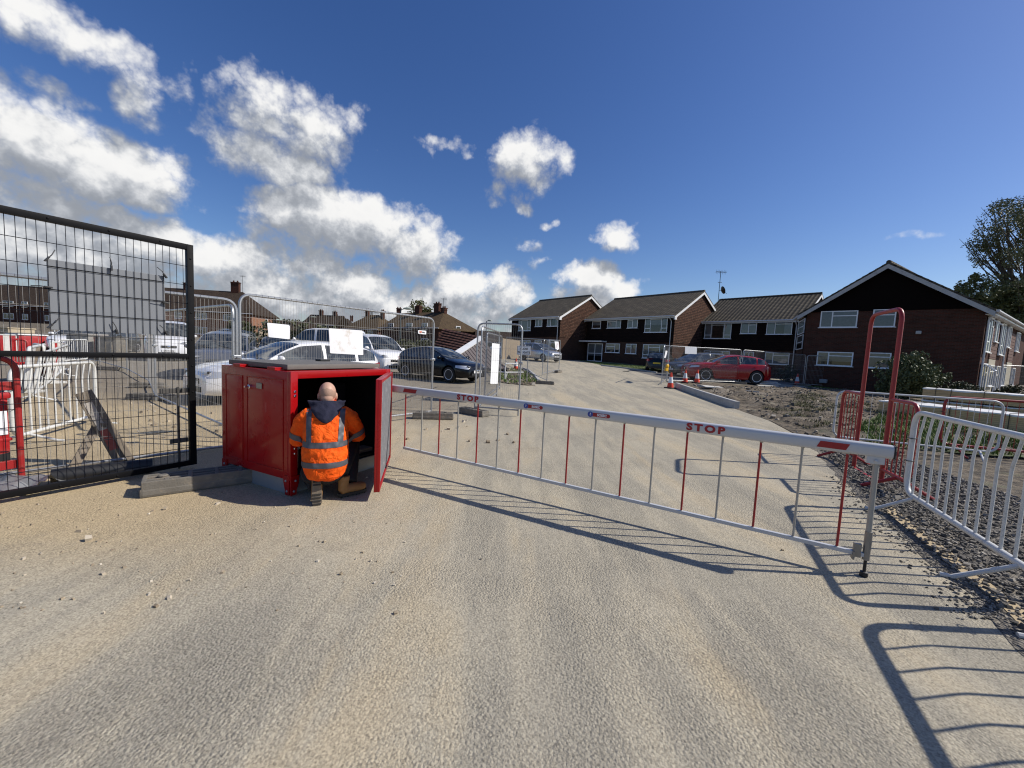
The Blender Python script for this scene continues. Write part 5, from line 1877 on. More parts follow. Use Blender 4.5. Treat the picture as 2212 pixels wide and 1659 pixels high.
CARS = {
 # deck line (bonnet, belt, boot), roof line, wheel positions, all in metres for a car facing +X
 'estate': dict(L=4.56, W=1.82, H=1.50, deck=[(2.28, .58), (2.20, .72), (1.95, .84), (1.05, .99), (.4, .97), (-1.2, 1.01), (-1.9, 1.04), (-2.2, .98), (-2.28, .62)],
                ws=(1.18, .30), roof=[(1.18, .98), (.72, 1.25), (.30, 1.44), (-.3, 1.50), (-1.2, 1.46), (-1.75, 1.38), (-2.02, 1.22), (-2.14, 1.02)], rear=(-1.72, -2.14), wx=(1.40, -1.28), wr=.32, pill=(-.33, -1.30)),
 'hatch': dict(L=4.20, W=1.77, H=1.43, deck=[(2.10, .56), (2.04, .68), (1.80, .79), (.95, .94), (.3, .92), (-1.0, .96), (-1.75, .99), (-2.02, .92), (-2.10, .60)],
               ws=(1.05, .15), roof=[(1.05, .93), (.6, 1.18), (.15, 1.36), (-.4, 1.43), (-1.1, 1.38), (-1.5, 1.30), (-1.85, 1.08), (-1.98, .95)], rear=(-1.45, -1.97), wx=(1.25, -1.30), wr=.32, pill=(-.55, -1.32)),
 'mpv': dict(L=4.45, W=1.82, H=1.66, deck=[(2.22, .62), (2.16, .76), (1.95, .88), (1.3, 1.02), (.5, 1.0), (-1.2, 1.04), (-2.0, 1.06), (-2.18, 1.0), (-2.22, .62)],
             ws=(1.45, .42), roof=[(1.45, 1.0), (.95, 1.3), (.42, 1.56), (-.3, 1.66), (-1.4, 1.62), (-1.9, 1.52), (-2.08, 1.28), (-2.16, 1.05)], rear=(-1.9, -2.16), wx=(1.36, -1.36), wr=.33, pill=(-.25, -1.35)),
 'suv': dict(L=4.73, W=1.94, H=1.65, deck=[(2.36, .74), (2.30, .92), (2.0, 1.03), (1.05, 1.13), (.5, 1.09), (-1.1, 1.14), (-1.9, 1.16), (-2.22, 1.10), (-2.36, .78)],
             ws=(1.10, .30), roof=[(1.10, 1.12), (.7, 1.36), (.28, 1.56), (-.3, 1.65), (-1.2, 1.60), (-1.75, 1.50), (-2.05, 1.30), (-2.18, 1.13)], rear=(-1.68, -2.17), wx=(1.46, -1.42), wr=.385, pill=(-.35, -1.42)),
 'van': dict(L=4.40, W=1.83, H=1.84, deck=[(2.20, .64), (2.13, .82), (1.9, .97), (1.38, 1.10), (.6, 1.08), (-1.6, 1.10), (-2.15, 1.10), (-2.20, .66)],
             ws=(1.48, .72), roof=[(1.48, 1.08), (1.1, 1.45), (.72, 1.72), (.2, 1.82), (-.6, 1.84), (-1.9, 1.82), (-2.1, 1.72), (-2.16, 1.12)], rear=(-2.06, -2.16), wx=(1.42, -1.32), wr=.32, pill=(-.05, -.10)),
 'bigvan': dict(L=5.1, W=1.95, H=2.0, deck=[(2.55, .66), (2.48, .90), (2.2, 1.06), (1.75, 1.20), (.9, 1.16), (-1.9, 1.18), (-2.5, 1.18), (-2.55, .66)],
                ws=(1.85, 1.05), roof=[(1.85, 1.18), (1.5, 1.55), (1.05, 1.88), (.5, 1.98), (-.6, 2.0), (-2.3, 1.98), (-2.46, 1.88), (-2.52, 1.2)], rear=(-2.42, -2.52), wx=(1.62, -1.52), wr=.34, pill=(.25, .20)),
}
def make_car(label, kind, loc, rz, pm, plate=None, rplate=None, rim=None, panel_sides=False, trim=None, cat='car', group='parked cars', spokes=5, grille='wide', roofm=None):
    C = CARS[kind]
    name = 'parked_van' if cat == 'van' else 'parked_car'
    t = thing(name, label, cat, loc, rz, group)
    L, Wd, H = C['L'], C['W'], C['H']
    hl, hw = L / 2, Wd / 2
    sill, bump = .20, .24
    wx, wr = C['wx'], C['wr']
    ar = wr + .055
    xs = set()
    N = 46
    for i in range(N + 1): xs.add(round(-hl + L * i / N, 3))
    for x in wx:
        for q in range(-8, 9): xs.add(round(x + ar * math.sin(q / 8 * math.pi / 2) * 1.0, 3))
    for d in (.01, .03, .06): xs.add(round(hl - d, 3)); xs.add(round(-hl + d, 3))
    for x in C['pill']:
        xs.add(x - .045); xs.add(x + .045)
    xs |= {C['ws'][0], C['ws'][1], C['rear'][0], C['rear'][1]}
    xs = sorted(xs, reverse=True)
    xs = [x for i, x in enumerate(xs) if i == 0 or xs[i - 1] - x > .004]
    def width(x):
        k = abs(x) / hl
        return hw * (1 - .30 * max(0, (k - .70) / .30) ** 2.4 - .03 * k * k)
    def deck(x): return smoothi(C['deck'], x, .08)
    def low(x):
        z = sill if abs(x) < hl * .75 else lerp(sill, bump, (abs(x) / hl - .75) / .25)
        return z
    def arch(x):
        z = 0
        for c in wx:
            d = abs(x - c)
            if d < ar: z = max(z, wr + math.sqrt(max(0, ar * ar - d * d)))
        return z
    def section(x):
        w, zt, zb = width(x), deck(x), max(low(x), arch(x))
        zl = low(x)
        h = zt - zl
        pts = [(.86 * w, zl), (.965 * w, zl + .05), (1.0 * w, zl + .30 * h), (1.0 * w, zl + .52 * h), (.985 * w, zl + .70 * h), (.955 * w, zt - .07), (.915 * w, zt - .015), (.86 * w, zt + .006)]
        if zb > zl + .001:
            pts = [(y, max(z, zb + .004 * i)) for i, (y, z) in enumerate(pts)]
        cr = .035
        pts += [(.5 * w, zt + .02 + cr * .5), (0, zt + .02 + cr * .75)]
        return pts
    def sidey(x, z):
        p = section(x)
        for (ya, za), (yb, zb_) in zip(p, p[1:]):
            if za <= z <= zb_ and zb_ > za: return lerp(ya, yb, (z - za) / (zb_ - za))
        return p[5][0]
    b = MB()
    for sg in (1, -1):
        rows = [[(x, y * sg, z) for y, z in section(x)] for x in xs]
        b.grid(rows)
        for x in (xs[0], xs[-1]):
            p = [(x, y * sg, z) for y, z in section(x)]
            b.add(p + [(x, 0, p[0][2])], [tuple(range(len(p) + 1))])
    # upper structure
    roof = lambda x: smoothi(C['roof'], x, .10)
    ux = [x for x in xs if C['rear'][1] - .001 <= x <= C['ws'][0] + .001]
    def usec(x):
        w, zd = width(x) * .905, deck(x) - .02
        zt = max(roof(x), zd + .012)
        f = min(1, (zt - zd) / (H - deck(0)))
        tw = w * (1 - .17 * f)
        return [(w, zd), (lerp(w, tw, .55) + .012 * f, lerp(zd, zt, .5)), (tw, zt - .075 * f), (tw - .05, zt - .03 * f), (tw - .14, zt), (tw * .45, zt + .022 * f), (0, zt + .028 * f)]
    glassb = {'windscreen': MB(), 'rear_window': MB()}
    side = {}
    rows = [usec(x) for x in ux]
    for i in range(len(ux) - 1):
        xm = (ux[i] + ux[i + 1]) / 2
        for j in range(6):
            kind_ = 'body'
            if j >= 3:
                if xm > C['ws'][1] + .02: kind_ = 'windscreen'
                elif xm < C['rear'][0]: kind_ = 'rear_window' if (xm > C['rear'][1] + .02 and not panel_sides) else 'body'
            elif j <= 1:
                zt = roof(xm)
                zd = deck(xm)
                tall = (zt - zd) > .17
                pil = any(abs(xm - q) < .046 for q in C['pill'])
                if tall and not pil and xm > C['rear'][0] - .22 and not (panel_sides and xm < C['pill'][0]):
                    kind_ = 'side'
            for sg in (1, -1):
                q = [(ux[i], rows[i][j][0] * sg, rows[i][j][1]), (ux[i + 1], rows[i + 1][j][0] * sg, rows[i + 1][j][1]), (ux[i + 1], rows[i + 1][j + 1][0] * sg, rows[i + 1][j + 1][1]), (ux[i], rows[i][j + 1][0] * sg, rows[i][j + 1][1])]
                if kind_ == 'body': b.add(q, [(0, 1, 2, 3)])
                elif kind_ == 'side':
                    key = (sg, sum(1 for pz in C['pill'] if xm < pz))
                    side.setdefault(key, MB()).add(q, [(0, 1, 2, 3)])
                else: glassb[kind_].add(q, [(0, 1, 2, 3)])
    body = b.build('body', pm, t, smooth=True, sharp=.75)
    for kx, g in glassb.items():
        if g.v: g.build(kx, M_CARGLASS, t, smooth=True, sharp=1.2)
    for key, g in side.items(): g.build('side_window', M_CARGLASS, t, smooth=True, sharp=1.2)
    # dark underside and wheel housings
    b = MB()
    b.box((0, 0, .40), (L * .86, Wd * .80, .40))
    b.build('underbody', M_PLASTIC, t)
    # wheels
    rim = rim or M_ALLOY
    for x in wx:
        for sg in (1, -1):
            T = Matrix.Translation((x, sg * (hw - .125), wr)) @ Matrix.Rotation(-R(90) * sg, 4, 'X')
            wh = MB()
            rr = wr * .68
            wh.lathe([(rr, -.09), (wr * .93, -.10), (wr, -.07), (wr, .07), (wr * .93, .10), (rr, .10), (rr - .01, .06)], 30, T)
            w_ = wh.build('wheel', M_TYRE, t, smooth=True, sharp=.8)
            rb = MB()
            rb.lathe([(rr * .99, .098), (rr * .90, .09), (rr * .86, .03), (rr * .85, -.05), (0, -.05)], 30, T, 0)
            rb.build('rim_well', M_PLASTIC if spokes else rim, w_, smooth=True)
            rb = MB()
            rb.lathe([(rr * 1.0, .092), (rr * .99, .102), (rr * .90, .098), (rr * .88, .085)], 30, T)
            rb.lathe([(rr * .24, .03), (rr * .24, .088), (rr * .18, .096), (0, .098)], 14, T)
            for q in range(spokes):
                a = 2 * math.pi * q / spokes + .3
                for off in (0,):
                    wd = .42 if spokes <= 5 else .20
                    Q = T @ Matrix.Rotation(a + off, 4, 'Z')
                    rb.add([(rr * .16, -rr * wd * .36, .088), (rr * .92, -rr * wd * .55, .096), (rr * .92, rr * wd * .55, .096), (rr * .16, rr * wd * .36, .088),
                            (rr * .16, -rr * wd * .5, .05), (rr * .92, -rr * wd * .55, .05), (rr * .92, rr * wd * .55, .05), (rr * .16, rr * wd * .5, .05)],
                           [(0, 1, 2, 3), (0, 4, 5, 1), (3, 2, 6, 7), (1, 5, 6, 2)], Q)
            rb.build('rim', rim, w_, smooth=True, sharp=.5)
    def side_patch(nm, m, x0, x1, zf0, zf1, parent=t, off=.006, nx=10, nz=6, sides=(1, -1)):
        for sg in sides:
            q = MB()
            P = []
            for i in range(nx + 1):
                u = i / nx
                x = lerp(x0, x1, u)
                za, zb_ = zf0(u), zf1(u)
                P.append([(x, sg * (sidey(x, z) + off), z) for z in [lerp(za, zb_, j / nz) for j in range(nz + 1)]])
            q.grid(P)
            # skirt back into the body
            q.grid([[(p[0], p[1] - sg * off * 2.5, p[2]) for p in P[0]], P[0]])
            q.grid([P[-1], [(p[0], p[1] - sg * off * 2.5, p[2]) for p in P[-1]]])
            q.build(nm, m, parent, smooth=True, sharp=.7)
    zt = deck(hl - .25)
    # lamps
    e = hl - .004
    side_patch('headlight', M_LAMPC, e - .02, e - .50, lambda u: zt - .20 + .06 * u, lambda u: zt - .055 + .035 * u - .03 * u * u, nx=12)
    zr = deck(-hl + .3)
    if kind in ('van', 'bigvan', 'mpv'):
        side_patch('tail_light', M_LAMPR, -e + .02, -e + .16, lambda u: zr - .42, lambda u: zr - .05)
    else:
        side_patch('tail_light', M_LAMPR, -e + .02, -e + .42, lambda u: zr - .26 + .10 * u, lambda u: zr - .06 - .02 * u, nx=12)
    # seams, handles, trim strips
    for x in (C['ws'][1] + .62, C['pill'][0], C['pill'][-1] - .05 if len(C['pill']) > 1 and C['pill'][1] < -.5 else C['pill'][0] - .75):
        if abs(min((abs(x - c) for c in wx))) < ar * .6: continue
        side_patch('door_seam', M_PLASTIC, x + .005, x - .005, lambda u: low(x) + .10, lambda u: deck(x) - .05, off=.0015, nx=1, nz=10)
    for x in (C['pill'][0] + .16, C['pill'][-1] + .14 if C['pill'][-1] < -.9 else C['pill'][0] - .5):
        for sg in (1, -1):
            z = deck(x) - .16
            q = MB()
            q.box((x, sg * (sidey(x, z) + .018), z), (.17, .022, .028), bev=.008)
            q.build('door_handle', pm, t, smooth=True)
    xm_ = C['ws'][0] - .28
    for sg in (1, -1):
        q = MB()
        y = width(xm_) * .93
        q.ball((xm_, sg * (y + .12), deck(xm_) + .07), (.075, .115, .075), nu=14, nv=10)
        q.box((xm_ + .01, sg * (y + .02), deck(xm_) + .03), (.06, .10, .035))
        q.build('wing_mirror', pm if trim is None else trim, t, smooth=True)
    # front end
    wf = width(hl) * .98
    zg = deck(hl - .05)
    q = MB()
    if grille == 'wide': q.box((hl - .01, 0, zg - .14), (.05, wf * .95, .12), bev=.02)
    elif grille == 'tall': q.box((hl - .01, 0, zg - .22), (.05, wf * .62, .36), bev=.03)
    elif grille == 'mesh': q.box((hl - .01, 0, zg - .16), (.05, wf * .80, .22), bev=.04)
    q.build('grille', M_PLASTIC, t)
    q = MB()
    q.box((hl - .012, 0, bump + .10), (.05, wf * 1.3, .13), bev=.03)
    q.build('lower_intake', M_PLASTIC, t)
    q = MB()
    q.lathe([(.055, 0), (.055, .02), (.035, .03), (0, .03)], 16, Matrix.Translation((hl + .005, 0, zg - .14)) @ Matrix.Rotation(R(90), 4, 'Y'))
    q.build('badge', M_CHROME, t, smooth=True)
    q = MB()
    q.box((-hl + .02, 0, bump + .10), (.06, wf * 1.3, .14), bev=.03)
    q.build('rear_bumper', M_PLASTIC, t)
    for sgn, txt, pmm in ((1, plate, M_PLATEW), (-1, rplate, M_PLATEY)):
        q = MB()
        zp = bump + .23 if sgn > 0 else zr - .36
        xp = sgn * (hl + .012)
        q.box((xp, 0, zp), (.012, .52, .11), bev=.003)
        po = q.build('number_plate', pmm, t)
        if txt:
            Tt = Matrix.Translation((xp + sgn * .0075, 0, zp)) @ Matrix.Rotation(R(90) * sgn, 4, 'Z') @ TXZ
            text_mesh(txt, .088, 'lettering', M_SIGNK, po, Tt, .0022, .0008)
    q = MB()   # wipers
    for y in (.35, -.25):
        x0 = C['ws'][0] - .03
        q = MB()
        q.tube([(x0, y, deck(x0) + .05), (x0 - .22, y - .5, roof(x0 - .22) + .03)], .009, 5)
        q.build('wiper', M_PLASTIC, t)
    return t

def carpos(kind, front_px, rear_px, zf=.0, pull=None):
    """two ground pixels under the nose and the tail give place and heading"""
    a, b = G(*front_px), G(*rear_px)
    m = (a + b) / 2
    return (m.x, m.y, gz(m.x, m.y) + .004), face_dir(b, a)
def at(px, y, kind='hatch'):
    """on the terrain at a picture column and a distance"""
    lo, hi = 760, 1200
    for _ in range(40):
        m = (lo + hi) / 2
        if G(px, m).y > y: lo = m
        else: hi = m
    p = G(px, (lo + hi) / 2)
    return Vector((p.x, p.y, gz(p.x, p.y) + .004))
P_WHITE = paint('white', (.80, .80, .80))
P_BLACK = mat('paint black', (.003, .003, .004), .2, 0, var=0, coat=.35, spec=.25)
P_RED = mat('paint deep red', (.27, .003, .006), .25, 0, var=0, coat=.5, spec=.3)
P_GREY = mat('paint mid grey', (.055, .062, .066), .3, .3, var=.03, coat=.5)
P_BLUEG = mat('paint blue grey', (.125, .135, .155), .3, .25, var=.03, coat=.5)
P_SILV = paint('silver', (.50, .51, .52), .7, .28)
P_DARK = mat('paint dark green black', (.006, .008, .008), .25, 0, var=0, coat=.4, spec=.3)
P_BRONZE = paint('dusty brown grey', (.16, .15, .13), .5, .35)

def place_cars():
    q = at(640, 10.6)
    make_car('white estate car with long side windows, parked behind the red cabinet', 'estate', q, R(-122), P_WHITE, 'JT16 EPZ', 'JT16 EPZ')
    make_car('black hatchback with five spoke alloy wheels beside the collapsed roof', 'hatch', at(950, 17.6), R(-32), P_BLACK, 'JB U0C', 'JB U0C', grille='tall')
    make_car('blue grey hatchback behind the fence, between the gate post and the white estate', 'mpv', at(492, 15.2), R(-62), P_BLUEG, 'KX08 LVD', None)
    make_car('white van with plate GU12 XDJ facing the camera, below the grey sign board', 'bigvan', at(368, 21.5), R(-50), P_WHITE, 'GU12 XDJ', None, panel_sides=True, cat='van', group='parked vans', grille='wide')
    make_car('small white van with wide windscreen, between the white estate and the black hatchback', 'van', at(805, 20.0), R(-42), P_WHITE, 'LR59 XCB', None, panel_sides=True, cat='van', group='parked vans')
    make_car('tall white van with dark side glass, behind the roof of the white estate', 'bigvan', at(705, 26), R(172), P_WHITE, None, None, cat='van', group='parked vans')
    make_car('black car behind the blue grey hatchback and the small white sheet', 'hatch', at(598, 22), R(-60), P_DARK, None, None)
    make_car('dark car at the back of the car park, behind the blue grey hatchback', 'mpv', at(500, 27), R(-80), P_DARK, None, None)
    make_car('white car seen under the left end of the grey sign board', 'hatch', at(178, 24), R(-60), P_WHITE, None, None)
    make_car('dark car beside the white car, under the grey sign board', 'hatch', at(232, 23), R(-70), P_DARK, None, None)
    make_car('silver people carrier parked before the sunlit gable of the leftmost brick house', 'mpv', at(1166, 36.5), R(-52), P_SILV, 'GX09 RKE', None)
    make_car('white car partly hidden behind the CLOSE THE GATE sign', 'suv', at(1096, 40), R(-120), P_WHITE, None, None)
    make_car('deep red sports utility car on dark bay in front of the third house', 'suv', at(1563, 24.0), R(176), P_RED, 'LM71 BFV', 'LM71 BFV', spokes=10, grille='tall')
    make_car('grey people carrier with silver roof line, left of the red car', 'mpv', at(1507, 27.0), R(196), P_GREY, 'HV13 OSN', None)
    make_car('black hatchback seen from behind, left of the grey people carrier', 'hatch', at(1426, 30.5), R(62), P_DARK, None, None)
place_cars()

# ------------------------------------------------------------------ cones, slabs, lamp, small site things
M_CONER = mat('cone orange red', (.72, .055, .018), .5, var=.1, dirt=(.3, .12, .08), dirtamt=.3)
def cone(label, p, s=1.0, lean=0.0):
    t = thing('traffic_cone', label, 'traffic cone', (p[0], p[1], gz(p[0], p[1]) + .006), random.random() * 3, 'traffic cones')
    t.rotation_euler.x = lean
    b = MB()
    b.box((0, 0, .025 * s), (.40 * s, .40 * s, .05 * s), bev=.012)
    b.build('base', M_PLASTIC, t)
    b = MB()
    b.lathe([(.15 * s, .05 * s), (.145 * s, .08 * s), (.030 * s, .75 * s), (.02 * s, .75 * s), (.0, .72 * s)], 24)
    b.build('body', M_CONER, t, smooth=True)
    b = MB()
    def rr(z): return lerp(.145, .030, (z - .08) / .67) * s + .002
    b.lathe([(rr(.26), .26 * s), (rr(.54), .54 * s)], 24)
    b.build('reflective_sleeve', M_WHITEP, t, smooth=True)
    return t
cone('traffic cone at the end of the new kerb, a yellow lamp on top', G(1447.5, 839))
cone('traffic cone before the bonnet of the red car, left of its twin', at(1479, 21.8))
cone('traffic cone before the front wheel of the red car, right of its twin', at(1505, 22.0))
cone('traffic cone on the rubble before the gabled house', G(1721, 832))
cone('faded traffic cone on the planting bed beside the white pipe frame', G(1114, 800))
def road_lamp():
    p = at(1439.5, 19.3)
    p = DP(1440, 795, G(1447.5, 839).y)
    t = thing('warning_lamp', 'yellow battery warning lamp on the cone at the kerb end', 'lamp', (p.x, p.y, p.z), R(30))
    m = mat('yellow plastic', (.75, .42, .02), .4, var=.08)
    b = MB()
    b.box((0, 0, -.06), (.17, .10, .16), bev=.02)
    b.build('battery_case', m, t)
    b = MB()
    b.lathe([(.085, -.03), (.095, 0), (.09, .03), (.05, .05), (0, .055)], 18, Matrix.Translation((0, -.03, .10)) @ Matrix.Rotation(R(90), 4, 'X'))
    b.build('lens', m, t, smooth=True)
    b = MB()
    b.tube([(.09, 0, -.1), (.14, 0, -.2)], .012, 6)
    b.build('bracket', m, t)
road_lamp()
def slab(name, label, pts, th, m, cat, lift=.03):
    P = [G(*p) for p in pts]
    z = sum(gz(p.x, p.y) for p in P) / len(P) + lift
    c = sum(P, Vector()) / len(P)
    t = MB()
    n = len(P)
    up = [Vector((p.x - c.x, p.y - c.y, th)) for p in P]
    dn = [Vector((p.x - c.x, p.y - c.y, 0)) for p in P]
    t.add(up + dn, [tuple(range(n)), tuple(range(2 * n - 1, n - 1, -1))] + [(i, i + n, (i + 1) % n + n, (i + 1) % n) for i in range(n)])
    o = t.build(name, m)
    o.location = (c.x, c.y, z)
    return tag(o, label, cat)
slab('plywood_sheet', 'pale square board lying on the rubble behind the kerb', ((1514, 836.5), (1553, 841), (1562, 845), (1524, 843)), .03, mat('pale board', (.55, .53, .47), .7, var=.1), 'board', .12)
for i, (dx, dy, lab) in enumerate(((0, 0, 'lowest pale plank of the small stack before the red car'), (4, -2.2, 'middle pale plank of the small stack before the red car'), (-2, -4.2, 'top pale plank of the small stack before the red car'))):
    slab('timber_plank', lab, ((1634 + dx, 834 + dy), (1676 + dx, 835.5 + dy), (1682 + dx, 837 + dy), (1638 + dx, 836 + dy)), .05, mat('pale board', (.55, .53, .47)), 'plank', .04 + .055 * i)
slab('timber_stake', 'short wooden stake leaning on the rubble beside the kerb', ((1496, 836), (1498, 836), (1505, 842), (1503, 842)), .05, M_WOOD, 'stake', .15)
slab('drain_cover', 'dark rectangular drain cover set into the road', ((1349, 801), (1362, 801.5), (1358, 803.2), (1345, 802.6)), .012, M_PLASTIC, 'drain cover', .002)

M_TIMB = None
def lumber_mat():
    m, k, b = nodes_of('sawn timber pack')
    uv = k.new('ShaderNodeTexCoord').outputs['UV']
    t = k.new('ShaderNodeTexBrick')
    k.l.new(uv, t.inputs['Vector'])
    for n_, v_ in (('Scale', 1.0), ('Brick Width', 4.8), ('Row Height', .05), ('Mortar Size', .002), ('Mortar Smooth', .1), ('Bias', 0.0)):
        t.inputs[n_].default_value = v_
    k.put(t.inputs['Color1'], (.78, .53, .26)); k.put(t.inputs['Color2'], (.66, .44, .21)); k.put(t.inputs['Mortar'], (.12, .08, .05))
    k.put(b.inputs['Base Color'], k.mix(.35, t.outputs['Color'], k.ramp(k.noise(uv, 3, 6, .7), (.3, .4), (.7, 1.0)), 'MULTIPLY'))
    b.inputs['Roughness'].default_value = .75
    return m
M_LUMBER = lumber_mat()
M_WRAP = mat('white plastic wrap', (.80, .79, .76), .45, var=.08, vscale=5, bump=.6, bscale=9, dirt=(.55, .47, .36), dirtamt=.3)
def timber_pack(label, p, q, w, z0, h):
    rz = face_dir(p, q)
    L = (Vector(q) - Vector(p)).to_2d().length
    g = gz(p[0], p[1])
    t = thing('timber_pack', label, 'timber pack', (p[0], p[1], g + z0), rz, 'packs of sawn timber')
    b = MB()
    b.box((L / 2, w / 2, h / 2), (L, w, h))
    b.build('boards', M_LUMBER, t)
    b = MB()
    n = 40
    rows = []
    for i in range(n + 1):
        x = lerp(-.012, L * .995, i / n)
        row = []
        for (y, z) in ((-.006, h - .035), (-.008, h - .012), (-.004, h + .006), (w * .2, h + .015), (w * .5, h + .012), (w * .8, h + .016), (w + .006, h + .006), (w + .012, h - .09)):
            wob = mnoise.noise((x * 2.2, y * 4, z * 3 + z0))
            dz = .035 * wob if z < h - .02 else .012 * wob
            row.append((x, y + (.004 * wob if z < h else 0), z + dz))
        rows.append(row)
    b.grid(rows)
    b.build('plastic_cover', M_WRAP, t, smooth=True, sharp=1.0)
    for x in (.35, .75, L * .42, L * .7):
        b = MB()
        b.tube(fillet([(x, -.022, -.005), (x, -.022, h + .03), (x, w + .02, h + .03), (x, w + .02, -.005)], .02, 2), .009, 4)
        b.build('strap', M_SIGNK, t)
    for x in (.4, L * .5, L - .4):
        b = MB()
        b.box((x, w / 2, -.04), (.08, w, .08))
        b.build('bearer', M_WOOD, t)
pa, pb = at(1988, 15.4), at(2345, 12.4)
timber_pack('timber pack at the back, on top of another, wrapped in white plastic', pa, pb, 1.15, .42, .40)
timber_pack('timber pack at the bottom, under the rear wrapped pack', pa, pb, 1.15, .02, .34)
pc, pd = at(1895, 12.6), at(2345, 8.9)
timber_pack('timber pack lying in front with crumpled white wrap, behind the white mesh barrier', pc, pd, 1.2, .06, .44)

def pipe_frame():
    p = G(1090, 826)
    q = G(1120, 826)
    t = MB()
    L = (q - p).length
    t.tube(fillet([(0, 0, .05), (0, 0, .85), (L * 1.3, .1, .85)], .06), .03, 8)
    t.tube([(0, 0, .45), (L * 1.4, .1, .47)], .03, 8)
    t.tube(fillet([(-.3, .1, .47), (.1, 0, .45), (0, 0, .06), (L * 1.2, 0, .05)], .05), .03, 8)
    o = t.build('pipe_frame', M_WHITEB, smooth=True)
    o.location = (p.x, p.y, gz(p.x, p.y))
    o.rotation_euler.z = face_dir(p, q)
    tag(o, 'broken white pipe frame standing on the planting bed below the faded cone', 'pipe frame')
pipe_frame()

# the roof that was taken down and set on the ground
def fallen_roof():
    y0 = 25.5
    def pt(px, py, y): return DP(px, py, y)
    apex = pt(1037, 727, 25.0)
    base_l = pt(984, 760, 23.4)
    base_r = pt(1093, 793, 22.3)
    back = pt(961, 710, 26.5)
    backl = pt(941, 747, 24.9)
    g = gz(apex.x, apex.y)
    t = thing('fallen_roof', 'maroon tiled roof with white bargeboard and slatted gable lying on the ground', 'roof', (apex.x, apex.y, g))
    o = Vector((apex.x, apex.y, g))
    def rel(p): return p - o
    A, Bl, Br, K, Kl = map(rel, (apex, base_l, base_r, back, backl))
    # extend the tiled slope down to the ground
    dn = (Bl - A).normalized()
    Bl2 = Bl + dn * 2.2
    Kl2 = Kl + (Kl - K).normalized() * 2.2
    nrm = (Bl2 - A).cross(K - A).normalized()
    if nrm.z < 0: nrm = -nrm
    b = MB()
    v = [A, K, Kl2, Bl2]
    b.add(v + [p - nrm * .14 for p in v], [(0, 1, 2, 3), (7, 6, 5, 4), (0, 4, 5, 1), (1, 5, 6, 2), (2, 6, 7, 3), (3, 7, 4, 0)])
    nrow = 15
    for i in range(nrow):
        f = i / nrow
        p, q = A.lerp(Bl2, f), K.lerp(Kl2, f)
        d = (Bl2 - A) / nrow * .98
        b.add([p + nrm * .012, q + nrm * .012, q + d + nrm * .055, p + d + nrm * .055, p + d, q + d], [(0, 1, 2, 3), (3, 2, 5, 4)])
    b.build('tiled_slope', M_ROOFR, t)
    # gable triangle with slats
    gn = (Bl - A).cross(Br - A).normalized()
    if gn.y > 0: gn = -gn
    Bb = Bl + dn * 2.0
    Br2 = Br + (Br - A).normalized() * .2
    b = MB()
    v = [A - gn * .06, Bb - gn * .06, Br2 - gn * .06]
    b.add(v + [p - gn * .1 for p in v], [(0, 1, 2), (5, 4, 3), (0, 3, 4, 1), (1, 4, 5, 2), (2, 5, 3, 0)])
    b.build('gable_backing', M_PLASTIC, t)
    b = MB()
    n = 20
    for i in range(n):
        f0, f1 = (i + .06) / n, (i + .86) / n
        # slats run parallel to the right-hand slope
        p0, p1 = A.lerp(Bb, f0), A.lerp(Bb, f1)
        q0, q1 = Br2.lerp(Bb, f0), Br2.lerp(Bb, f1)
        vv = [p0, p1, q1, q0]
        b.add([x + gn * .02 for x in vv] + [x - gn * .055 for x in vv], [(0, 1, 2, 3), (0, 4, 5, 1), (2, 6, 7, 3), (1, 5, 6, 2), (3, 7, 4, 0)])
    b.build('gable_slats', mat('grey brown slats', (.20, .165, .15), .75, var=.15), t)
    b = MB()
    w = (Br - A).normalized() * .55
    v = [A + gn * .03, Bb + gn * .03, Bb + gn * .03 + w, A + gn * .03 + w * .8]
    b.add(v + [p + gn * .05 for p in v], [(3, 2, 1, 0), (4, 5, 6, 7), (0, 1, 5, 4), (1, 2, 6, 5), (2, 3, 7, 6), (3, 0, 4, 7)])
    b.build('bargeboard', M_WHITEP, t)
    b = MB()
    b.tube([Bl2 * .2 + A * .8, Br2 + Vector((.1, -.1, 0))], .02, 5)
    b.build('batten', M_WOOD, t)
fallen_roof()

# lamp posts, pylon
def lamp_post(label, px, py_top, y, arm=.9, hh=.6, green=False):
    p = DP(px, py_top, y)
    g = gz(p.x, p.y)
    t = thing('street_lamp', label, 'street lamp', (p.x, p.y, g), 0, 'street lamps')
    h = p.z - g
    b = MB()
    b.tube([(0, 0, 0), (0, 0, 1.2), (0, 0, h)], [.10, .07, .05], 8)
    b.build('column', mat('dark green column', (.03, .045, .05), .5), t, smooth=True)
    b = MB()
    b.tube([(0, 0, h), (arm * .5, 0, h + .12)], .035, 6)
    b.build('bracket_arm', mat('dark green column', (.03, .045, .05)), t)
    b = MB()
    b.ball((arm * .75, 0, h + .14), (arm * .5, .16, .12), nu=14, nv=8)
    b.build('lamp_head', mat('pale lamp head', (.42, .46, .38) if green else (.5, .5, .5), .4), t, smooth=True)
lamp_post('street lamp with pale green head above the fence, left of the corner house', 865.5, 669, 38, .9, green=True)
lamp_post('small street lamp on the skyline above the far hedge, near the hipped terrace', 666, 686, 75, 1.2)
lamp_post('slim street lamp above the narrow mesh gate, left of the brick row', 1051, 694, 55, .6)
lamp_post('short street lamp with white head beside the green headed lamp', 850, 688, 75, 1.3)
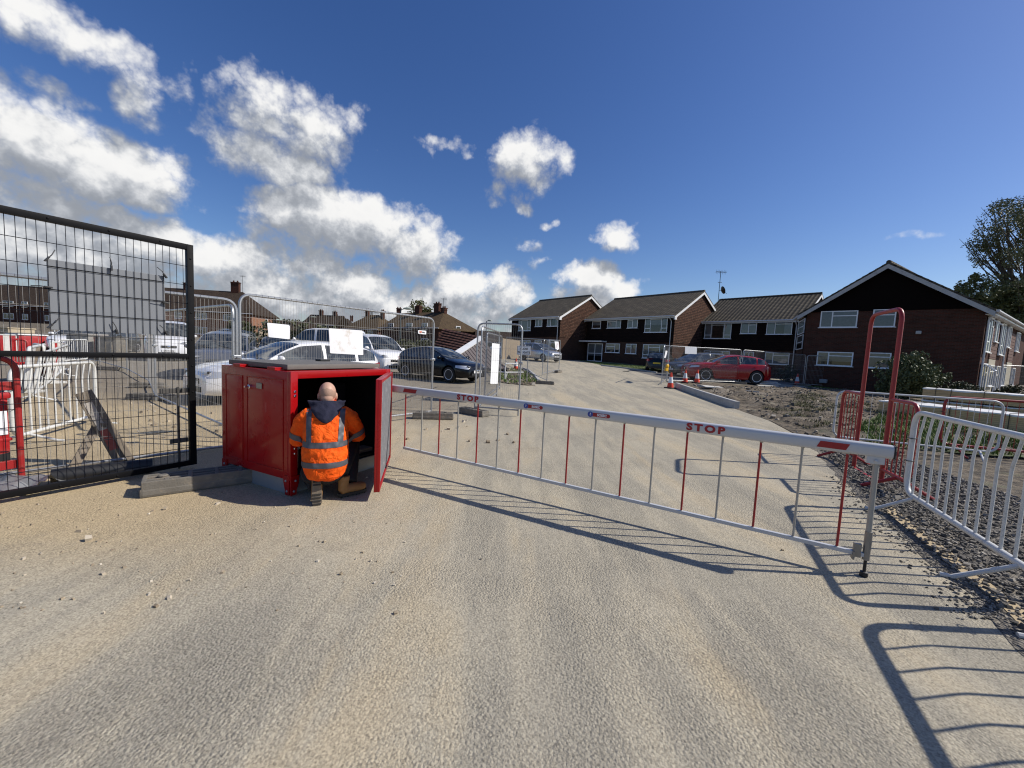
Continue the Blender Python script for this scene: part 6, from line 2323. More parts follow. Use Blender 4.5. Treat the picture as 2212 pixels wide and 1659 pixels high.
def pylon():
    p = DP(803, 668, 330)
    t = thing('power_pylon', 'distant lattice power pylon on the skyline between the far houses', 'pylon', (p.x, p.y, 0))
    h = p.z
    b = MB()
    m = mat('pylon steel', (.12, .13, .14), .6)
    def wd(z): return lerp(3.2, .5, min(1, z / (h * .85)))
    for sx in (-1, 1):
        for sy in (-1, 1):
            b.tube([(sx * wd(z), sy * wd(z), z) for z in [h * i / 10 for i in range(11)]], .16, 4)
    for i in range(14):
        z0, z1 = h * i / 14, h * (i + 1) / 14
        for s in (1, -1):
            b.tube([(-s * wd(z0), -wd(z0), z0), (s * wd(z1), -wd(z1), z1)], .10, 4)
            b.tube([(-s * wd(z0), wd(z0), z0), (s * wd(z1), wd(z1), z1)], .10, 4)
    b.build('lattice', m, t)
    for zz, a in ((.66, 7), (.78, 8.5), (.9, 6)):
        b = MB()
        b.tube([(-a, 0, h * zz), (0, 0, h * zz + 1.2), (a, 0, h * zz)], .2, 4)
        b.tube([(-a, 0, h * zz), (a, 0, h * zz)], .14, 4)
        b.build('cross_arm', m, t)
pylon()

# ------------------------------------------------------------------ the kneeling man
def fuse(o, vox, smooth=6, fac=.5, decim=None, displace=None):
    """turn the joined pieces of o into one continuous skin"""
    m = o.modifiers.new('r', 'REMESH')
    m.mode, m.voxel_size = 'VOXEL', vox
    if smooth:
        s = o.modifiers.new('s', 'SMOOTH')
        s.iterations, s.factor = smooth, fac
    if displace:
        tx = bpy.data.textures.new('folds', 'CLOUDS')
        tx.noise_scale, tx.noise_depth = displace[0], 3
        d = o.modifiers.new('d', 'DISPLACE')
        d.texture, d.strength, d.mid_level = tx, displace[1], .5
        d.texture_coords = 'LOCAL'
    bpy.context.view_layer.update()
    me = bpy.data.meshes.new_from_object(o.evaluated_get(bpy.context.evaluated_depsgraph_get()))
    me.materials.clear()
    for q in o.data.materials: me.materials.append(q)
    o.modifiers.clear()
    o.data = me
    me.polygons.foreach_set('use_smooth', [True] * len(me.polygons))
    return o
def hivis():
    m, k, b = nodes_of('orange high visibility fabric')
    o = k.new('ShaderNodeTexCoord').outputs['Object']
    f = k.noise(o, 7, 6, .65)
    k.put(b.inputs['Base Color'], k.mix(k.smooth(f, .3, .75), (.82, .085, .004), (.98, .14, .010)))
    b.inputs['Roughness'].default_value = .75
    b.inputs['Specular IOR Level'].default_value = .2
    h = k.math('ADD', k.noise(o, 9.0, 4, .55, 1.2), k.math('MULTIPLY', k.noise(o, 420, 2), .05))
    k.l.new(k.bump(h, .8, .04), b.inputs['Normal'])
    return m
def build_man():
    base = G(703, 1079)
    t = thing('person', 'bald workman in orange high visibility jacket and navy hood, kneeling at the open cabinet', 'person', (base.x, base.y, 0), R(22))
    t.location.y -= .075
    t.location.x += .03
    skin = mat('skin', (.50, .30, .215), .55, var=.10, vscale=20, bump=.08, bscale=300)
    # body: one continuous surface
    b = MB()
    hc = Vector((0.0, .235, 1.005))
    T = Matrix.Translation(hc) @ Matrix.Rotation(R(-16), 4, 'X')
    b.ball((0, -.012, .012), (.0765, .096, .098), T, 20, 14)
    b.ball((0, .018, -.045), (.062, .075, .082), T, 16, 12)          # jaw
    b.ball((0, -.045, -.045), (.056, .05, .06), T, 14, 10)           # back of the skull
    b.ball((0, .100, -.020), (.012, .022, .026), T, 10, 8)           # nose
    b.ball((0, .080, .018), (.050, .02, .012), T, 12, 8)             # brow
    b.ball((0, .088, -.068), (.026, .014, .008), T, 10, 8)           # lips
    b.ball((0, .075, -.100), (.025, .02, .018), T, 10, 8)            # chin
    for s in (-1, 1):
        b.ball((s * .083, .006, -.022), (.013, .028, .040), T @ Matrix.Rotation(R(20) * s, 4, 'Z'), 12, 10)
        b.ball((s * .030, .086, .002), (.013, .01, .009), T, 8, 6)
    b.tube([(0, .16, .80), (0, .19, .90), (0, .225, .98)], [.058, .058, .060], 16)
    b.tube([(0, .05, .30), (0, .07, .55), (0, .13, .80), (0, .16, .86)], [.12, .11, .10, .07], 16)
    arms = {}
    for s, el_, wr_ in ((-1, (-.245, .19, .575), (-.165, .45, .52)), (1, (.285, .23, .60), (.19, .51, .50))):
        sh = (s * .155, .14, .84)
        b.tube([sh, el_, wr_], [.058, .046, .034], 12)
        arms[s] = (sh, el_, wr_)
        wv = Vector(wr_)
        fd = (wv - Vector(el_)).normalized()
        up = Vector((0, 0, 1))
        sd = fd.cross(up).normalized()
        up = sd.cross(fd)
        pc_ = wv + fd * .05
        M = Matrix((sd, fd, up)).transposed().to_4x4()
        M.translation = pc_
        b.ball((0, 0, 0), (.040, .055, .016), M, 14, 10)
        for i, (x, ln) in enumerate(((-.029, .060), (-.010, .072), (.010, .068), (.028, .055))):
            p0 = (x, .040, 0)
            p1 = (x * 1.12, .040 + ln * .5, -.004)
            p2 = (x * 1.15, .040 + ln * .85, -.022)
            p3 = (x * 1.1, .040 + ln, -.042)
            b.tube([p0, p1, p2, p3], [.0095, .009, .008, .0065], 8, M=M)
        b.tube([(-s * .034, -.02, 0), (-s * .055, .015, -.008), (-s * .055, .045, -.022)], [.013, .011, .008], 8, M=M)
    legs = {-1: ((-.10, .07, .30), (-.15, .47, .10), (-.075, .07, .15)), 1: ((.10, .07, .30), (.23, .46, .50), (.21, .17, .12))}
    for s, (h_, k_, a_) in legs.items():
        b.tube([h_, k_], [.085, .06], 12)
        b.tube([k_, a_], [.058, .040], 12)
        b.ball(k_, .062, None, 10, 8)
    bd = b.build('body', skin, t)
    fuse(bd, .0065, 3, .5)
    # the bald head's shading, put into a darker skin patch round the back
    b = MB()
    P = []
    for i in range(25):
        a = R(-215 + 250 * i / 24)
        row = []
        for j in range(9):
            e = R(-40 + 46 * j / 8 + 6 * math.sin(3 * a) + 3 * math.sin(11 * a))
            d = Vector((math.cos(a) * math.cos(e) * .0775, math.sin(a) * math.cos(e) * .0972, math.sin(e) * .099))
            row.append(T @ (Vector((0, -.012, .012)) + d))
        P.append(row)
    b.grid(P)
    b.build('head_shading', mat('shaded skin tone', (.375, .235, .17), .75, var=.2, vscale=70), t, smooth=True, sharp=3)
    # trousers
    m_tr = mat('dark work trousers', (.012, .013, .017), .85, var=.3, vscale=9, bump=.4, bscale=26)
    b = MB()
    b.ball((0, .10, .28), (.185, .16, .13), None, 18, 12)
    for s, (h_, k_, a_) in legs.items():
        h_, k_, a_ = map(Vector, (h_, k_, a_))
        b.tube([h_ + Vector((0, .0, -.01)), h_.lerp(k_, .5), k_], [.115, .105, .082], 14)
        b.ball(k_, .083, None, 12, 10)
        b.tube([k_, k_.lerp(a_, .4), k_.lerp(a_, 1.0)], [.080, .080, .072], 14)
    tr = b.build('trousers', m_tr, t)
    fuse(tr, .010, 5, .5, displace=(.09, .012))
    # boots
    m_bt = mat('tan work boot leather', (.27, .14, .048), .75, var=.3, vscale=22, bump=.3, bscale=70, dirt=(.30, .24, .16), dirtamt=.5, dirtscale=16)
    m_sole = mat('dusty boot sole', (.17, .135, .095), .85, var=.35, vscale=30, bump=.3, bscale=60)
    m_solek = mat('dark boot sole', (.025, .023, .02), .8, var=.2)
    def boot(M, sole_m):
        b = MB()
        b.tube([(0, -.085, .05), (0, -.02, .055), (0, .06, .05), (0, .13, .042), (0, .165, .035)], [.044, .046, .049, .046, .026], 16, M=M)
        b.tube([(0, -.065, .04), (0, -.06, .12), (0, -.055, .19)], [.045, .050, .056], 16, M=M)
        b.ball((0, .10, .05), (.047, .075, .042), M, 14, 10)
        o = b.build('boot', m_bt, t)
        fuse(o, .007, 4, .5)
        out = []
        for i in range(28):
            a = 2 * math.pi * i / 28
            y = .145 * math.sin(a)
            w = (.050 + .010 * math.sin(a) - .010 * math.cos(2 * a + .4)) * math.cos(a)
            out.append((w, y + .035))
        b = MB()
        n = len(out)
        for z0, z1, sc in ((-.012, .016, 1.0),):
            vs = [(x * sc, y, z0) for x, y in out] + [(x * sc, y, z1) for x, y in out]
            b.add(vs, [tuple(range(n))[::-1], tuple(range(n, 2 * n))] + [(i, (i + 1) % n, (i + 1) % n + n, i + n) for i in range(n)], M)
        so_ = b.build('sole', sole_m, o, smooth=True, sharp=.6)
        for i in range(9):
            y = -.085 + i * .029
            if 3 <= i <= 4: continue
            b = MB()
            b.box((0, y, -.015), (.074 if i > 4 else .066, .013, .012), M, bev=.003)
            b.build('tread', m_solek if sole_m is m_sole else sole_m, so_)
        return o
    # left boot: toes on the ground, sole towards the camera
    Ml = Matrix.Translation((-.065, -.045, .135)) @ Matrix.Rotation(R(4), 4, 'Z') @ Matrix.Rotation(R(-98), 4, 'X') @ Matrix.Translation((0, -.03, 0))
    boot(Ml, m_sole)
    Mr = Matrix.Translation((.21, .12, .030)) @ Matrix.Rotation(R(-62), 4, 'Z')
    boot(Mr, m_solek)
    # jacket
    m_j = hivis()
    b = MB()
    rings = [(.262, .03, .150, .125), (.295, .038, .178, .165), (.38, .042, .202, .19), (.50, .05, .200, .185), (.62, .07, .194, .172), (.72, .095, .194, .158), (.80, .125, .188, .140), (.86, .15, .160, .118), (.905, .175, .108, .095), (.94, .20, .085, .08)]
    P = []
    for (z, cy, rx, ry) in rings:
        P.append([(rx * math.copysign(abs(math.cos(q)) ** .85, math.cos(q)), cy + ry * math.copysign(abs(math.sin(q)) ** .9, math.sin(q)), z + (.03 * math.sin(q) if z < .31 else 0)) for q in [2 * math.pi * i / 32 for i in range(32)]])
    b.grid(P, wrap=True)
    b.add(P[0], [tuple(range(32))])
    b.add(P[-1], [tuple(range(32))])
    for s, (sh, el_, wr_) in arms.items():
        sh, el_, wr_ = map(Vector, (sh, el_, wr_))
        b.tube([sh + Vector((-s * .03, 0, -.01)), sh.lerp(el_, .3) + Vector((s * .02, 0, .0)), sh.lerp(el_, .7) + Vector((s * .012, 0, 0)), el_ + Vector((s * .004, -.012, -.01)), el_.lerp(wr_, .4), el_.lerp(wr_, .85)], [.078, .081, .077, .073, .064, .052], 16)
    jk = b.build('jacket', m_j, t)
    fuse(jk, .0095, 9, .55, displace=(.06, .024))
    bv = BVHTree.FromPolygons([v.co.copy() for v in jk.data.vertices], [tuple(p.vertices) for p in jk.data.polygons])
    m_rf = mat('grey reflective tape', (.085, .088, .10), .5, .15, var=.12, vscale=35)
    def cast(o, d):
        h = bv.ray_cast(Vector(o), Vector(d).normalized())
        return h[0]
    def band(name, rows):
        """rows: list of lists of (origin, direction)"""
        Q = []
        for row in rows:
            r_ = []
            for (o, d) in row:
                h = cast(o, d)
                if h is None: h = Vector(o) + Vector(d).normalized() * .7
                r_.append(h - Vector(d).normalized() * .005)
            Q.append(r_)
        q = MB()
        q.grid(Q)
        q.build(name, m_rf, t, smooth=True, sharp=3, fixn=False)
    for zc in (.395, .575):
        rows = []
        for j in range(5):
            z = zc + .05 * (j / 4 - .5)
            row = []
            for i in range(41):
                a = R(-172 + 164 * i / 40)
                d = Vector((math.cos(a), math.sin(a), 0))
                o = Vector((0, .05, z)) + Vector((math.cos(a) * .27, math.sin(a) * .5, 0))
                row.append((o, (Vector((0, .05, z)) - o)))
            rows.append(row)
        band('reflective_band', rows)
    for s in (-1, 1):
        rows = []
        for j in range(5):
            x = s * (.132 + .045 * (j / 4 - .5))
            rows.append([((x + s * .012 * (i / 20), -.6, z), (0, 1, 0)) for i, z in enumerate([lerp(.60, .875, q / 20) for q in range(21)])])
        band('shoulder_band', rows)
        sh, el_, wr_ = map(Vector, arms[s])
        ax = (el_ - sh).normalized()
        c0 = sh.lerp(el_, .88)
        u = ax.orthogonal().normalized()
        v = ax.cross(u)
        rows = []
        for j in range(5):
            c = c0 + ax * (.05 * (j / 4 - .5))
            row = []
            for i in range(25):
                a = 2 * math.pi * i / 24
                d = math.cos(a) * u + math.sin(a) * v
                row.append((c + d * .16, -d))
            rows.append(row)
        band('sleeve_band', rows)
    # hood lying on the back
    m_h = mat('navy fleece', (.012, .013, .032), .95, var=.35, vscale=14, bump=.5, bscale=45)
    b = MB()
    P = []
    for i in range(29):
        th = R(-90 + 125 * (2 * i / 28 - 1))
        c = abs(math.degrees(th) + 90) / 125
        ox, oy = 0, .215
        def q(r, z): return Vector((ox + r * math.cos(th), oy + r * math.sin(th) * .95, z))
        top = .950 - .015 * c
        P.append([q(.082, top - .03), q(.098, top), q(.125, top + .004), q(.150, top - .02), q(.158, top - .06), q(.12, .875), q(.09, .88)])
    n = len(P[0])
    b.grid(P, wrap=True)
    b.add(P[0], [tuple(range(n))]); b.add(P[-1], [tuple(range(n))])
    rows = []
    for j in range(13):
        v = j / 12
        outer, inner = [], []
        for i in range(21):
            u = -1 + 2 * i / 20
            x = u * (.165 - .035 * v)
            z = lerp(.945, .755 + .115 * abs(u) ** 1.5, v)
            h = cast((x, -.7, z), (0, 1, 0))
            y = min(h.y if h is not None else .2, .215 - .10 * (1 - abs(u) * .5))
            th_ = .014 + .034 * math.sin(math.pi * min(1, v * .85 + .15)) ** .6 * (1 - .35 * abs(u)) + .006 * math.sin(9 * u + 4 * v)
            outer.append((x, y - th_, z))
            inner.append((x, y + .025, z))
        rows.append(outer + inner[::-1])
    b.grid(rows, wrap=True)
    for r_ in (rows[0], rows[-1]): b.add(r_, [tuple(range(len(r_)))])
    hd = b.build('hood', m_h, t)
    fuse(hd, .0075, 4, .5, displace=(.05, .012))
    return t
build_man()

# ------------------------------------------------------------------ trees and shrubs
def leaf_cloud(b, blobs, n, size, rnd, shape=.55, jitter=.35):
    """small leaf-sized faces spread through the blobs (centre, radii)"""
    vol = [r[0] * r[1] * r[2] for c, r in blobs]
    tot = sum(vol)
    for (c, r), v in zip(blobs, vol):
        for _ in range(int(n * v / tot)):
            while True:
                d = Vector((rnd.uniform(-1, 1), rnd.uniform(-1, 1), rnd.uniform(-1, 1)))
                if d.length <= 1: break
            d = d.normalized() * (d.length ** shape)
            p = Vector(c) + Vector((d.x * r[0], d.y * r[1], d.z * r[2]))
            if mnoise.noise(p * (1.4 / max(r[0], .4))) < -jitter * .5: continue
            s = size * rnd.uniform(.6, 1.4)
            a = Vector((rnd.gauss(0, 1), rnd.gauss(0, 1), rnd.gauss(0, .7))).normalized()
            q = a.orthogonal().normalized()
            q.rotate(Matrix.Rotation(rnd.random() * 6.28, 3, a))
            w = a.cross(q) * s * .42
            q = q * s * .6
            b.add([p - q, p + w * .9 - q * .1, p + q, p - w - q * .1], [(0, 1, 2, 3)])
def big_tree():
    rnd = random.Random(5)
    p = DP(2235, 640, 52)
    g = gz(p.x, p.y)
    t = thing('broadleaf_tree', 'tall many stemmed tree with sparse spring leaves behind the gabled house, right edge', 'tree', (p.x, p.y, g))
    k = 52 / FPX
    def at_px(px, py, dy=0.0):
        q = DP(px, py, 52 + dy)
        return Vector((q.x - p.x, q.y - p.y, q.z - g))
    blobs = []
    for _ in range(150):
        u, v = rnd.uniform(-1, 1), rnd.uniform(-1, 1)
        if u * u + v * v > 1: continue
        w_ = 92 + 18 * v
        blobs.append((at_px(2205 + u * w_, 566 - v * 126 + 22 * rnd.gauss(0, .4), rnd.uniform(-5, 5) * math.sqrt(1 - u * u)), rnd.uniform(.75, 1.35)))
    for px, py, r in ((2086, 530, .5), (2097, 529, .45), (2108, 533, .55), (2121, 536, .7), (2094, 541, .3), (2135, 540, .8), (2112, 500, .6), (2120, 480, .7), (2132, 462, .7), (2150, 448, .8), (2172, 440, .8), (2200, 436, .9)):
        blobs.append((at_px(px, py), r))
    b = MB()
    root = Vector((0, 0, 0))
    for i in range(9):
        a = 6.28 * i / 9
        top = at_px(2205 + 62 * math.cos(a), 470 + 20 * math.sin(a * 2), 3 * math.sin(a))
        m1 = root.lerp(top, .35) + Vector((-(top.x) * .18, 0, 0))
        b.tube([root + Vector((math.cos(a) * .4, math.sin(a) * .4, 0)), m1, root.lerp(top, .7), top], [.26, .20, .11, .03], 6, cap=False)
    for c, r in blobs:
        h = Vector((c.x * .45, c.y * .45, c.z * .62))
        h.z = max(h.z, c.z - 4.2)
        m_ = h.lerp(c, .5) + Vector((rnd.gauss(0, .25), rnd.gauss(0, .25), -.1))
        b.tube([h, m_, c, c + (c - m_) * .35], [.07, .05, .03, .012], 4, cap=False)
        for _ in range(5):
            d = Vector((rnd.gauss(0, 1), rnd.gauss(0, 1), rnd.uniform(-.3, 1))).normalized() * r
            b.tube([c, c + d], [.018, .007], 3, cap=False)
    b.build('trunk', M_BARK, t)
    b = MB()
    leaf_cloud(b, [(c, (r, r, r * .85)) for c, r in blobs], 40000, .155, rnd, .85, .25)
    b.build('crown', M_LEAF, t, fixn=False)
    # lower bushy trees beside it
    for (px, py, y, w, h, lab) in ((2118, 650, 50, 4.6, 6.3, 'lower bushy tree in front of the tall tree, above the gabled roof'), (2195, 660, 49, 4.0, 6.0, 'lower bushy tree below the tall tree at the right edge')):
        q = DP(px, py, y)
        g = gz(q.x, q.y)
        t = thing('bushy_tree', lab, 'tree', (q.x, q.y, g), 0, 'low trees behind the gabled house')
        zc = q.z - g
        b = MB()
        b.tube([(0, 0, 0), (.1, 0, zc * .5), (0, .1, zc + h * .3)], [.22, .16, .05], 7)
        for _ in range(16):
            d = Vector((rnd.gauss(0, 1), rnd.gauss(0, 1), rnd.uniform(.1, 1))).normalized()
            b.tube([(0, 0, zc * rnd.uniform(.35, .9)), Vector((0, 0, zc * .8)) + d * w * .5], [.07, .02], 4)
        b.build('trunk', M_BARK, t)
        b = MB()
        bl = []
        for _ in range(46):
            d = Vector((rnd.gauss(0, .5), rnd.gauss(0, .5), rnd.gauss(0, .45)))
            if d.length > 1.05: d.normalize()
            bl.append((Vector((0, 0, zc)) + Vector((d.x * w * .5, d.y * w * .5, d.z * h * .5)), (.75, .75, .6)))
        leaf_cloud(b, bl, 15000, .19, rnd, .7, .2)
        b.build('crown', M_LEAF, t, fixn=False)
big_tree()
def shrub(name, label, cat, c, w, d, h, n, size, m, seed, stems=True, group=None):
    rnd = random.Random(seed)
    t = thing(name, label, cat, c, 0, group)
    if stems:
        b = MB()
        for _ in range(14):
            a = rnd.random() * 6.28
            e = Vector((math.cos(a) * w * .35, math.sin(a) * d * .35, h * rnd.uniform(.5, .85)))
            b.tube([(math.cos(a) * .1, math.sin(a) * .1, 0), e * .55 + Vector((0, 0, .1)), e], [.03, .02, .008], 5)
        b.build('stems', M_BARK, t)
    b = MB()
    bl = []
    for _ in range(40):
        q = Vector((rnd.gauss(0, .5), rnd.gauss(0, .5), rnd.gauss(0, .5)))
        if q.length > .85: q = q.normalized() * rnd.uniform(.6, .9)
        r = rnd.uniform(.16, .26)
        bl.append((Vector((q.x * w * .5, q.y * d * .5, h * .5 + q.z * h * .5)), (w * r, d * r, h * r)))
    leaf_cloud(b, bl, n, size, rnd, .6, .1)
    b.build('foliage', m, t, fixn=False)
    return t
q = at(1955, 19.8)
shrub('round_bush', 'big round green bush in front of the gabled house wall', 'bush', (q.x, q.y, q.z - .05), 2.7, 2.2, 2.25, 17000, .10, M_LEAFB, 3)
q = at(2066, 19.0)
shrub('low_hedge', 'low clipped hedge right of the round bush', 'hedge', (q.x, q.y, q.z), 2.3, 1.2, .95, 6000, .07, M_HEDGE, 4)
q = at(2180, 21.0)
shrub('low_hedge', 'small dark shrub at the right face of the gabled house', 'shrub', (q.x, q.y, q.z), 1.2, 1.0, 1.0, 2500, .08, M_HEDGE, 9)
q = at(1700, 29.5)
shrub('potted_shrub', 'dark shrub against the third house behind the right hand cone', 'shrub', (q.x, q.y, q.z), 1.8, 1.0, 1.2, 2500, .08, M_HEDGE, 11)
for i, (px, y, w, h, lab) in enumerate(((662, 60, 11, 2.6, 'green hedge on the skyline right of the orange brick garage'), (700, 70, 9, 2.4, 'distant hedge left of the far pale roofed house'), (925, 44, 8.5, 1.5, 'dark hedge behind the black hatchback, left of the fallen roof'), (520, 56, 2.0, 2.2, 'pale green shrub before the hipped terrace wall'), (800, 62, 9, 1.8, 'hedge below the far house with the red porch'), (1075, 52, 8, 1.7, 'hedge behind the narrow mesh gate, left of the brick row'))):
    q = at(px, y) if y < 70 else DP(px, 742, y)
    shrub('far_hedge', lab, 'hedge', (q.x, q.y, gz(q.x, q.y) - .1), w, 2.0, h, 5000, .22, M_HEDGE, 20 + i, False, 'hedges in the background')
q = DP(911, 705, 95)
shrub('far_tree', 'dark tree top showing behind the ridge of the corner house', 'tree', (q.x, q.y, gz(q.x, q.y) + 6.0), 6.0, 4, 6.0, 3000, .4, M_LEAF, 41, False)

# ------------------------------------------------------------------ left hand side behind the gate
def fire_point():
    a, b2 = G(-70, 1075), G(48, 1050)
    rz = face_dir(a, b2)
    t = thing('fire_point_stand', 'red tubular stand holding red fire buckets behind the gate at the left edge', 'stand', (a.x, a.y, 0), rz)
    L = (b2 - a).length
    zt = 1.22
    b = MB()
    b.tube(fillet([(0, 0, .02), (0, 0, zt), (L, 0, zt), (L, 0, .02)], .14, 6), .024, 10)
    b.build('frame', M_REDB, t, smooth=True)
    for z, h in ((.96, .08), (.22, .08)):
        b = MB()
        b.box((L / 2, .03, z), (L - .03, .03, h), bev=.004)
        b.build('cross_plate', M_REDB, t)
    tb = thing('fire_bucket_bin', 'red plastic bin with white notice inside the red stand at the left edge', 'bin', (t.matrix_world @ Vector((0, 0, 0))), 0)
    W = Matrix.Translation((a.x, a.y, 0)) @ Matrix.Rotation(rz, 4, 'Z')
    tb.location = W @ Vector((L * .5, .16, .26))
    tb.rotation_euler.z = rz
    b = MB()
    w = L * .74
    b.box((0, 0, .33), (w, .26, .54), bev=.03)
    b.box((0, 0, .61), (w + .03, .29, .06), bev=.02)
    b.box((0, 0, .20), (w + .02, .27, .03), bev=.008)
    b.build('body', M_REDPLAS, tb, smooth=True, sharp=.5)
    b = MB()
    b.box((0, 0, .04), (w * .96, .25, .08), bev=.01)
    b.build('base', M_PLASTIC, tb)
    b = MB()
    b.box((w * .26, -.137, .36), (w * .32, .006, .22))
    b.build('notice', M_SIGNW, tb)
    b = MB()
    b.box((0, 0, .67), (w * .8, .2, .05), bev=.02)
    b.build('lid', M_PLASTIC, tb)
fire_point()
def trestle():
    f0, f1 = G(150, 1018), G(263, 1000)
    c = (f0 + f1) / 2
    ap = DP(176, 848, c.y + .05)
    t = thing('board_trestle', 'battered A frame of grey boards with worn red and white stripe behind the gate', 'trestle', (c.x, c.y, 0), 0)
    A = ap - Vector((c.x, c.y, 0))
    Fr = f1 - Vector((c.x, c.y, 0))
    Bk = f0 - Vector((c.x, c.y, 0)) + Vector((.02, .0, 0))
    def plank(nm, p, q, w, th, m, off=Vector()):
        d = (q - p)
        L = d.length
        z = d.normalized()
        x = z.cross(Vector((-.75, .65, 0)).normalized()).normalized()
        y = x.cross(z)
        M = Matrix((x, y, z)).transposed().to_4x4()
        M.translation = p + off
        b = MB()
        b.box((0, 0, L / 2), (w, th, L), M, bev=.006)
        return b.build(nm, m, t), M, L
    m = mat('grey weathered board', (.20, .165, .125), .85, var=.3, vscale=18, bump=.4, bscale=50)
    pl, M, L = plank('front_board', A, Fr, .11, .03, m)
    for z0, z1, mm, nm in ((.14, .52, mat('worn white stripe', (.42, .38, .33), .7, var=.25, vscale=20), 'white_stripe'), (.52, .80, mat('worn red stripe', (.36, .09, .065), .7, var=.3, vscale=25), 'red_stripe')):
        b = MB()
        b.box((.004, -.0175, L * (z0 + z1) / 2), (.07, .004, L * (z1 - z0)), M)
        b.build(nm, mm, pl)
    plank('front_board', A + Vector((.02, .05, .02)), Fr + Vector((.10, .03, 0)), .06, .03, m)
    plank('back_board', A.lerp(Fr, .38) + Vector((-.02, .06, 0)), Bk, .08, .03, m)
    b = MB()
    p = A.lerp(Fr, .45)
    b.box(p + Vector((.0, .02, 0)), (.10, .06, .05), bev=.004)
    b.build('hinge_block', m, t)
trestle()
def panel_barrier(label, p0, p1, cols, h=1.0, lean=0.0, bot=.08):
    p0, p1 = Vector(p0), Vector(p1)
    t = thing('plastic_barrier', label, 'barrier', (p0.x, p0.y, gz(p0.x, p0.y)), face_dir(p0, p1), 'red and white plastic barriers')
    L = (p1 - p0).to_2d().length
    S = Matrix(((1, 0, 0, 0), (0, 1, lean, 0), (0, 0, 1, 0), (0, 0, 0, 1)))
    b = MB()
    b.tube(fillet([(0, 0, bot), (0, 0, h), (L, 0, h), (L, 0, bot)], .1, 4, closed=True), .035, 8, closed=True, M=S)
    b.build('frame', cols[0], t, smooth=True)
    n = len(cols) - 1
    for i in range(n):
        x0, x1 = lerp(.04, L - .04, i / n), lerp(.04, L - .04, (i + 1) / n)
        b = MB()
        b.box(((x0 + x1) / 2, 0, (h + bot) / 2 + .02), (x1 - x0 - .004, .03, h - bot - .1), S, bev=.006)
        b.build('panel', cols[i + 1], t)
    for x in (.15, L - .15):
        b = MB()
        b.box((x, 0, .03), (.08, .6, .06), S, bev=.01)
        b.build('foot', cols[0], t)
m_whp = mat('white plastic panel', (.68, .66, .62), .5, var=.1, dirt=(.4, .35, .28), dirtamt=.5)
panel_barrier('tall red plastic barrier leaning among the white ones behind the gate', G(92, 822), G(112, 830), (M_WHITEB, M_REDPLAS), 1.05, -.12)
panel_barrier('white barrier with one diagonal red stripe panel at the left behind the gate', G(112, 800), G(133, 798), (M_WHITEB, m_whp, M_REDPLAS, m_whp), 1.0)
panel_barrier('white plastic barrier with dirty white panels beside the tall red one', G(52, 850), G(88, 822), (M_WHITEB, m_whp, M_WOOD, m_whp), 1.05, -.1)
panel_barrier('red and white plastic barrier furthest away at the left edge', G(-8, 770), G(36, 766), (M_WHITEB, M_REDPLAS, m_whp, M_REDPLAS), 1.0)
ped_barrier('red pedestrian barrier beside the red bins at the far left', G(28, 790), G(62, 790), M_REDPLAS, 1.0, .1, 5, False, r=.04, rb=.02)
def bag():
    for i, (px, py, w, h, m, lab, nm, cat) in enumerate(((60, 760, 1.3, .9, M_REDPLAS, 'red covered skip bin behind the barriers at the left', 'site_bin', 'bin'), (30, 742, 1.6, 1.0, mat('sand coloured sheet', (.42, .35, .24), .85, var=.15, bump=.4, bscale=12), 'sand coloured bulk bag behind the barriers at the left edge', 'bulk_bag', 'bulk bag'),
                                              (190, 775, 1.1, 1.15, mat('grey concrete block', (.26, .25, .23), .9, var=.25), 'grey concrete block beneath the sign board, by the white van', 'concrete_block', 'block'), (243, 778, .9, 1.05, M_RUBBER, 'dark grey bin beside the concrete block below the sign board', 'site_bin', 'bin'), (216, 776, .7, 1.0, mat('faded red plastic', (.22, .05, .045), .6, var=.2), 'faded red bin between the concrete block and the dark bin', 'site_bin', 'bin'))):
        p = G(px, py)
        t = thing(nm, lab, cat, (p.x, p.y, gz(p.x, p.y)), R(-20 + 9 * i))
        b = MB()
        b.box((0, 0, h / 2), (w, w * .8, h), bev=.07)
        for q in (-.3, 0, .3):
            b.box((w * q, -w * .4 - .01, h * .45), (.05, .04, h * .8), bev=.01)
        b.build('body', m, t, smooth=True, sharp=.6)
        b = MB()
        b.box((0, 0, h + .03), (w * 1.06, w * .86, .08), bev=.03)
        b.build('lid', m if i != 0 else M_WHITEP, t, smooth=True)
bag()
# more temporary fence behind the gate
LP = [(506, 948), (337, 868), (322, 832), (275, 805), (216, 787), (120, 772)]
LL = ['fence panel running back from the gate post to the trodden ground', 'short fence panel at the kink behind the drop bolt', 'fence panel leading to the white van behind the gate', 'fence panel under the sign board beside the concrete block', 'farthest fence panel on the left, towards the white car']
for i in range(5):
    heras(LL[i], G(*LP[i]), G(*LP[i + 1]), top=1.98, gap=.09, hgap=.3)
fence_foot('long rubber foot under the fence kink behind the gate, left of the cabinet', G(300, 866).lerp(G(352, 862), .5), R(6), .9)
fence_foot('rubber foot under the fence near the trestle top behind the gate', G(322, 838), R(20), .8)
fence_foot('far rubber foot in front of the white van, behind the gate', G(236, 800), R(10), .8)
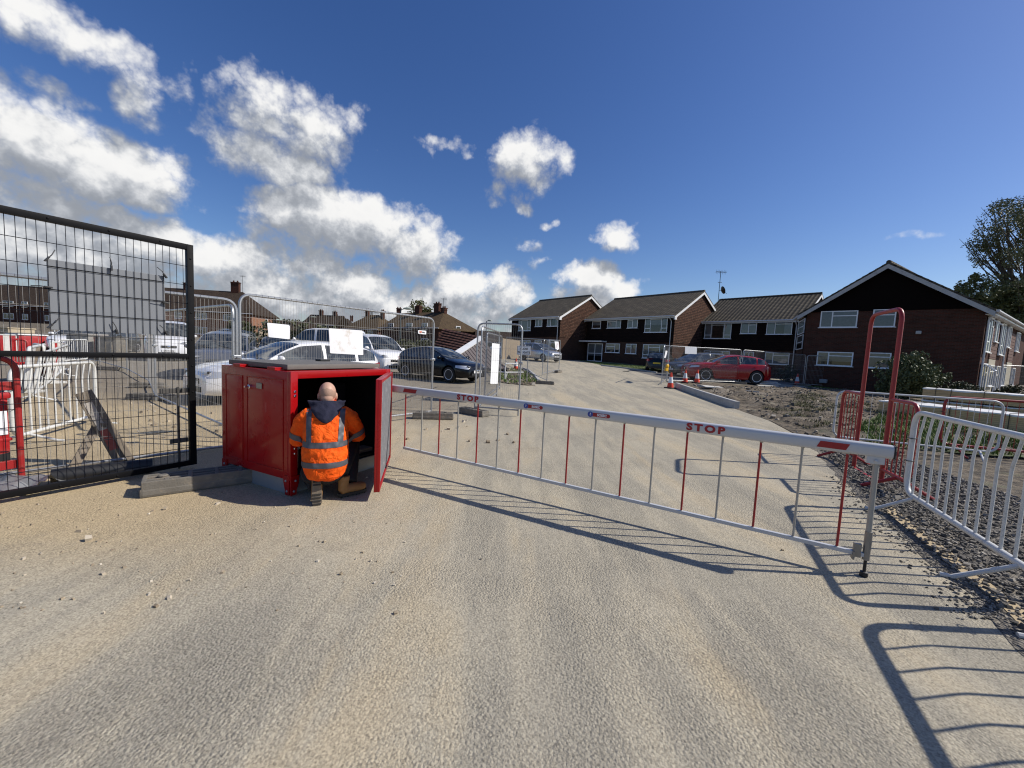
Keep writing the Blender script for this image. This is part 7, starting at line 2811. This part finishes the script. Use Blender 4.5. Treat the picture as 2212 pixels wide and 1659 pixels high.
# polythene scrap and drain pipe in the corner
def scraps():
    p = G(40, 1058)
    b = MB()
    rows = []
    for i in range(16):
        rows.append([(lerp(-.28, .28, i / 15), lerp(-.15, .15, j / 7), .02 + .16 * max(0, 1 - abs(j - 4) / 4) * (.6 + .8 * mnoise.noise((i * .3, j * .5, 2))) ) for j in range(8)])
    b.grid(rows)
    o = b.build('polythene_sheet', mat('grubby polythene', (.22, .225, .23), .3, var=.2, vscale=7, bump=.6, bscale=10), smooth=True)
    o.location = (p.x, p.y, .01)
    tag(o, 'crumpled grey polythene on the ground at the left edge behind the gate', 'polythene')
    p, q = G(112, 1048), G(330, 1020)
    b = MB()
    d = q - p
    for r_, z in ((.075, .08),):
        n = 18
        P = []
        for x in (0, 1):
            P.append([p + d * x + Vector((-d.y, d.x, 0)).normalized() * r_ * math.cos(6.2832 * i / n) + Vector((0, 0, z + r_ * math.sin(6.2832 * i / n))) for i in range(n)])
        b.grid(P, wrap=True)
        P2 = [[(v - (p + d * x + Vector((0, 0, z)))) * .86 + p + d * x + Vector((0, 0, z)) for v in row] for x, row in zip((0, 1), P)]
        b.grid(P2, wrap=True)
        b.grid([P[0], P2[0]], wrap=True)
    o = b.build('drain_pipe', M_PLASTIC, smooth=True)
    tag(o, 'black plastic pipe lying on the ground behind the bottom of the gate', 'pipe')
scraps()
# garden fence boards far behind
for (a_, b2, h, lab) in (((560, 752), (660, 748), 1.7, 'brown board fence behind the dark cars at the back of the car park'), ((1085, 776), (1122, 774), 1.9, 'brown board fence behind the CLOSE THE GATE sign')):
    p, q = G(*a_), G(*b2)
    t = thing('board_fence', lab, 'fence', (p.x, p.y, gz(p.x, p.y)), face_dir(p, q))
    L = (q - p).length
    b = MB()
    n = int(L / .15)
    for i in range(n):
        b.box((i * .15 + .07, 0, h / 2), (.14, .02, h - .02 * (i % 2)))
    b.build('boards', M_WOOD, t)
    for i in range(int(L / 2.4) + 1):
        b = MB()
        b.box((i * 2.4, .06, h / 2), (.1, .1, h + .1))
        b.build('post', M_WOOD, t)
